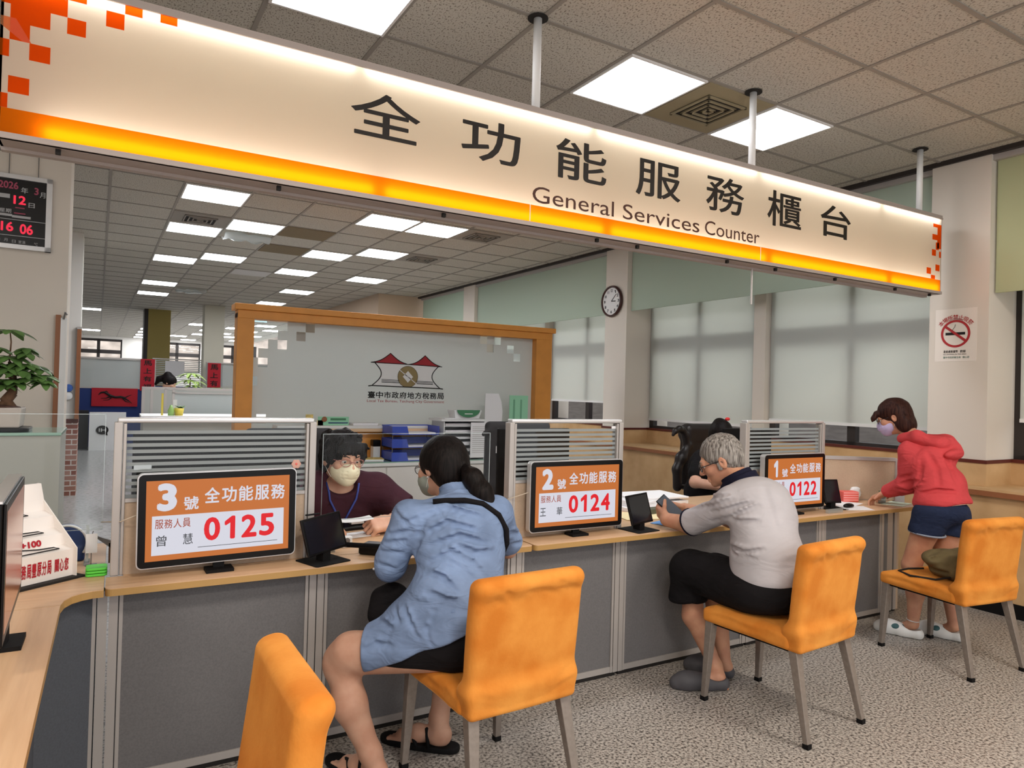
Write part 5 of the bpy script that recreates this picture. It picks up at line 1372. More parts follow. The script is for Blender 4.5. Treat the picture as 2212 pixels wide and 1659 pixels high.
# ------------------------------------------------------------------ staff chairs
mat('leather', rgb(34, 28, 28), .38, noise=(8, .2, 3)); mat('mesh_dark', rgb(40, 38, 40), .8)
t = thing('office_chair', 'black mesh office chair with a white tag behind the middle partition', 'office chair', (2.60, 4.4, 0))
s = SD(); s.box((2.58, 4.40, 1.0), (.27, .04, .26), None, .035, .02).box((2.55, 4.42, .74), (.30, .05, .10), None, .04, .05)
s.cap((2.33, 4.38, 1.20), (2.28, 4.37, 1.17), .02, .016, .02)
sobj('backrest', s, MATS['mesh_dark'], t, .01)
obj('tag', MB().box(2.375, 2.50, 4.352, 4.356, 1.035, 1.085), MATS['paper'], t, label='small white tag on the backrest')
def chair_base(t, x, y, z=.46):
    s = SD().box((x, y, z), (.25, .25, .05), None, .04, .02); sobj('seat', s, MATS['mesh_dark'], t, .012)
    obj('column', MB().tube([(x, y, z-.04), (x, y, .10)], .028, 12), MATS['alu_dark'], t)
    for k in range(5):
        a = 2*PI*k/5+.3; e = (x+.28*math.cos(a), y+.28*math.sin(a))
        l = obj('leg', MB().bar((x, y, .11), (e[0], e[1], .075), .045, .03), MATS['black_matte'], t)
        obj('castor', MB().ball((e[0], e[1], .028), .028, 10, 8), MATS['black_matte'], l)
chair_base(t, 2.58, 4.12)
obj('back_bar', MB().bar((2.58, 4.42, .66), (2.58, 4.34, .44), .06, .02), MATS['black_matte'], t)
t = thing('leather_chair', 'high backed black leather chair with a curled top corner behind the seated man', 'office chair', (4.78, 4.75, 0))
s = SD(); s.box((4.80, 4.72, .93), (.29, .06, .30), basis((0, 1, .08)), .05, .03).box((4.83, 4.74, 1.14), (.33, .05, .055), None, .045, .04)
s.chain([(4.52, 4.67, 1.03), (4.49, 4.66, 1.12), (4.45, 4.65, 1.17), (4.40, 4.64, 1.185), (4.35, 4.64, 1.165), (4.325, 4.64, 1.13)], [.03, .034, .032, .030, .026, .014], .01)
s.chain([(4.54, 4.67, 1.03), (4.45, 4.66, .92), (4.40, 4.66, .82), (4.41, 4.66, .66)], [.03, .05, .04, .04], .03)
for k in range(4): s.fold((4.62, 4.64, .72+k*.11), (4.98, 4.64, .71+k*.11), .012, .014)
sobj('backrest', s, MATS['leather'], t, .009)
chair_base(t, 4.78, 4.45)
for x in (4.47, 5.09): obj('armrest', MB().tube([(x, 4.66, .66), (x, 4.42, .67), (x, 4.40, .5)], [.025, .028, .02], 8), MATS['leather'], t, smooth=True)
t = thing('office_chair', 'dark office chair back behind the staff member in maroon', 'office chair', (.93, 4.02, 0))
s = SD().box((.86, 4.0, 1.02), (.25, .04, .22), None, .04, .02); sobj('backrest', s, MATS['mesh_dark'], t, .01); chair_base(t, .93, 3.78)
obj('back_bar', MB().bar((.90, 4.04, .84), (.93, 3.98, .44), .06, .02), MATS['black_matte'], t)

# ------------------------------------------------------------------ cubicles far back (building frame)
t = thing('blue_partition', 'blue office partition with a wide glass upper part and aluminium frame', 'partition', (.45, 17.8, 0), g=True)
obj('lower_panel', MB().box(-.55, 1.12, 17.8, 17.86, .0, 1.31), MATS['blue_cloth'], t)
obj('glass', MB().box(-.55, 1.12, 17.82, 17.83, 1.33, 1.95), MATS['milk_glass'], t)
obj('frame', MB().box(-.56, 1.13, 17.79, 17.87, 1.95, 1.99).box(-.56, 1.13, 17.79, 17.87, 1.30, 1.335).box(-.56, -.52, 17.79, 17.87, 0, 1.98).box(1.10, 1.14, 17.79, 17.87, 0, 1.98), MATS['alu'], t)
t = thing('blue_partition', 'striped glass office partition under the olive column', 'partition', (1.7, 19.0, 0), g=True)
obj('lower_panel', MB().box(1.14, 2.3, 19.0, 19.06, .0, 1.38), MATS['blue_cloth'], t)
m = MB()
for k in range(14): m.box(1.14, 2.3, 19.0, 19.01, 1.40+k*.045, 1.425+k*.045)
obj('striped_glass', m, MATS['milk_glass'], t)
obj('top_rail', MB().box(1.14, 2.3, 18.98, 19.06, 2.03, 2.06), MATS['alu'], t)
obj('paper_note', MB().box(1.42, 1.85, 18.96, 18.965, 1.62, 2.0), MATS['paper'], t)
t = thing('blue_partition', 'office partition right of the second red banner', 'partition', (3.0, 17.8, 0), g=True)
obj('lower_panel', MB().box(2.2, 3.9, 17.75, 17.81, .0, 1.42), MATS['cabinet_grey'], t)
obj('glass', MB().box(2.2, 3.9, 17.77, 17.78, 1.42, 1.95), MATS['milk_glass'], t)
obj('top_rail', MB().box(2.2, 3.9, 17.74, 17.82, 1.95, 1.98), MATS['alu'], t)
def banner(x0, x1, z0, z1, y, txt, lb):
    t = thing('red_banner', lb, 'banner', ((x0+x1)/2, y, z0), g=True, group='red calligraphy banners')
    obj('paper', MB().box(x0, x1, y-.004, y, z0, z1), MATS['banner_red'], t)
    m = MB(); n = len(txt); h = (z1-z0)/n
    for i, ch in enumerate(txt): write(m, ch, x0+.06, x1-.06, z1-(i+1)*h+.03, z1-i*h-.03, (0, y-.007, 0), (1, 0, 0), (0, 0, 1), .02)
    obj('calligraphy', m, MATS['ink'], t)
banner(.83, 1.12, 1.27, 1.99, 17.77, '馬上有福', 'left tall red banner with black calligraphy on the blue partition')
banner(2.23, 2.52, 1.38, 1.96, 17.735, '馬上有', 'right tall red banner with black calligraphy in front of the cream column')
t = thing('horse_banner', 'wide red banner with a black running horse brush painting', 'banner', (.34, 17.77, .9), g=True)
obj('cloth', MB().box(-.10, .79, 17.765, 17.77, .905, 1.31), MATS['banner_red'], t)
YY = 17.76
def brush(pts, rs_): return [(x, YY, z) for x, z in pts], rs_
m = MB()
for pts, rr in (([(.03, 1.16), (.08, 1.21), (.14, 1.22), (.19, 1.19), (.26, 1.14), (.36, 1.11), (.46, 1.12), (.54, 1.10)], [.006, .018, .022, .024, .03, .026, .028, .022]),
                ([(.54, 1.10), (.60, 1.14), (.67, 1.17)], [.014, .010, .004]), ([(.54, 1.09), (.60, 1.05), (.68, .98)], [.020, .012, .006]), ([(.50, 1.09), (.56, 1.02), (.63, 1.0)], [.018, .01, .005]),
                ([(.25, 1.12), (.18, 1.09), (.08, 1.08)], [.018, .010, .005]), ([(.28, 1.10), (.22, 1.05), (.12, 1.04)], [.016, .009, .004]), ([(.14, 1.22), (.18, 1.245), (.22, 1.21)], [.010, .010, .006])):
    m.tube([(x, YY, z) for x, z in pts], rr, 6)
obj('horse_painting', m, MATS['ink'], t)
t = thing('white_board_box', 'white box front with a black round badge reading IH standing in the far office', 'box', (.2, 17.0, 0), g=True)
obj('front', MB().box(-.12, .55, 16.98, 17.2, .0, .80), MATS['white_plastic'], t)
obj('round_badge', MB().slab([(.115*math.cos(a), .095*math.sin(a)) for a in [2*PI*k/24 for k in range(24)]], (.12, 16.96, .43), U, V_, W_, .01).slab([(.02, -.08), (.10, -.12), (.09, -.04)], (.12, 16.96, .43), U, V_, W_, .01), MATS['ink'], t)
obj('badge_letters', write(MB(), 'IH', .055, .19, .395, .465, (0, 16.955, 0), (1, 0, 0), (0, 0, 1), .02), MATS['white_paint'], t)
box_obj('brown_carton', .93, 1.40, 17.35, 17.6, 0, 1.29, MATS['cardboard'], g=True, label='brown cardboard panel right of the horse banner', cat='cardboard')
box_obj('dark_cupboard', -.62, -.14, 17.3, 17.7, 0, .82, MATS['mesh_dark'], g=True, label='dark low cupboard left of the white box in the far office', cat='cupboard')
# nearer cubicle group
t = thing('cubicle_wall', 'grey glazed cubicle partition beside the left orange post', 'partition', (.9, 9.5, 0), g=True)
m = MB()
for x in (.47, .56, .71, .80): m.box(x, x+.03, 9.5, 9.54, 0, 1.40)
m.box(.47, 1.9, 9.5, 9.55, 1.385, 1.41).box(.8, 1.9, 9.5, 9.53, 1.34, 1.355)
obj('frame', m, MATS['alu'], t)
obj('frosted_panel', MB().box(.83, 1.9, 9.51, 9.525, 1.0, 1.34), MATS['milk_glass'], t)
obj('lower_panel', MB().box(.47, 1.9, 9.51, 9.53, 0, 1.0), MATS['cabinet_grey'], t)
t = thing('cubicle_wall', 'second row of grey cubicle partition behind the first', 'partition', (1.2, 10.6, 0), g=True)
obj('frame', MB().box(.52, 2.4, 10.6, 10.65, 1.385, 1.41).box(.52, .55, 10.6, 10.64, 0, 1.4), MATS['alu'], t)
obj('panel', MB().box(.55, 2.4, 10.61, 10.63, 0, 1.385), MATS['cabinet_grey'], t)
t = thing('side_desk', 'pale desk of the cubicle behind the left partition', 'desk', (.9, 8.9, 0))
obj('top', MB().box(.25, 2.0, 8.55, 9.3, 1.07, 1.10), MATS['white_paint'], t)
obj('body', MB().box(.27, 1.98, 8.6, 9.28, 0, 1.07), MATS['cabinet_grey'], t)
t = thing('small_pot', 'small yellow pot with a dark green plant on the cubicle desk', 'potted plant', (.63, 8.75, 1.10))
obj('pot', MB().lathe([(.04, 0), (.052, .085), (.045, .085), (.0, .07)], (.635, 8.75, 1.10), 14), mat('pot_yellow', rgb(226, 204, 84), .5), t, smooth=True)
m = MB(); rs = random.Random(9)
for k in range(16):
    a = rs.uniform(0, 6.28); leaf(m, (.65+rs.uniform(-.01, .03), 8.75, 1.18), (math.cos(a), math.sin(a), rs.uniform(.2, 1.4)), rs.uniform(.05, .1), .03, .3)
obj('leaves', m, MATS['leaf'], t, smooth=True)
t = thing('glass_vase', 'green glass bottle beside the yellow pot', 'vase', (.56, 8.72, 1.10))
obj('bottle', MB().lathe([(.03, 0), (.034, .06), (.02, .09), (.012, .12), (.0, .12)], (.55, 8.72, 1.10), 12), mat('vase_green', rgb(150, 190, 110), .2), t, smooth=True)
obj('white_card', MB().box(.575, .615, 8.80, 8.805, 1.10, 1.28), MATS['paper'], t)
box_obj('yellow_post', .455, .475, 8.8, 8.84, 1.10, 1.35, MATS['pot_yellow'], label='narrow yellow folder standing at the left end of the cubicle desk', cat='folder')
t = thing('tall_plant', 'pale green leafy plant rising above the far cubicles', 'potted plant', (1.2, 11.6, 0), g=True)
obj('pot', MB().lathe([(.12, 0), (.16, .3), (.14, .3), (0, .27)], (1.22, 11.6, 0), 16), MATS['concrete_pot'], t, smooth=True)
obj('stem', MB().tube([(1.22, 11.6, .28), (1.2, 11.6, .9), (1.22, 11.6, 1.55)], [.02, .015, .008], 8), MATS['bark'], t)
m = MB(); rs = random.Random(12)
for c, n, L in (((1.22, 11.6, 1.62), 9, .24), ((1.20, 11.6, 1.52), 8, .22), ((1.25, 11.58, 1.44), 7, .2), ((1.16, 11.6, 1.36), 6, .18), ((1.3, 11.6, 1.5), 6, .18)): whorl(m, c, n, L, .05, .5, .15)
obj('leaves', m, MATS['leaf_light'], t, smooth=True, kind='stuff')
t = thing('low_plant', 'low green plant at the foot of the second red banner', 'potted plant', (2.4, 15.2, 0), g=True)
obj('planter', MB().box(1.8, 2.9, 15.1, 15.3, 0, 1.32), MATS['cabinet_grey'], t)
m = MB()
for k in range(12): whorl(m, (1.9+k*.085, 15.2, 1.34+rs.uniform(0, .06)), 5, .1, .04, .5, .4)
obj('leaves', m, MATS['leaf_light'], t, smooth=True, kind='stuff')
t = thing('exit_sign', 'small white and green lit exit sign seen through the clear corner of the frosted screen', 'exit sign', (3.05, 15.95, 2.87), g=True)
obj('case', MB().box(2.92, 3.19, 15.95, 16.0, 2.86, 2.97), mat('exit_white', rgb(150, 170, 176), .4, emis=rgb(200, 232, 236), estr=.8), t)
obj('green_mark', write(MB(), '出口', 2.97, 3.14, 2.885, 2.945, (0, 15.945, 0), (1, 0, 0), (0, 0, 1), .02), mat('exit_green', rgb(20, 120, 90), .4, emis=rgb(40, 150, 120), estr=.8), t)
obj('hanger', MB().tube([(3.05, 15.97, 2.97), (3.05, 15.97, CEIL)], .006, 6), MATS['alu'], t)
# ------------------------------------------------------------------ people
def skin_mat(name, c, c2):
    def f(nt, b, L):
        tc = nt.nodes.new('ShaderNodeTexCoord'); n = nt.nodes.new('ShaderNodeTexNoise'); n.inputs['Scale'].default_value = 14; n.inputs['Detail'].default_value = 3
        L(tc.outputs['Object'], n.inputs['Vector']); r = nt.nodes.new('ShaderNodeValToRGB'); e = r.color_ramp.elements
        e[0].position = .35; e[0].color = (*c2, 1); e[1].position = .65; e[1].color = (*c, 1); L(n.outputs['Fac'], r.inputs[0]); L(r.outputs[0], b.inputs['Base Color'])
        b.inputs['Subsurface Weight'].default_value = 0.12; b.inputs['Subsurface Radius'].default_value = (.012, .005, .003); b.inputs['Subsurface Scale'].default_value = .5
    return ramp_mat(name, f, .55, .35)
skin_mat('skin_light', rgb(222, 176, 152), rgb(212, 160, 136)); skin_mat('skin_tan', rgb(206, 154, 124), rgb(192, 136, 110)); skin_mat('skin_leg', rgb(204, 160, 136), rgb(192, 144, 120))
def hair_mat(name, a, b_, st=(40, 40, 3)):
    def f(nt, b, L):
        tc = nt.nodes.new('ShaderNodeTexCoord'); mp = nt.nodes.new('ShaderNodeMapping'); mp.inputs['Scale'].default_value = st
        L(tc.outputs['Object'], mp.inputs[0]); n = nt.nodes.new('ShaderNodeTexNoise'); n.inputs['Scale'].default_value = 3; n.inputs['Detail'].default_value = 3
        L(mp.outputs[0], n.inputs['Vector']); r = nt.nodes.new('ShaderNodeValToRGB'); e = r.color_ramp.elements
        e[0].position = .35; e[0].color = (*a, 1); e[1].position = .68; e[1].color = (*b_, 1); L(n.outputs['Fac'], r.inputs[0]); L(r.outputs[0], b.inputs['Base Color'])
        bp = nt.nodes.new('ShaderNodeBump'); bp.inputs['Strength'].default_value = .6; bp.inputs['Distance'].default_value = .004; L(n.outputs['Fac'], bp.inputs['Height']); L(bp.outputs[0], b.inputs['Normal'])
    return ramp_mat(name, f, .5, .12)
hair_mat('hair_black', rgb(12, 9, 9), rgb(30, 24, 23)); hair_mat('hair_brown', rgb(34, 16, 14), rgb(66, 38, 30)); hair_mat('hair_grey', rgb(92, 86, 82), rgb(170, 164, 158))
def cloth(name, c, var=.12, wr=14, bs=.5, fine=True):
    def f(nt, b, L):
        tc = nt.nodes.new('ShaderNodeTexCoord'); n = nt.nodes.new('ShaderNodeTexNoise'); n.inputs['Scale'].default_value = 7; n.inputs['Detail'].default_value = 6
        L(tc.outputs['Object'], n.inputs['Vector']); r = nt.nodes.new('ShaderNodeValToRGB'); e = r.color_ramp.elements
        e[0].position = .32; e[0].color = (*[v*(1-var) for v in c], 1); e[1].position = .68; e[1].color = (*[min(1, v*(1+var)) for v in c], 1); L(n.outputs['Fac'], r.inputs[0]); L(r.outputs[0], b.inputs['Base Color'])
        n2 = nt.nodes.new('ShaderNodeTexNoise'); n2.inputs['Scale'].default_value = wr; n2.inputs['Detail'].default_value = 2; n2.inputs['Distortion'].default_value = 1.2
        mp = nt.nodes.new('ShaderNodeMapping'); mp.inputs['Scale'].default_value = (1, 1, 1.9); mp.inputs['Rotation'].default_value = (0, .5, 0); L(tc.outputs['Object'], mp.inputs[0]); L(mp.outputs[0], n2.inputs['Vector'])
        bp = nt.nodes.new('ShaderNodeBump'); bp.inputs['Strength'].default_value = bs; bp.inputs['Distance'].default_value = .02; L(n2.outputs['Fac'], bp.inputs['Height']); L(bp.outputs[0], b.inputs['Normal'])
    return ramp_mat(name, f, .88, .15)
cloth('denim_shirt', rgb(122, 142, 176), .22, 9, .55); cloth('polo_grey', rgb(184, 180, 184), .05, 7, .35); cloth('maroon_tee', rgb(66, 36, 46), .15, 8, .4)
cloth('red_jacket', rgb(204, 74, 78), .08, 10, .5); cloth('black_cloth', rgb(24, 22, 24), .2, 10, .5); cloth('denim_dark', rgb(36, 45, 70), .25, 12, .4); cloth('navy_knit', rgb(26, 26, 44), .1, 20, .2)
mat('clog_grey', rgb(78, 76, 80), .6); mat('shoe_white', rgb(226, 226, 224), .6); mat('shoe_teal', rgb(60, 96, 100), .6); mat('mask_cream', rgb(240, 232, 204), .8, bump=(60, .2, .003)); mat('mask_green', rgb(150, 156, 146), .8)
mat('mask_lilac', rgb(190, 176, 214), .8); mat('eye_white', rgb(236, 230, 226), .2); mat('eye_dark', rgb(26, 18, 16), .1); mat('glasses_dark', rgb(30, 26, 28), .3); mat('glasses_pink', rgb(170, 110, 104), .3)
clear('lens', refl=.12); mat('lip', rgb(176, 110, 100), .5); mat('lanyard_blue', rgb(60, 76, 156), .6); mat('elastic', rgb(236, 234, 228), .7)

class Head:
    def __init__(s, c, f, up=(0, 0, 1), sc=1.0):
        s.c = A3(c); s.R = basis(f, up); s.sc = sc
    def __call__(s, x, y, z): return s.c + s.sc*(x*s.R[0]+y*s.R[1]+z*s.R[2])
    def r(s, *v): return tuple(a*s.sc for a in v)
    def add(q, S):
        k = q.sc
        S.ell(q(0, -.014, .028), q.r(.074, .094, .088), q.R, .02)
        S.ell(q(0, .020, -.030), q.r(.063, .070, .078), q.R, .02)
        S.ell(q(0, .030, -.076), q.r(.047, .048, .038), q.R, .025)
        S.ell(q(0, .070, -.095), q.r(.021, .016, .015), q.R, .02)
        S.cap(q(-.032, .080, .024), q(.032, .080, .024), .012*k, k=.015)
        for t in (-1, 1):
            S.ell(q(t*.041, .060, -.022), q.r(.024, .024, .024), q.R, .02)
            S.ell(q(t*.031, .096, .002), q.r(.017, .013, .0085), q.R, .010, 's')
        S.cap(q(0, .088, .010), q(0, .107, -.026), .007*k, .0115*k, .010)
        for t in (-1, 1): S.ell(q(t*.012, .098, -.032), q.r(.0085, .009, .007), q.R, .006)
        for t in (-1, 1): S.ell(q(t*.031, .080, .0115), q.r(.0155, .0085, .0060), q.R, .004)
        S.cap(q(-.018, .087, -.061), q(.018, .087, -.061), .006*k, k=.006)
        S.cap(q(-.016, .086, -.073), q(.016, .086, -.073), .0065*k, k=.006)
        for t in (-1, 1):
            S.ell(q(t*.077, -.010, -.008), q.r(.010, .019, .032), q.R, .006)
            S.ell(q(t*.087, -.006, -.006), q.r(.006, .010, .018), q.R, .004, 's')
        return q
    def eyes(q, par):
        for t in (-1, 1):
            e = obj('eye', MB().ball(tuple(q(t*.031, .0745, .003)), .0122*q.sc, 14, 10), MATS['eye_white'], par, smooth=True)
            obj('iris', MB().ball(tuple(q(t*.031, .0815, .001)), (.0066*q.sc, .0066*q.sc, .0062*q.sc), 10, 8), MATS['eye_dark'], e, smooth=True)
    def brows(q, par, m):
        for t in (-1, 1): obj('eyebrow', MB().tube([tuple(q(t*.014, .095, .022)), tuple(q(t*.032, .092, .029)), tuple(q(t*.048, .080, .025))], [.002, .0028, .0015], 6), MATS[m], par)
    def glasses(q, par, m, w=.0016, rx=.024, rz=.017, lens=True):
        g = MB()
        for t in (-1, 1):
            ring = [tuple(q(t*.034+rx*math.cos(a), .104-abs(t*.034+rx*math.cos(a))**2*3.2, .000+rz*math.sin(a))) for a in [2*PI*k/20 for k in range(20)]]
            g.tube(ring, w, 6, True)
            g.tube([tuple(q(t*.058, .094, .006)), tuple(q(t*.074, .060, .006)), tuple(q(t*.080, .0, .004)), tuple(q(t*.081, -.015, -.010))], w, 6)
        g.tube([tuple(q(-.011, .1035, .003)), tuple(q(0, .107, .006)), tuple(q(.011, .1035, .003))], w, 6)
        o = obj('glasses', g, MATS[m], par, smooth=True)
        if lens:
            for t in (-1, 1):
                pl = [tuple(q(t*.034+rx*math.cos(a), .104-abs(t*.034+rx*math.cos(a))**2*3.2, rz*math.sin(a))) for a in [2*PI*k/20 for k in range(20)]]
                obj('lens', MB().add(pl, [tuple(range(20))]), MATS['lens'], o)
    def mask(q, par, m, loops=True, h=.0035):
        S = SD(); S.ell(q(0, .040, -.050), q.r(.066, .078, .060), q.R, .02).ell(q(0, .098, -.040), q.r(.016, .022, .022), q.R, .02).ell(q(0, .070, -.088), q.r(.034, .034, .026), q.R, .02)
        S.ell(q(0, .088, -.016), q.r(.016, .020, .020), q.R, .015).cut(q(0, .085, -.008), q.R[2]*1.0-q.R[1]*.30, .006).cut(q(0, .018, 0), -q.R[1], .004)
        for z in (-.040, -.056, -.072): S.fold(q(-.055, .075, z), q(.055, .075, z), .004, .0045); S.fold(q(-.05, .095, z), q(.05, .095, z), .004, .0045); S.fold(q(-.05, .108, z), q(.05, .108, z), .004, .0045)
        o = sobj('face_mask', S, MATS[m], par, h)
        if loops:
            g = MB()
            for t in (-1, 1):
                for z in (-.022, -.080): g.tube([tuple(q(t*.060, .030, z)), tuple(q(t*.072, .006, z*.6-.004)), tuple(q(t*.078, -.020, z*.35))], .0011, 5)
            obj('ear_loops', g, MATS['elastic'], o)
        return o
def hand(S, w, d, n, side=1, curl=(30, 40, 30), s=1.0, spread=.012, thumb=(.45, .75, .35), k=.004):
    """wrist w, direction d, palm normal n (the palm faces n), side=+1 if the thumb lies towards d x n"""
    w = A3(w); d = A3(d)/np.linalg.norm(A3(d)); n = A3(n); n = n-d*(n@d); n = n/np.linalg.norm(n); u = np.cross(d, n)*side
    R = np.array([u, d, n], dtype=np.float32)
    S.box(w+d*.048*s, np.array([.038, .048, .015])*s, R, .014*s, .012)
    S.ell(w+d*.028*s+u*.022*s+n*.006*s, np.array([.020, .030, .014])*s, R, .012)
    L_ = [.070, .078, .074, .058]
    for i in range(4):
        b = w+d*(.092-.004*abs(i-1.3))*s+u*(.029-.0192*i)*s; dd = d+u*(1.2-i)*spread*6; dd = dd/np.linalg.norm(dd); ang = 0.0; p = b-d*.012*s; nn = n
        S.cap(p, b, .0092*s, .0090*s, k)
        for j, (f, rr) in enumerate(((.45, .0086), (.30, .0078), (.25, .0068))):
            ang += rad(curl[j]*(1+.06*i)); v = dd*math.cos(ang)+nn*math.sin(ang); q = b+v*L_[i]*f*s*1.0
            S.cap(b, q, rr*s, rr*.93*s, k); b = q
    a, b_, c = thumb; v = d*a+u*b_+n*c; v = v/np.linalg.norm(v); b0 = w+d*.022*s+u*.024*s; b1 = b0+v*.042*s
    v2 = v+d*.5+n*.25; v2 = v2/np.linalg.norm(v2); b2 = b1+v2*.030*s
    S.cap(b0, b1, .0125*s, .0105*s, .010); S.cap(b1, b2, .0100*s, .0085*s, k)
    return S
def person(label, o, **k): return thing('person', label, 'person', o, **k)

# ================= woman in the denim shirt =================
P = person('seated woman with a black ponytail in a long blue denim shirt at the counter', (1.2, 2.35, 0))
H = Head((1.205, 2.70, 1.15), (-.36, .93, -.22), (0, .2, 1), 1.0)
ft = A3((.19, .98, 0)); Rt = basis((.19, .98, -.25))
S = SD(); H.add(S)
S.cap(H(0, -.03, -.06), (1.225, 2.56, .99), .052, .062, .03)
S.ell((1.18, 2.45, .88), (.155, .09, .16), Rt, .05).ell((1.17, 2.36, .72), (.13, .09, .14), Rt, .05).ell((1.19, 2.32, .57), (.17, .12, .10), Rt, .05)
S.cap((1.0, 2.53, .985), (1.36, 2.46, 1.0), .05, k=.05)
S.chain([(1.0, 2.53, .985), (.955, 2.60, .77), (1.06, 2.80, .785)], [.045, .038, .028], .02)
S.chain([(1.36, 2.46, 1.0), (1.49, 2.60, .80), (1.36, 2.82, .79)], [.045, .038, .028], .02)
hand(S, (1.06, 2.80, .785), (.35, .9, -.1), (0, 0, -1), 1, (18, 22, 16)); hand(S, (1.36, 2.82, .79), (-.5, .86, -.1), (0, 0, -1), -1, (18, 22, 16))
S.chain([(1.10, 2.31, .545), (.80, 2.56, .475), (.765, 2.585, .43)], [.095, .075, .062], .03)
S.chain([(.775, 2.58, .42), (.79, 2.53, .30), (.862, 2.49, .12), (.88, 2.475, .07)], [.058, .060, .038, .034], .03)
S.ell((.765, 2.60, .455), (.052, .045, .05), None, .03)
S.chain([(1.28, 2.33, .545), (1.27, 2.66, .50)], [.095, .066], .03)
S.chain([(1.27, 2.66, .48), (1.25, 2.66, .33), (1.20, 2.63, .12), (1.20, 2.62, .08)], [.058, .056, .036, .033], .03)
def bare_foot(S, a, t, z=.018):
    a, t = A3(a), A3(t); d = (t-a)/np.linalg.norm(t-a); l = np.linalg.norm(t-a); u = np.array([d[1], -d[0], 0])
    S.ell(a+d*.02+[0, 0, .012], (.034, .045, .034), basis((d[0], d[1], 0)), .02); S.chain([a+[0, 0, .03], a+d*l*.5+[0, 0, .022], a+d*l*.78+[0, 0, .012]], [.033, .034, .026], .02)
    S.ell(a+d*l*.72+[0, 0, .004], (.044, .05, .02), basis((d[0], d[1], 0)), .02)
    for i in range(5): b = a+d*l*(.84-.02*abs(i-1))+u*(.030-.0155*i)*(-1); S.cap(b, b+d*(.045-.005*i), .011 if i == 0 else .0085, k=.006)
bare_foot(S, (.885, 2.46, .03), (.80, 2.67, .02)); bare_foot(S, (1.21, 2.60, .035), (1.05, 2.76, .025))
body = sobj('body', S, MATS['skin_leg'], P, .0042)
H.eyes(P); H.glasses(P, 'glasses_dark'); H.mask(P, 'mask_green')
S = SD(); S.ell(H(0, -.026, .030), H.r(.096, .112, .106), H.R, .02).ell(H(0, -.066, -.025), H.r(.086, .066, .095), H.R, .03)
S.ell(H(0, .122, -.060), H.r(.072, .085, .090), H.R, .02, 's').ell(H(-.092, .016, -.066), H.r(.030, .052, .055), H.R, .015, 's').ell(H(.088, .012, -.062), H.r(.030, .052, .055), H.R, .015, 's')
for i in range(16):
    a = -1.3+i*.17; S.fold(H(.085*math.sin(a), .02, .03+.09*math.cos(a)), H(.02*math.sin(a), -.115, -.01), .0016, .004)
tb = H(.012, -.128, -.018)
S.chain([H(0, -.08, -.01), tb], [.03, .018], .02)
hair = sobj('hair', S, MATS['hair_black'], P, .004)
S = SD(); S.chain([tb, (1.262, 2.505, 1.125), (1.285, 2.465, 1.07), (1.305, 2.445, 1.01), (1.330, 2.44, .955)], [.022, .040, .044, .036, .008], .02)
for i in range(9): o_ = (i-4)*.007; S.fold((tb[0]+o_, 2.50, tb[2]), (1.30+o_*1.6, 2.42, .99), .003, .004)
sobj('ponytail', S, MATS['hair_black'], P, .004)
obj('hair_tie', MB().tube([tuple(A3(tb)+.021*math.cos(a)*H.R[0]+.021*math.sin(a)*H.R[2]) for a in [2*PI*k/14 for k in range(14)]], .007, 8, True), mat('tie_grey', rgb(110, 116, 128), .8), P, smooth=True)
obj('earring', MB().ball(tuple(H(-.083, -.006, -.042)), .004, 8, 6), MATS['silver'], P)
# shirt
S = SD()
S.ell((1.185, 2.445, .885), (.185, .118, .17), Rt, .06).ell((1.165, 2.37, .73), (.165, .115, .17), Rt, .06).ell((1.175, 2.31, .60), (.195, .14, .14), Rt, .06)
S.cap((1.01, 2.52, .98), (1.34, 2.46, .99), .066, k=.06).ell((1.20, 2.53, 1.0), (.11, .075, .055), Rt, .05)
S.chain([(1.0, 2.525, .975), (.952, 2.585, .79)], [.066, .062], .03); S.chain([(.955, 2.59, .785), (1.0, 2.70, .785)], [.062, .052], .02)
S.chain([(1.355, 2.465, .985), (1.485, 2.60, .83)], [.066, .060], .03); S.chain([(1.485, 2.60, .83), (1.42, 2.72, .81)], [.062, .054], .02)
S.chain([(1.12, 2.33, .60), (.99, 2.42, .545), (.87, 2.50, .50)], [.14, .108, .092], .05)
S.chain([(1.05, 2.36, .70), (.93, 2.47, .54)], [.11, .08], .06)
S.chain([(1.25, 2.36, .60), (1.27, 2.50, .55)], [.13, .10], .05)
S.cut((.835, 2.50, .50), (-.80, .62, -.05), .004)
S.cut((.86, 2.45, .455), (.44, -.16, -.88), .006)
# collar
S.disc((1.225, 2.560, 1.040), tuple(A3((.06, .38, .92))), .080, .014, .02).disc((1.223, 2.572, 1.066), tuple(A3((.06, .42, .90))), .070, .018, .010)
S.ell((1.222, 2.60, 1.10), (.058, .058, .03), None, .008, 's')
drape(S, [[(.944, 2.33, 1.074), (1.056, 2.33, 1.082), (1.166, 2.33, 1.046)], [(.977, 2.33, 1.02), (1.074, 2.33, 1.044), (1.229, 2.33, .996)], [(.979, 2.33, .953), (1.076, 2.33, .991), (1.204, 2.33, .951)],
    [(1.013, 2.33, .913), (1.127, 2.33, .938), (1.24, 2.33, .901)], [(1.014, 2.33, .854), (1.096, 2.33, .88), (1.19, 2.33, .829), (1.245, 2.33, .769)], [(1.063, 2.33, .856), (1.148, 2.33, .818), (1.183, 2.33, .779)],
    [(.987, 2.33, .716), (1.068, 2.33, .687), (1.161, 2.33, .656)], [(1.002, 2.33, .744), (1.084, 2.33, .703), (1.144, 2.33, .685)], [(1.129, 2.33, .896), (1.198, 2.33, .867), (1.277, 2.33, .867)],
    [(.999, 2.33, .818), (1.065, 2.33, .789), (1.117, 2.33, .737)]], .011, .013)
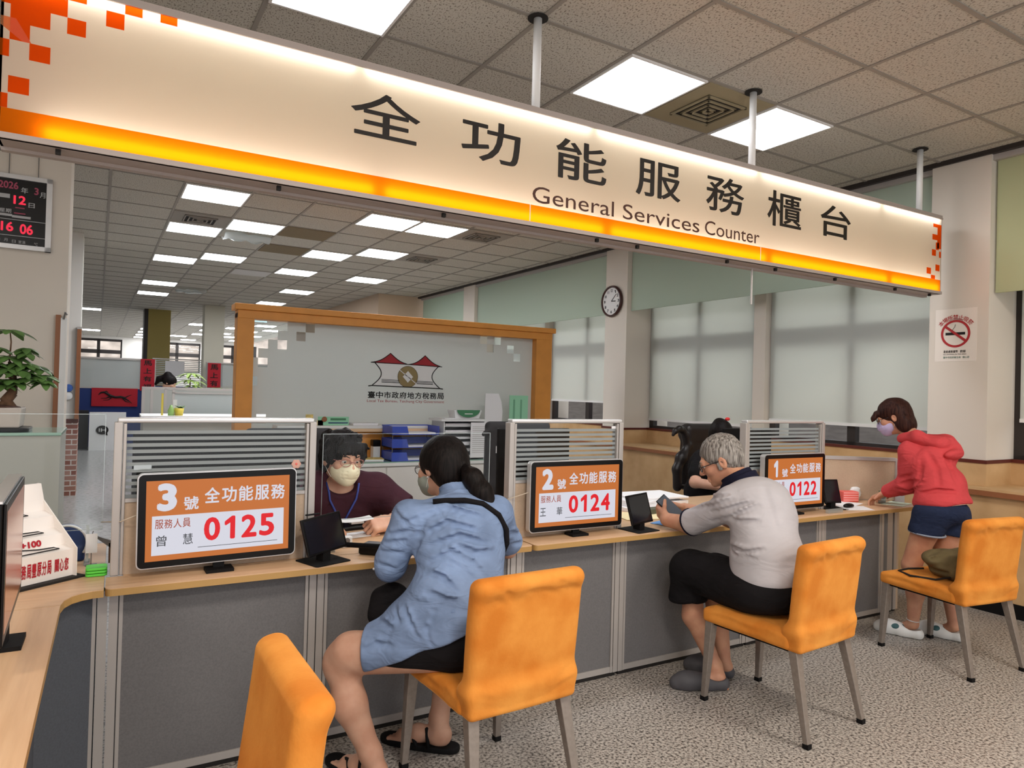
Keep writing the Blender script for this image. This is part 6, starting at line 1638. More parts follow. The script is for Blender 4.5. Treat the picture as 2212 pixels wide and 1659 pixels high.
drape(S, [[(.985, 2.33, 1.0), (.967, 2.33, .954), (.95, 2.33, .889), (.932, 2.33, .84), (.914, 2.33, .791)]], .013, .011, .0, .0)
drape(S, [[(.965, 2.5, .968), (1.023, 2.5, .98)], [(.917, 2.5, .925), (.999, 2.5, .935)], [(.887, 2.5, .866), (.969, 2.5, .851)], [(.88, 2.5, .821), (.946, 2.5, .791)], [(.939, 2.5, 1.009), (.999, 2.5, .95)], [(.902, 2.5, .896), (.976, 2.5, .897)]], .008, .009)
drape(S, [[(.839, 2.3, .755), (.875, 2.3, .707), (.888, 2.3, .662)], [(.956, 2.3, .718), (1.017, 2.3, .688), (1.079, 2.3, .674)], [(.807, 2.3, .684), (.854, 2.3, .645), (.844, 2.3, .592)], [(.91, 2.3, .702), (.935, 2.3, .644), (.96, 2.3, .596)],
    [(1.018, 2.3, .677), (.995, 2.3, .624), (1.009, 2.3, .566)], [(.766, 2.3, .583), (.81, 2.3, .597), (.856, 2.3, .579)]], .009, .011)
drape(S, [[(1.42, 2.42, .95), (1.50, 2.50, .92)], [(1.40, 2.42, .91), (1.50, 2.50, .88)], [(1.42, 2.44, .86), (1.52, 2.52, .84)]], .008, .009)
S.fold((1.065, 2.235, .70), (1.055, 2.25, .635), .022, .008)
shirt = sobj('denim_shirt', S, MATS['denim_shirt'], P, .0055, ripple((16, 16, 30), .004, 21))
for p in ((.902, 2.60, .775), (1.538, 2.63, .84)):
    q = snap(S, p, (A3((1.2, 2.5, .8))-A3(p))*A3((1, 0, 0)), .002); obj('button', MB().ball(q, .006, 8, 6), MATS['silver'], shirt)
# cross strap over the back
pts = []
for p in ((1.075, 2.44, 1.05), (1.12, 2.40, 1.058), (1.19, 2.38, 1.058), (1.26, 2.36, 1.045), (1.32, 2.34, 1.0), (1.36, 2.33, .94), (1.385, 2.34, .88), (1.39, 2.38, .83), (1.37, 2.44, .80)):
    pts.append(snap(S, p, (-.10, .98, -.15) if p[2] > .9 else (-.6, .6, 0), .004))
obj('bag_strap', MB().tube(pts, .011, 8), MATS['black_cloth'], P, smooth=True)
# shorts
S = SD(); S.ell((1.18, 2.31, .555), (.19, .145, .105), Rt, .05)
S.chain([(1.10, 2.32, .54), (.865, 2.515, .485)], [.105, .088], .04); S.chain([(1.28, 2.34, .54), (1.27, 2.56, .515)], [.105, .085], .04)
S.cut((.862, 2.515, .48), (-.75, .63, -.15), .005).cut((1.27, 2.57, .5), (0, 1, 0), .005).cut((0, 0, .462), (0, 0, -1), .02)
sobj('shorts', S, MATS['black_cloth'], P, .006, ripple((20, 20, 20), .003, 3))
# sandals
def sandal(a, t, par):
    a, t = A3(a), A3(t); d = (t-a)/np.linalg.norm(t-a); S = SD(); n = 8
    for i in range(n):
        f = i/(n-1); S.cap(a+d*(np.linalg.norm(t-a)*f-.02)+[0, 0, -.006], a+d*(np.linalg.norm(t-a)*f)+[0, 0, -.006], .036+.010*math.sin(PI*f*.9), k=.02)
    S.cut((0, 0, .026), (0, 0, 1), .004).cut((0, 0, .001), (0, 0, -1), .004); o = sobj('sandal', S, MATS['black_matte'], par, .004)
    u = np.array([d[1], -d[0], 0]); L_ = np.linalg.norm(t-a); m = MB()
    m.tube([tuple(a+d*L_*.50+u*.045+[0, 0, 0]), tuple(a+d*L_*.62+u*.02+[0, 0, .035]), tuple(a+d*L_*.80+[0, 0, .022])], .008, 8)
    m.tube([tuple(a+d*L_*.45-u*.045+[0, 0, 0]), tuple(a+d*L_*.60-u*.02+[0, 0, .040]), tuple(a+d*L_*.80+[0, 0, .022])], .008, 8)
    m.tube([tuple(a+d*L_*.25+u*.045+[0, 0, .0]), tuple(a+d*L_*.32+u*.02+[0, 0, .065]), tuple(a+d*L_*.32-u*.02+[0, 0, .065]), tuple(a+d*L_*.25-u*.045+[0, 0, .0])], .008, 8)
    obj('strap', m, MATS['black_matte'], o, smooth=True)
sandal((.885, 2.45, .02), (.79, 2.70, .02), P); sandal((1.22, 2.59, .02), (1.04, 2.77, .02), P)
S = SD(); S.ell((.985, 2.645, .615), (.085, .075, .085), None, .04).ell((.945, 2.625, .575), (.06, .06, .05), None, .04)
for i in range(6): S.fold((.90, 2.60, .56+i*.02), (1.04, 2.57, .60+i*.02), .008, .009)
sobj('handbag', S, MATS['black_cloth'], None, .005, ripple((40, 40, 40), .005, 3), label='soft black handbag on the lap of the woman in the denim shirt', cat='handbag')

# ================= man in the grey polo shirt =================
P = person('seated grey haired man in a grey polo shirt and black trousers holding a phone', (2.72, 2.3, 0))
H = Head((2.755, 2.60, 1.148), (-.62, .66, -.44), (0, 0, 1), 1.06)
Rt = basis((-.12, .98, -.35)); Rp = basis((0, 1, 0))
S = SD(); H.add(S)
S.cap(H(0, -.03, -.06), (2.78, 2.46, 1.0), .060, .075, .03)
S.ell((2.79, 2.34, .87), (.17, .12, .17), Rt, .05).ell((2.72, 2.26, .62), (.16, .13, .14), Rp, .05)
S.cap((2.66, 2.43, .96), (2.95, 2.41, .97), .055, k=.05)
eL, wL = (2.665, 2.72, .797), (2.625, 2.85, .805)
S.chain([(2.655, 2.42, .95), eL], [.05, .046], .02).chain([eL, wL], [.048, .036], .02)
eR, wR = (2.98, 2.72, .80), (2.80, 2.90, .85)
S.chain([(2.96, 2.41, .96), eR, wR], [.05, .042, .028], .02)
hand(S, wL, (.16, .80, .30), (.75, -.05, .35), -1, (38, 45, 35), 1.05, .004, (.5, .6, .45))
hand(S, wR, (-.62, .62, .15), (-.3, -.2, -.9), -1, (25, 40, 30), 1.0)
S.chain([(2.67, 2.30, .55), (2.645, 2.66, .555)], [.10, .07], .03).chain([(2.645, 2.67, .53), (2.66, 2.67, .33), (2.725, 2.575, .10)], [.06, .052, .034], .03)
S.chain([(2.84, 2.30, .55), (2.80, 2.66, .535), (2.83, 2.66, .30), (2.84, 2.62, .10)], [.10, .07, .055, .034], .03)
S.chain([(2.725, 2.565, .09), (2.705, 2.53, .055)], [.034, .034], .02).cap((2.705, 2.53, .05), (2.56, 2.62, .035), .032, .026, .02)
S.cap((2.84, 2.60, .06), (2.76, 2.76, .035), .033, .026, .02)
sobj('body', S, MATS['skin_tan'], P, .0042)
H.eyes(P); H.brows(P, 'hair_grey'); H.glasses(P, 'glasses_dark', .0024)
S = SD(); S.ell(H(0, -.022, .034), H.r(.083, .103, .096), H.R, .02).ell(H(0, -.055, -.015), H.r(.073, .060, .070), H.R, .03)
S.ell(H(0, .112, -.030), H.r(.085, .075, .092), H.R, .018, 's').ell(H(-.088, .028, -.055), H.r(.034, .055, .060), H.R, .012, 's').ell(H(.088, .028, -.055), H.r(.034, .055, .060), H.R, .012, 's')
for t in (-1, 1): S.ell(H(t*.088, -.012, -.022), H.r(.020, .022, .032), H.R, .006, 's')
S.cut(H(0, 0, -.082), -H.R[2], .01)
for i in range(26):
    rr_ = random.Random(i); a = rr_.uniform(-1.5, 1.5); b = rr_.uniform(-.08, .06)
    S.fold(H(.088*math.sin(a), b, .03+.095*math.cos(a)), H(.092*math.sin(a), b-.05, .02+.08*math.cos(a)), rr_.choice((-.0025, .0025)), .005)
for t in (-1, 1): S.box(H(t*.073, .012, -.018), H.r(.006, .009, .020), H.R, .004, .006)
sobj('hair', S, MATS['hair_grey'], P, .0035, ripple((120, 120, 60), .0022, 6))
S = SD()
S.ell((2.785, 2.335, .88), (.195, .145, .17), Rt, .06).ell((2.735, 2.27, .73), (.175, .165, .17), basis((0, 1, -.1)), .06).ell((2.725, 2.245, .63), (.18, .165, .11), Rp, .05)
S.cap((2.655, 2.425, .965), (2.93, 2.405, .975), .078, k=.06).ell((2.785, 2.41, 1.005), (.115, .09, .070), Rt, .06).ell((2.79, 2.36, .97), (.15, .11, .09), Rt, .06)
S.chain([(2.652, 2.425, .945), (2.640, 2.665, .825)], [.070, .070], .04); S.chain([(2.965, 2.41, .95), (2.985, 2.64, .83)], [.070, .066], .04)
S.cut((2.640, 2.690, .815), (-.03, .90, -.38), .004)
S.ell((2.650, 2.72, .80), (.05, .04, .05), None, .008, 's')
S.cut((2.72, 2.25, .615), (.05, -.05, -1), .01)
drape(S, [[(2.34, 2.25, .963), (2.439, 2.25, .971), (2.592, 2.25, .991)], [(2.342, 2.25, .921), (2.46, 2.25, .934), (2.645, 2.25, .973)], [(2.424, 2.25, .809), (2.547, 2.25, .762), (2.685, 2.25, .764)],
    [(2.383, 2.25, .854), (2.465, 2.25, .798), (2.589, 2.25, .758)], [(2.207, 2.25, .985), (2.339, 2.25, .991), (2.468, 2.25, 1.012)], [(2.244, 2.25, 1.004), (2.348, 2.25, 1.026), (2.437, 2.25, 1.035)], [(2.44, 2.25, .928), (2.522, 2.25, .908), (2.648, 2.25, .9)],
    [(2.394, 2.25, .832), (2.496, 2.25, .756), (2.633, 2.25, .725)]], .009, .011)
drape(S, [[(2.674, 2.25, 1.075), (2.732, 2.25, .961), (2.78, 2.25, .845)]], .006, .018, 0, 0)
shirt = sobj('polo_shirt', S, MATS['polo_grey'], P, .0055, ripple((14, 14, 22), .004, 31))
S2 = SD(); S2.ell((2.642, 2.676, .822), (.0735, .0735, .0735), None, .01).cut((2.640, 2.694, .814), (-.03, .90, -.38), .002).cut((2.640, 2.676, .822), (.03, -.90, .38), .002)
S2.ell((2.648, 2.72, .80), (.052, .045, .052), None, .006, 's'); sobj('sleeve_band', S2, MATS['navy_knit'], shirt, .004)
S = SD(); S.disc((2.782, 2.475, 1.045), tuple(A3((-.18, .50, .84))), .092, .030, .012).disc((2.775, 2.49, 1.06), tuple(A3((-.18, .50, .84))), .080, .034, .012).cap((2.71, 2.51, 1.02), (2.665, 2.53, .985), .022, .012, .02); sobj('collar', S, MATS['navy_knit'], shirt, .004)
S = SD(); S.ell((2.72, 2.24, .575), (.188, .168, .13), Rp, .05)
S.chain([(2.665, 2.30, .57), (2.615, 2.645, .580)], [.125, .100], .05).chain([(2.612, 2.66, .58), (2.632, 2.68, .42), (2.665, 2.68, .25)], [.094, .092, .085], .03)
S.chain([(2.84, 2.30, .555), (2.80, 2.65, .555), (2.83, 2.67, .28)], [.115, .085, .075], .04)
S.cut((2.67, 2.68, .232), (.05, 0, -1), .004).cut((2.72, 2.2, .462), (0, -.12, -1), .03)
S.ell((2.69, 2.66, .215), (.055, .055, .05), None, .006, 's')
for (a, b, am, w) in (((2.57, 2.40, .62), (2.56, 2.62, .55), .012, .014), ((2.56, 2.36, .56), (2.56, 2.60, .50), .012, .014), ((2.56, 2.66, .52), (2.60, 2.62, .38), .012, .014), ((2.60, 2.60, .45), (2.60, 2.64, .28), .010, .012), ((2.60, 2.45, .66), (2.60, 2.70, .60), .010, .014)): S.fold(a, b, am, w)
tr = sobj('trousers', S, MATS['black_cloth'], P, .006, ripple((14, 14, 14), .005, 9))
0 and obj('belt', MB().tube([(2.72+.178*math.cos(a), 2.245+.158*math.sin(a), .612-.01*math.sin(a)) for a in [2*PI*k/24 for k in range(24)]], .012, 6, True), MATS['black_plastic'], tr, smooth=True)
def clog(a, t, par, m='clog_grey', h=.075, name='shoe', open_=True):
    a, t = A3(a), A3(t); L_ = np.linalg.norm(t-a); d = (t-a)/L_; S = SD()
    S.chain([a+[0, 0, .03], a+d*L_*.35+[0, 0, .030], a+d*L_*.75+[0, 0, .032], a+d*L_*.95+[0, 0, .026]], [.036, .038, .046, .036], .03)
    S.ell(a+d*L_*.65+[0, 0, .045], (.046, L_*.34, .038), basis((d[0], d[1], 0)), .02)
    if open_: S.ell(a+d*L_*.14+[0, 0, .085], (.036, L_*.25, .045), basis((d[0], d[1], 0)), .008, 's')
    S.cut((0, 0, .0015), (0, 0, -1), .004)
    return sobj(name, S, MATS[m], par, .0045)
s1 = clog((2.71, 2.505, 0), (2.50, 2.63, 0), P); clog((2.85, 2.60, 0), (2.74, 2.78, 0), P)
box_ = MB().obox((2.728, 2.49, .018), (.022, .003, .010), rot=.9); obj('heel_patch', box_, mat('patch_orange', rgb(200, 130, 90), .6), s1)
# phone in his hands
t = thing('smartphone', 'dark smartphone held up by the man in the grey polo shirt', 'smartphone', (2.70, 2.86, .86))
fx = basis((-.45, .62, .64), (-.5, -.2, .9)); c = A3((2.680, 2.885, .862))
obj('case', MB().obox(tuple(c), (.037, .075, .005), [tuple(float(q) for q in v) for v in fx]), MATS['black_plastic'], t, bevel=.004)
obj('screen', MB().obox(tuple(c+fx[2]*.0055), (.034, .070, .0006), [tuple(float(q) for q in v) for v in fx]), mat('phone_glass', rgb(92, 98, 108), .25), t)
obj('camera', MB().ball(tuple(c-fx[2]*.006+fx[1]*.055+fx[0]*.02), (.008, .008, .004), 10, 6), MATS['alu_dark'], t)

# ================= woman in the red hoodie =================
P = person('standing woman in a coral red hoodie and denim shorts bending over the counter', (4.48, 2.45, 0))
H = Head((4.70, 2.86, 1.375), (-.42, .80, -.38), (0, 0, 1), 1.0)
Rt = basis((.05, .75, -.6), (0, .6, .75)); Rp = basis((.1, 1, -.15))
S = SD(); H.add(S)
S.cap(H(0, -.03, -.06), (4.71, 2.70, 1.21), .048, .056, .03)
S.ell((4.66, 2.58, 1.08), (.15, .15, .09), Rt, .05).ell((4.60, 2.47, .90), (.13, .10, .15), Rp, .05).ell((4.56, 2.45, .79), (.15, .11, .09), Rp, .04)
S.cap((4.56, 2.66, 1.17), (4.84, 2.64, 1.18), .045, k=.05)
eL, wL = (4.60, 2.70, .925), (4.665, 2.88, .845); eR, wR = (4.92, 2.72, .93), (4.82, 2.90, .84)
S.chain([(4.56, 2.66, 1.165), eL, wL], [.042, .036, .025], .02).chain([(4.84, 2.64, 1.17), eR, wR], [.042, .036, .025], .02)
hand(S, wL, (-.22, .55, -.36), (-.15, -.35, -.9), 1, (22, 30, 25), .98, .012, (.5, .7, .3)); hand(S, wR, (-.45, .62, -.2), (0, -.3, -.9), -1, (20, 28, 20), .95)
S.chain([(4.49, 2.47, .76), (4.44, 2.56, .45)], [.088, .056], .03).chain([(4.44, 2.56, .43), (4.42, 2.52, .28), (4.40, 2.52, .09)], [.052, .050, .031], .03)
S.chain([(4.64, 2.43, .76), (4.62, 2.47, .45)], [.088, .056], .03).chain([(4.62, 2.47, .43), (4.61, 2.41, .28), (4.60, 2.38, .09)], [.052, .050, .031], .03)
S.chain([(4.40, 2.52, .08), (4.41, 2.60, .04)], [.03, .026], .02); S.chain([(4.60, 2.38, .08), (4.60, 2.46, .04)], [.03, .026], .02)
sobj('body', S, MATS['skin_tan'], P, .0045)
H.eyes(P); H.mask(P, 'mask_lilac'); H.glasses(P, 'glasses_dark')
S = SD(); S.ell(H(0, -.020, .032), H.r(.090, .108, .098), H.R, .02).ell(H(0, -.055, -.045), H.r(.086, .066, .085), H.R, .04)
S.ell(H(0, .118, -.050), H.r(.080, .078, .100), H.R, .015, 's').ell(H(-.09, .035, -.06), H.r(.03, .035, .06), H.R, .012, 's')
S.chain([H(-.04, .085, .055), H(-.045, .115, .030), H(-.05, .13, .012)], [.020, .012, .004], .02)
for t in (-1, 1): S.ell(H(t*.078, -.044, -.064), H.r(.024, .046, .062), H.R, .02)
S.ell(H(0, -.065, -.08), H.r(.075, .05, .06), H.R, .03)
S.ell(H(-.092, -.006, -.012), H.r(.016, .020, .030), H.R, .006, 's')
for i in range(22):
    a = -1.5+i*.14; S.fold(H(.09*math.sin(a), .03-.1*abs(math.cos(i)), .10*math.cos(a)+.02), H(.092*math.sin(a), -.06, -.10), .002, .004)
sobj('hair', S, MATS['hair_brown'], P, .004, ripple((80, 80, 30), .002, 5))
S = SD()
S.ell((4.665, 2.585, 1.085), (.175, .17, .115), Rt, .05).ell((4.62, 2.49, .94), (.165, .145, .15), Rp, .05).ell((4.59, 2.46, .85), (.18, .155, .08), Rp, .04)
S.cap((4.565, 2.66, 1.16), (4.835, 2.64, 1.17), .064, k=.05)
S.chain([(4.56, 2.66, 1.155), (4.598, 2.695, .935), (4.655, 2.855, .86)], [.062, .058, .045], .03).chain([(4.84, 2.64, 1.165), (4.92, 2.715, .94), (4.83, 2.87, .86)], [.062, .056, .045], .03)
S.cut((4.58, 2.46, .818), (.0, -.28, -1), .006)
S.ell((4.58, 2.47, .80), (.14, .12, .03), None, .01, 's')
drape(S, [[(4.419, 2.5, 1.116), (4.406, 2.5, 1.008), (4.324, 2.5, .924)], [(4.486, 2.5, 1.164), (4.596, 2.5, 1.061), (4.637, 2.5, .929)], [(4.665, 2.5, 1.16), (4.76, 2.5, 1.056), (4.858, 2.5, .929)], [(4.811, 2.5, 1.198), (4.889, 2.5, 1.135), (4.91, 2.5, 1.072)]], .011, .014, 0, 0)
drape(S, [[(4.206, 2.5, .977), (4.321, 2.5, .992), (4.458, 2.5, .976)], [(4.158, 2.5, .951), (4.29, 2.5, .925), (4.408, 2.5, .949)], [(4.188, 2.5, 1.016), (4.32, 2.5, 1.031)], [(4.426, 2.5, .909), (4.601, 2.5, .92), (4.822, 2.5, .9)], [(4.396, 2.5, 1.283), (4.484, 2.5, 1.233), (4.663, 2.5, 1.211)], [(4.292, 2.5, .886), (4.327, 2.5, .836), (4.295, 2.5, .809)]], .010, .011)
hd = sobj('hoodie', S, MATS['red_jacket'], P, .0055, ripple((22, 22, 22), .0045, 41))
S = SD(); S.chain([(4.60, 2.735, 1.235), (4.57, 2.62, 1.255), (4.62, 2.50, 1.215), (4.72, 2.47, 1.19), (4.80, 2.55, 1.225), (4.82, 2.68, 1.24)], [.030, .038, .036, .036, .040, .032], .04)
S.ell((4.68, 2.56, 1.215), (.115, .11, .040), basis((0, 1, -.3)), .03).ell((4.67, 2.44, 1.150), (.09, .045, .032), basis((0, 1, -.6)), .03)
for (a, b) in (((4.56, 2.68, 1.28), (4.60, 2.46, 1.26)), ((4.60, 2.60, 1.29), (4.68, 2.42, 1.24)), ((4.70, 2.62, 1.28), (4.72, 2.40, 1.22))): S.fold(a, b, .012, .012)
sobj('hood', S, MATS['red_jacket'], hd, .0055, ripple((26, 26, 26), .004, 42))
S = SD(); S.cap((4.60, 2.70, .83), (4.60, 2.70, .83), .001)
S = SD(); S.ell((4.565, 2.45, .79), (.172, .145, .10), Rp, .04).chain([(4.485, 2.475, .74), (4.47, 2.495, .665)], [.105, .100], .03).chain([(4.645, 2.43, .74), (4.638, 2.44, .665)], [.105, .100], .03)
S.cut((4.5, 2.47, .655), (0, .1, -1), .004)
for i in range(5): S.fold((4.40, 2.44+i*.02, .76-i*.02), (4.46, 2.38+i*.02, .70-i*.01), .006, .010)
sh = sobj('denim_shorts', S, MATS['denim_dark'], P, .0055, ripple((20, 20, 20), .004, 43))
obj('frayed_hem', MB().tube([(4.475+.101*math.cos(a), 2.488+.101*math.sin(a), .658+.01*math.sin(a)) for a in [2*PI*k/22 for k in range(22)]], .006, 6, True), mat('denim_fray', rgb(150, 158, 176), .9), sh)
obj('shirt_edge', MB().tube([(4.588+.170*math.cos(a), 2.465+.148*math.sin(a), .820-.040*math.sin(a)) for a in [2*PI*k/26 for k in range(26)]], .005, 6, True), mat('peach_hem', rgb(236, 190, 170), .9), hd)
for a, t_ in (((4.40, 2.49, 0), (4.33, 2.71, 0)), ((4.60, 2.35, 0), (4.54, 2.57, 0))):
    s_ = clog(a, t_, P, 'shoe_white', name='sneaker')
    d = (A3(t_)-A3(a)); L_ = np.linalg.norm(d); d = d/L_; S = SD(); S.ell(A3(a)+d*L_*.55+[0, 0, .052], (.049, .055, .028), basis((d[0], d[1], 0)), .01); S.cut((0, 0, .035), (0, 0, -1), .004)
    sobj('teal_patch', S, MATS['shoe_teal'], s_, .004)
obj('ankle_bracelet', MB().tube([(4.40+.036*math.cos(a), 2.52+.036*math.sin(a), .11+.004*math.sin(a)) for a in [2*PI*k/18 for k in range(18)]], .003, 6, True), MATS['silver'], P)
S = SD().ell((4.42, 2.535, .27), (.054, .054, .04), None).cut((4.40, 2.5, 0), (0, 1, 0)); sobj('black_patch', S, MATS['black_cloth'], P, .005)

# ================= staff member in maroon =================
P = person('staff member with a cream face mask, glasses and a maroon T-shirt behind counter 3', (1.05, 3.8, 0))
H = Head((1.030, 3.55, 1.110), (.20, -.96, -.14), (.06, 0, 1), 1.12)
Rt = basis((.05, -.95, .25), (0, .3, 1))
S = SD(); H.add(S)
S.cap(H(0, -.03, -.06), (1.03, 3.66, .97), .066, .075, .03)
S.ell((1.05, 3.70, .80), (.20, .13, .16), Rt, .05).ell((1.02, 3.76, .60), (.19, .15, .16), Rt, .05)
S.cap((.86, 3.64, .93), (1.23, 3.60, .93), .06, k=.05)
eL, wL = (1.37, 3.50, .82), (1.225, 3.33, .805)
S.chain([(1.24, 3.60, .92), eL, wL], [.058, .052, .036], .02)
hand(S, wL, (-.85, -.22, -.05), (-.1, .55, -.75), -1, (58, 70, 40), 1.22, .003, (.75, .35, .5))
eR, wR = (.72, 3.50, .79), (.86, 3.34, .80)
S.chain([(.87, 3.64, .88), eR, wR], [.055, .046, .031], .02); hand(S, wR, (.7, -.3, 0), (0, -.5, -.8), 1, (30, 40, 30), 1.05)
S.chain([(.94, 3.76, .53), (.92, 3.35, .53), (.92, 3.33, .08), (.92, 3.22, .05)], [.095, .07, .045, .03], .03).chain([(1.12, 3.76, .53), (1.14, 3.35, .53), (1.14, 3.33, .08), (1.14, 3.22, .05)], [.095, .07, .045, .03], .03)
sobj('body', S, MATS['skin_light'], P, .0042)
H.eyes(P); H.brows(P, 'hair_black'); H.glasses(P, 'glasses_pink', .0018); H.mask(P, 'mask_cream')
S = SD(); S.ell(H(0, -.018, .036), H.r(.092, .108, .098), H.R, .02).ell(H(0, -.05, -.02), H.r(.085, .07, .08), H.R, .04)
S.ell(H(.0, .118, -.058), H.r(.080, .070, .088), H.R, .015, 's')
for t in (-1, 1): S.ell(H(t*.10, .03, -.065), H.r(.034, .06, .055), H.R, .012, 's'); S.ell(H(t*.080, .028, .015), H.r(.018, .030, .035), H.R, .015)
for i in range(9): x = -.07+i*.0175; S.cap(H(x*.9, .070, .075), H(x*1.05+.006, .102-.35*x*x*4, .028+.010*((i*7) % 3)), .016, .006, .012)
for i in range(28):
    rr_ = random.Random(i+60); a = rr_.uniform(-1.5, 1.5); b = rr_.uniform(-.09, .08)
    S.cap(H(.088*math.sin(a), b, .035+.092*math.cos(a)), H(.100*math.sin(a+.15), b+rr_.uniform(-.02, .03), .02+.095*math.cos(a+.15)), .012, .005, .01)
sobj('hair', S, MATS['hair_black'], P, .004, ripple((70, 70, 70), .003, 8))
S = SD()
S.ell((1.05, 3.69, .83), (.245, .160, .18), Rt, .06).ell((1.02, 3.74, .62), (.215, .175, .18), Rt, .06)
S.cap((.86, 3.635, .93), (1.22, 3.60, .93), .088, k=.07).ell((1.035, 3.64, .985), (.135, .095, .06), Rt, .06)
S.chain([(1.235, 3.60, .92), (1.345, 3.50, .845)], [.088, .084], .05); S.chain([(.865, 3.635, .92), (.755, 3.53, .84)], [.088, .082], .05)
S.cut((1.355, 3.485, .815), (.72, -.55, -.42), .004); S.cut((.73, 3.50, .80), (-.7, -.6, -.4), .004)
S.ell(H(0, .035, -.115), H.r(.072, .085, .050), H.R, .008, 's')
for (a, b, am, w) in (((.98, 3.54, .90), (.90, 3.55, .74), .010, .016), ((1.10, 3.53, .90), (1.20, 3.50, .76), .010, .016), ((1.22, 3.50, .88), (1.12, 3.52, .72), .008, .014), ((.88, 3.53, .86), (1.0, 3.52, .72), .008, .014), ((1.30, 3.46, .86), (1.22, 3.46, .78), .007, .012)): S.fold(a, b, am, w)
te = sobj('t_shirt', S, MATS['maroon_tee'], P, .006, ripple((13, 13, 13), .005, 51))
for (a, b, c_) in (((.955, 3.40, .985), (.965, 3.40, .90), (1.02, 3.40, .79)), ((1.115, 3.40, .98), (1.10, 3.40, .90), (1.045, 3.40, .79))):
    pp = [snap(S, q, (0, 1, 0), .003) for q in (a, tuple((A3(a)+A3(b))/2), b, tuple((A3(b)*2+A3(c_))/3), tuple((A3(b)+A3(c_)*2)/3), c_)]
    obj('lanyard', MB().tube(pp, .0055, 6), MATS['lanyard_blue'], P, smooth=True)
S = SD(); S.ell((1.02, 3.74, .53), (.20, .17, .10), None, .05).chain([(.94, 3.74, .53), (.92, 3.36, .53), (.92, 3.34, .12)], [.11, .09, .07], .03).chain([(1.12, 3.74, .53), (1.14, 3.36, .53), (1.14, 3.34, .12)], [.11, .09, .07], .03)
sobj('trousers', S, MATS['black_cloth'], P, .009)
clog((.92, 3.36, 0), (.92, 3.12, 0), P, 'black_matte'); clog((1.14, 3.36, 0), (1.14, 3.12, 0), P, 'black_matte')
wt = A3(wL)+A3((.03, .02, .003)); ax_ = A3((.85, .62, 0)); ax_ = ax_/np.linalg.norm(ax_); e1 = A3((0, 0, 1)); e2 = np.cross(ax_, e1)
w_ = obj('wrist_watch', MB().tube([tuple(wt+.040*(math.cos(a)*e1+math.sin(a)*e2)) for a in [2*PI*k/18 for k in range(18)]], .007, 6, True), MATS['black_plastic'], P, smooth=True)
obj('watch_face', MB().ball(tuple(wt-e2*0+A3((.0, -.036, .004))), (.013, .006, .013), 12, 8), MATS['silver'], w_)
sheet(1.00, 3.30, .832, .22, .10, -.08, 'paper', 'white form held in the hand of the staff member with the cream mask', th=.001, curl=.012)

# ================= staff member behind the seated man =================
P = person('staff member in black with a red hair clip, mostly hidden behind the seated man', (4.3, 4.3, 0))
H = Head((4.27, 4.02, 1.165), (-.35, -.9, -.35), (0, 0, 1), 1.0)
Rt = basis((-.1, -.95, .2), (0, .3, 1))
S = SD(); H.add(S); S.cap(H(0, -.03, -.06), (4.30, 4.14, 1.02), .048, .055, .03)
S.ell((4.33, 4.22, .88), (.15, .10, .17), Rt, .05).ell((4.36, 4.30, .65), (.15, .12, .16), Rt, .05).cap((4.17, 4.15, .97), (4.47, 4.18, .97), .05, k=.05)
S.chain([(4.17, 4.15, .96), (3.99, 4.02, .80), (4.10, 3.72, .785)], [.048, .042, .028], .02); hand(S, (4.10, 3.72, .785), (.5, -.6, -.05), (0, 0, -1), 1, (20, 30, 20), .95)
S.chain([(4.47, 4.18, .96), (4.56, 4.0, .80), (4.42, 3.72, .785)], [.048, .040, .027], .02); hand(S, (4.42, 3.72, .785), (-.4, -.6, -.05), (0, 0, -1), -1, (20, 30, 20), .95)
S.chain([(4.28, 4.32, .54), (4.25, 3.90, .54), (4.25, 3.88, .08), (4.25, 3.78, .05)], [.08, .06, .04, .03], .03).chain([(4.44, 4.32, .54), (4.47, 3.90, .54), (4.47, 3.88, .08), (4.47, 3.78, .05)], [.08, .06, .04, .03], .03)
sobj('body', S, MATS['skin_light'], P, .006); H.eyes(P)
S = SD(); S.ell(H(0, -.02, .035), H.r(.088, .106, .096), H.R, .02).ell(H(0, -.05, -.02), H.r(.08, .07, .09), H.R, .04).ell(H(0, -.07, .09), H.r(.045, .045, .035), H.R, .02); S.ell(H(0, .118, -.05), H.r(.068, .075, .09), H.R, .015, 's')
sobj('hair', S, MATS['hair_black'], P, .006)
obj('hair_clip', MB().ball(tuple(H(-.055, -.06, .125)), (.026, .014, .014), 10, 8), mat('clip_red', rgb(220, 50, 50), .4), P)
S = SD(); S.ell((4.33, 4.22, .87), (.18, .125, .18), Rt, .05).ell((4.36, 4.30, .66), (.17, .14, .17), Rt, .05).cap((4.17, 4.15, .96), (4.47, 4.18, .96), .07, k=.05)
S.chain([(4.17, 4.15, .95), (4.04, 4.06, .86)], [.066, .062], .03).chain([(4.47, 4.18, .95), (4.54, 4.06, .86)], [.066, .062], .03)
sobj('black_top', S, MATS['black_cloth'], P, .008, ripple((16, 16, 16), .004, 61))
S = SD(); S.ell((4.36, 4.32, .54), (.17, .15, .09), None, .05).chain([(4.28, 4.3, .54), (4.25, 3.92, .54), (4.25, 3.90, .12)], [.095, .08, .065], .03).chain([(4.44, 4.3, .54), (4.47, 3.92, .54), (4.47, 3.90, .12)], [.095, .08, .065], .03)
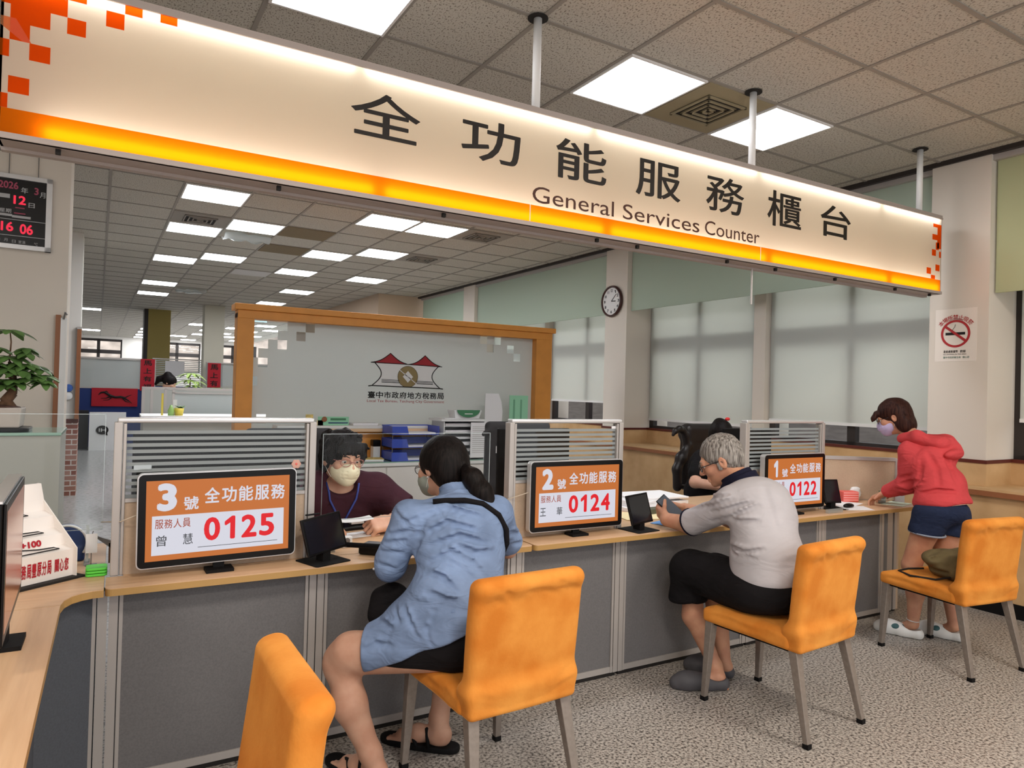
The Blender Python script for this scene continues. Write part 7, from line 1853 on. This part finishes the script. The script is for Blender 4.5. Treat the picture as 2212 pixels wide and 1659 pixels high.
sobj('trousers', S, MATS['black_cloth'], P, .01); clog((4.25, 3.92, 0), (4.25, 3.69, 0), P, 'black_matte'); clog((4.47, 3.92, 0), (4.47, 3.69, 0), P, 'black_matte')

# ================= woman far back =================
P = person('small distant woman in pale yellow with black tied hair among the far cubicles', (.98, 12.2, 0), g=True)
org = ORG[P.name]
H = Head((.985, 12.2, 1.47), (.8, -.3, -.45), (0, 0, 1), 1.0)
S = SD(); H.add(S); S.cap(H(0, -.03, -.06), (.94, 12.22, 1.32), .048, .055, .03).ell((.93, 12.22, 1.15), (.16, .10, .2), None, .05).ell((.93, 12.22, .92), (.15, .11, .12), None, .05)
S.chain([(.80, 12.22, 1.27), (.77, 12.2, 1.02), (.85, 12.05, .9)], [.045, .036, .028], .02).chain([(1.07, 12.22, 1.27), (1.12, 12.2, 1.02), (1.08, 12.05, .9)], [.045, .036, .028], .02)
for x in (.86, 1.01): S.chain([(x, 12.22, .88), (x, 12.22, .48), (x, 12.23, .09), (x, 12.12, .04)], [.085, .055, .035, .03], .03)
sobj('body', S, MATS['skin_light'], P, .012)
S = SD(); S.ell(H(0, -.02, .03), H.r(.092, .11, .10), H.R, .02).ell(H(0, -.08, .10), H.r(.05, .06, .05), H.R, .03).chain([H(0, -.10, .06), H(0, -.16, -.02), H(0, -.17, -.12)], [.04, .045, .02], .03); S.ell(H(0, .118, -.05), H.r(.07, .075, .09), H.R, .015, 's')
sobj('hair', S, MATS['hair_black'], P, .01)
S = SD(); S.ell((.93, 12.22, 1.15), (.18, .12, .22), None, .05).ell((.93, 12.22, .95), (.165, .13, .12), None, .05).chain([(.80, 12.22, 1.27), (.77, 12.2, 1.04)], [.06, .05], .03).chain([(1.07, 12.22, 1.27), (1.12, 12.2, 1.04)], [.06, .05], .03)
sobj('yellow_top', S, MATS['cream_cloth'], P, .012)
S = SD(); 
for x in (.86, 1.01): S.chain([(x, 12.22, .88), (x, 12.22, .48), (x, 12.22, .10)], [.10, .075, .065], .03)
sobj('trousers', S, MATS['black_cloth'], P, .014)
for x in (.86, 1.01): sobj('shoe', SD().ell((x, 12.15, .035), (.04, .12, .035)), MATS['black_matte'], P, .012)
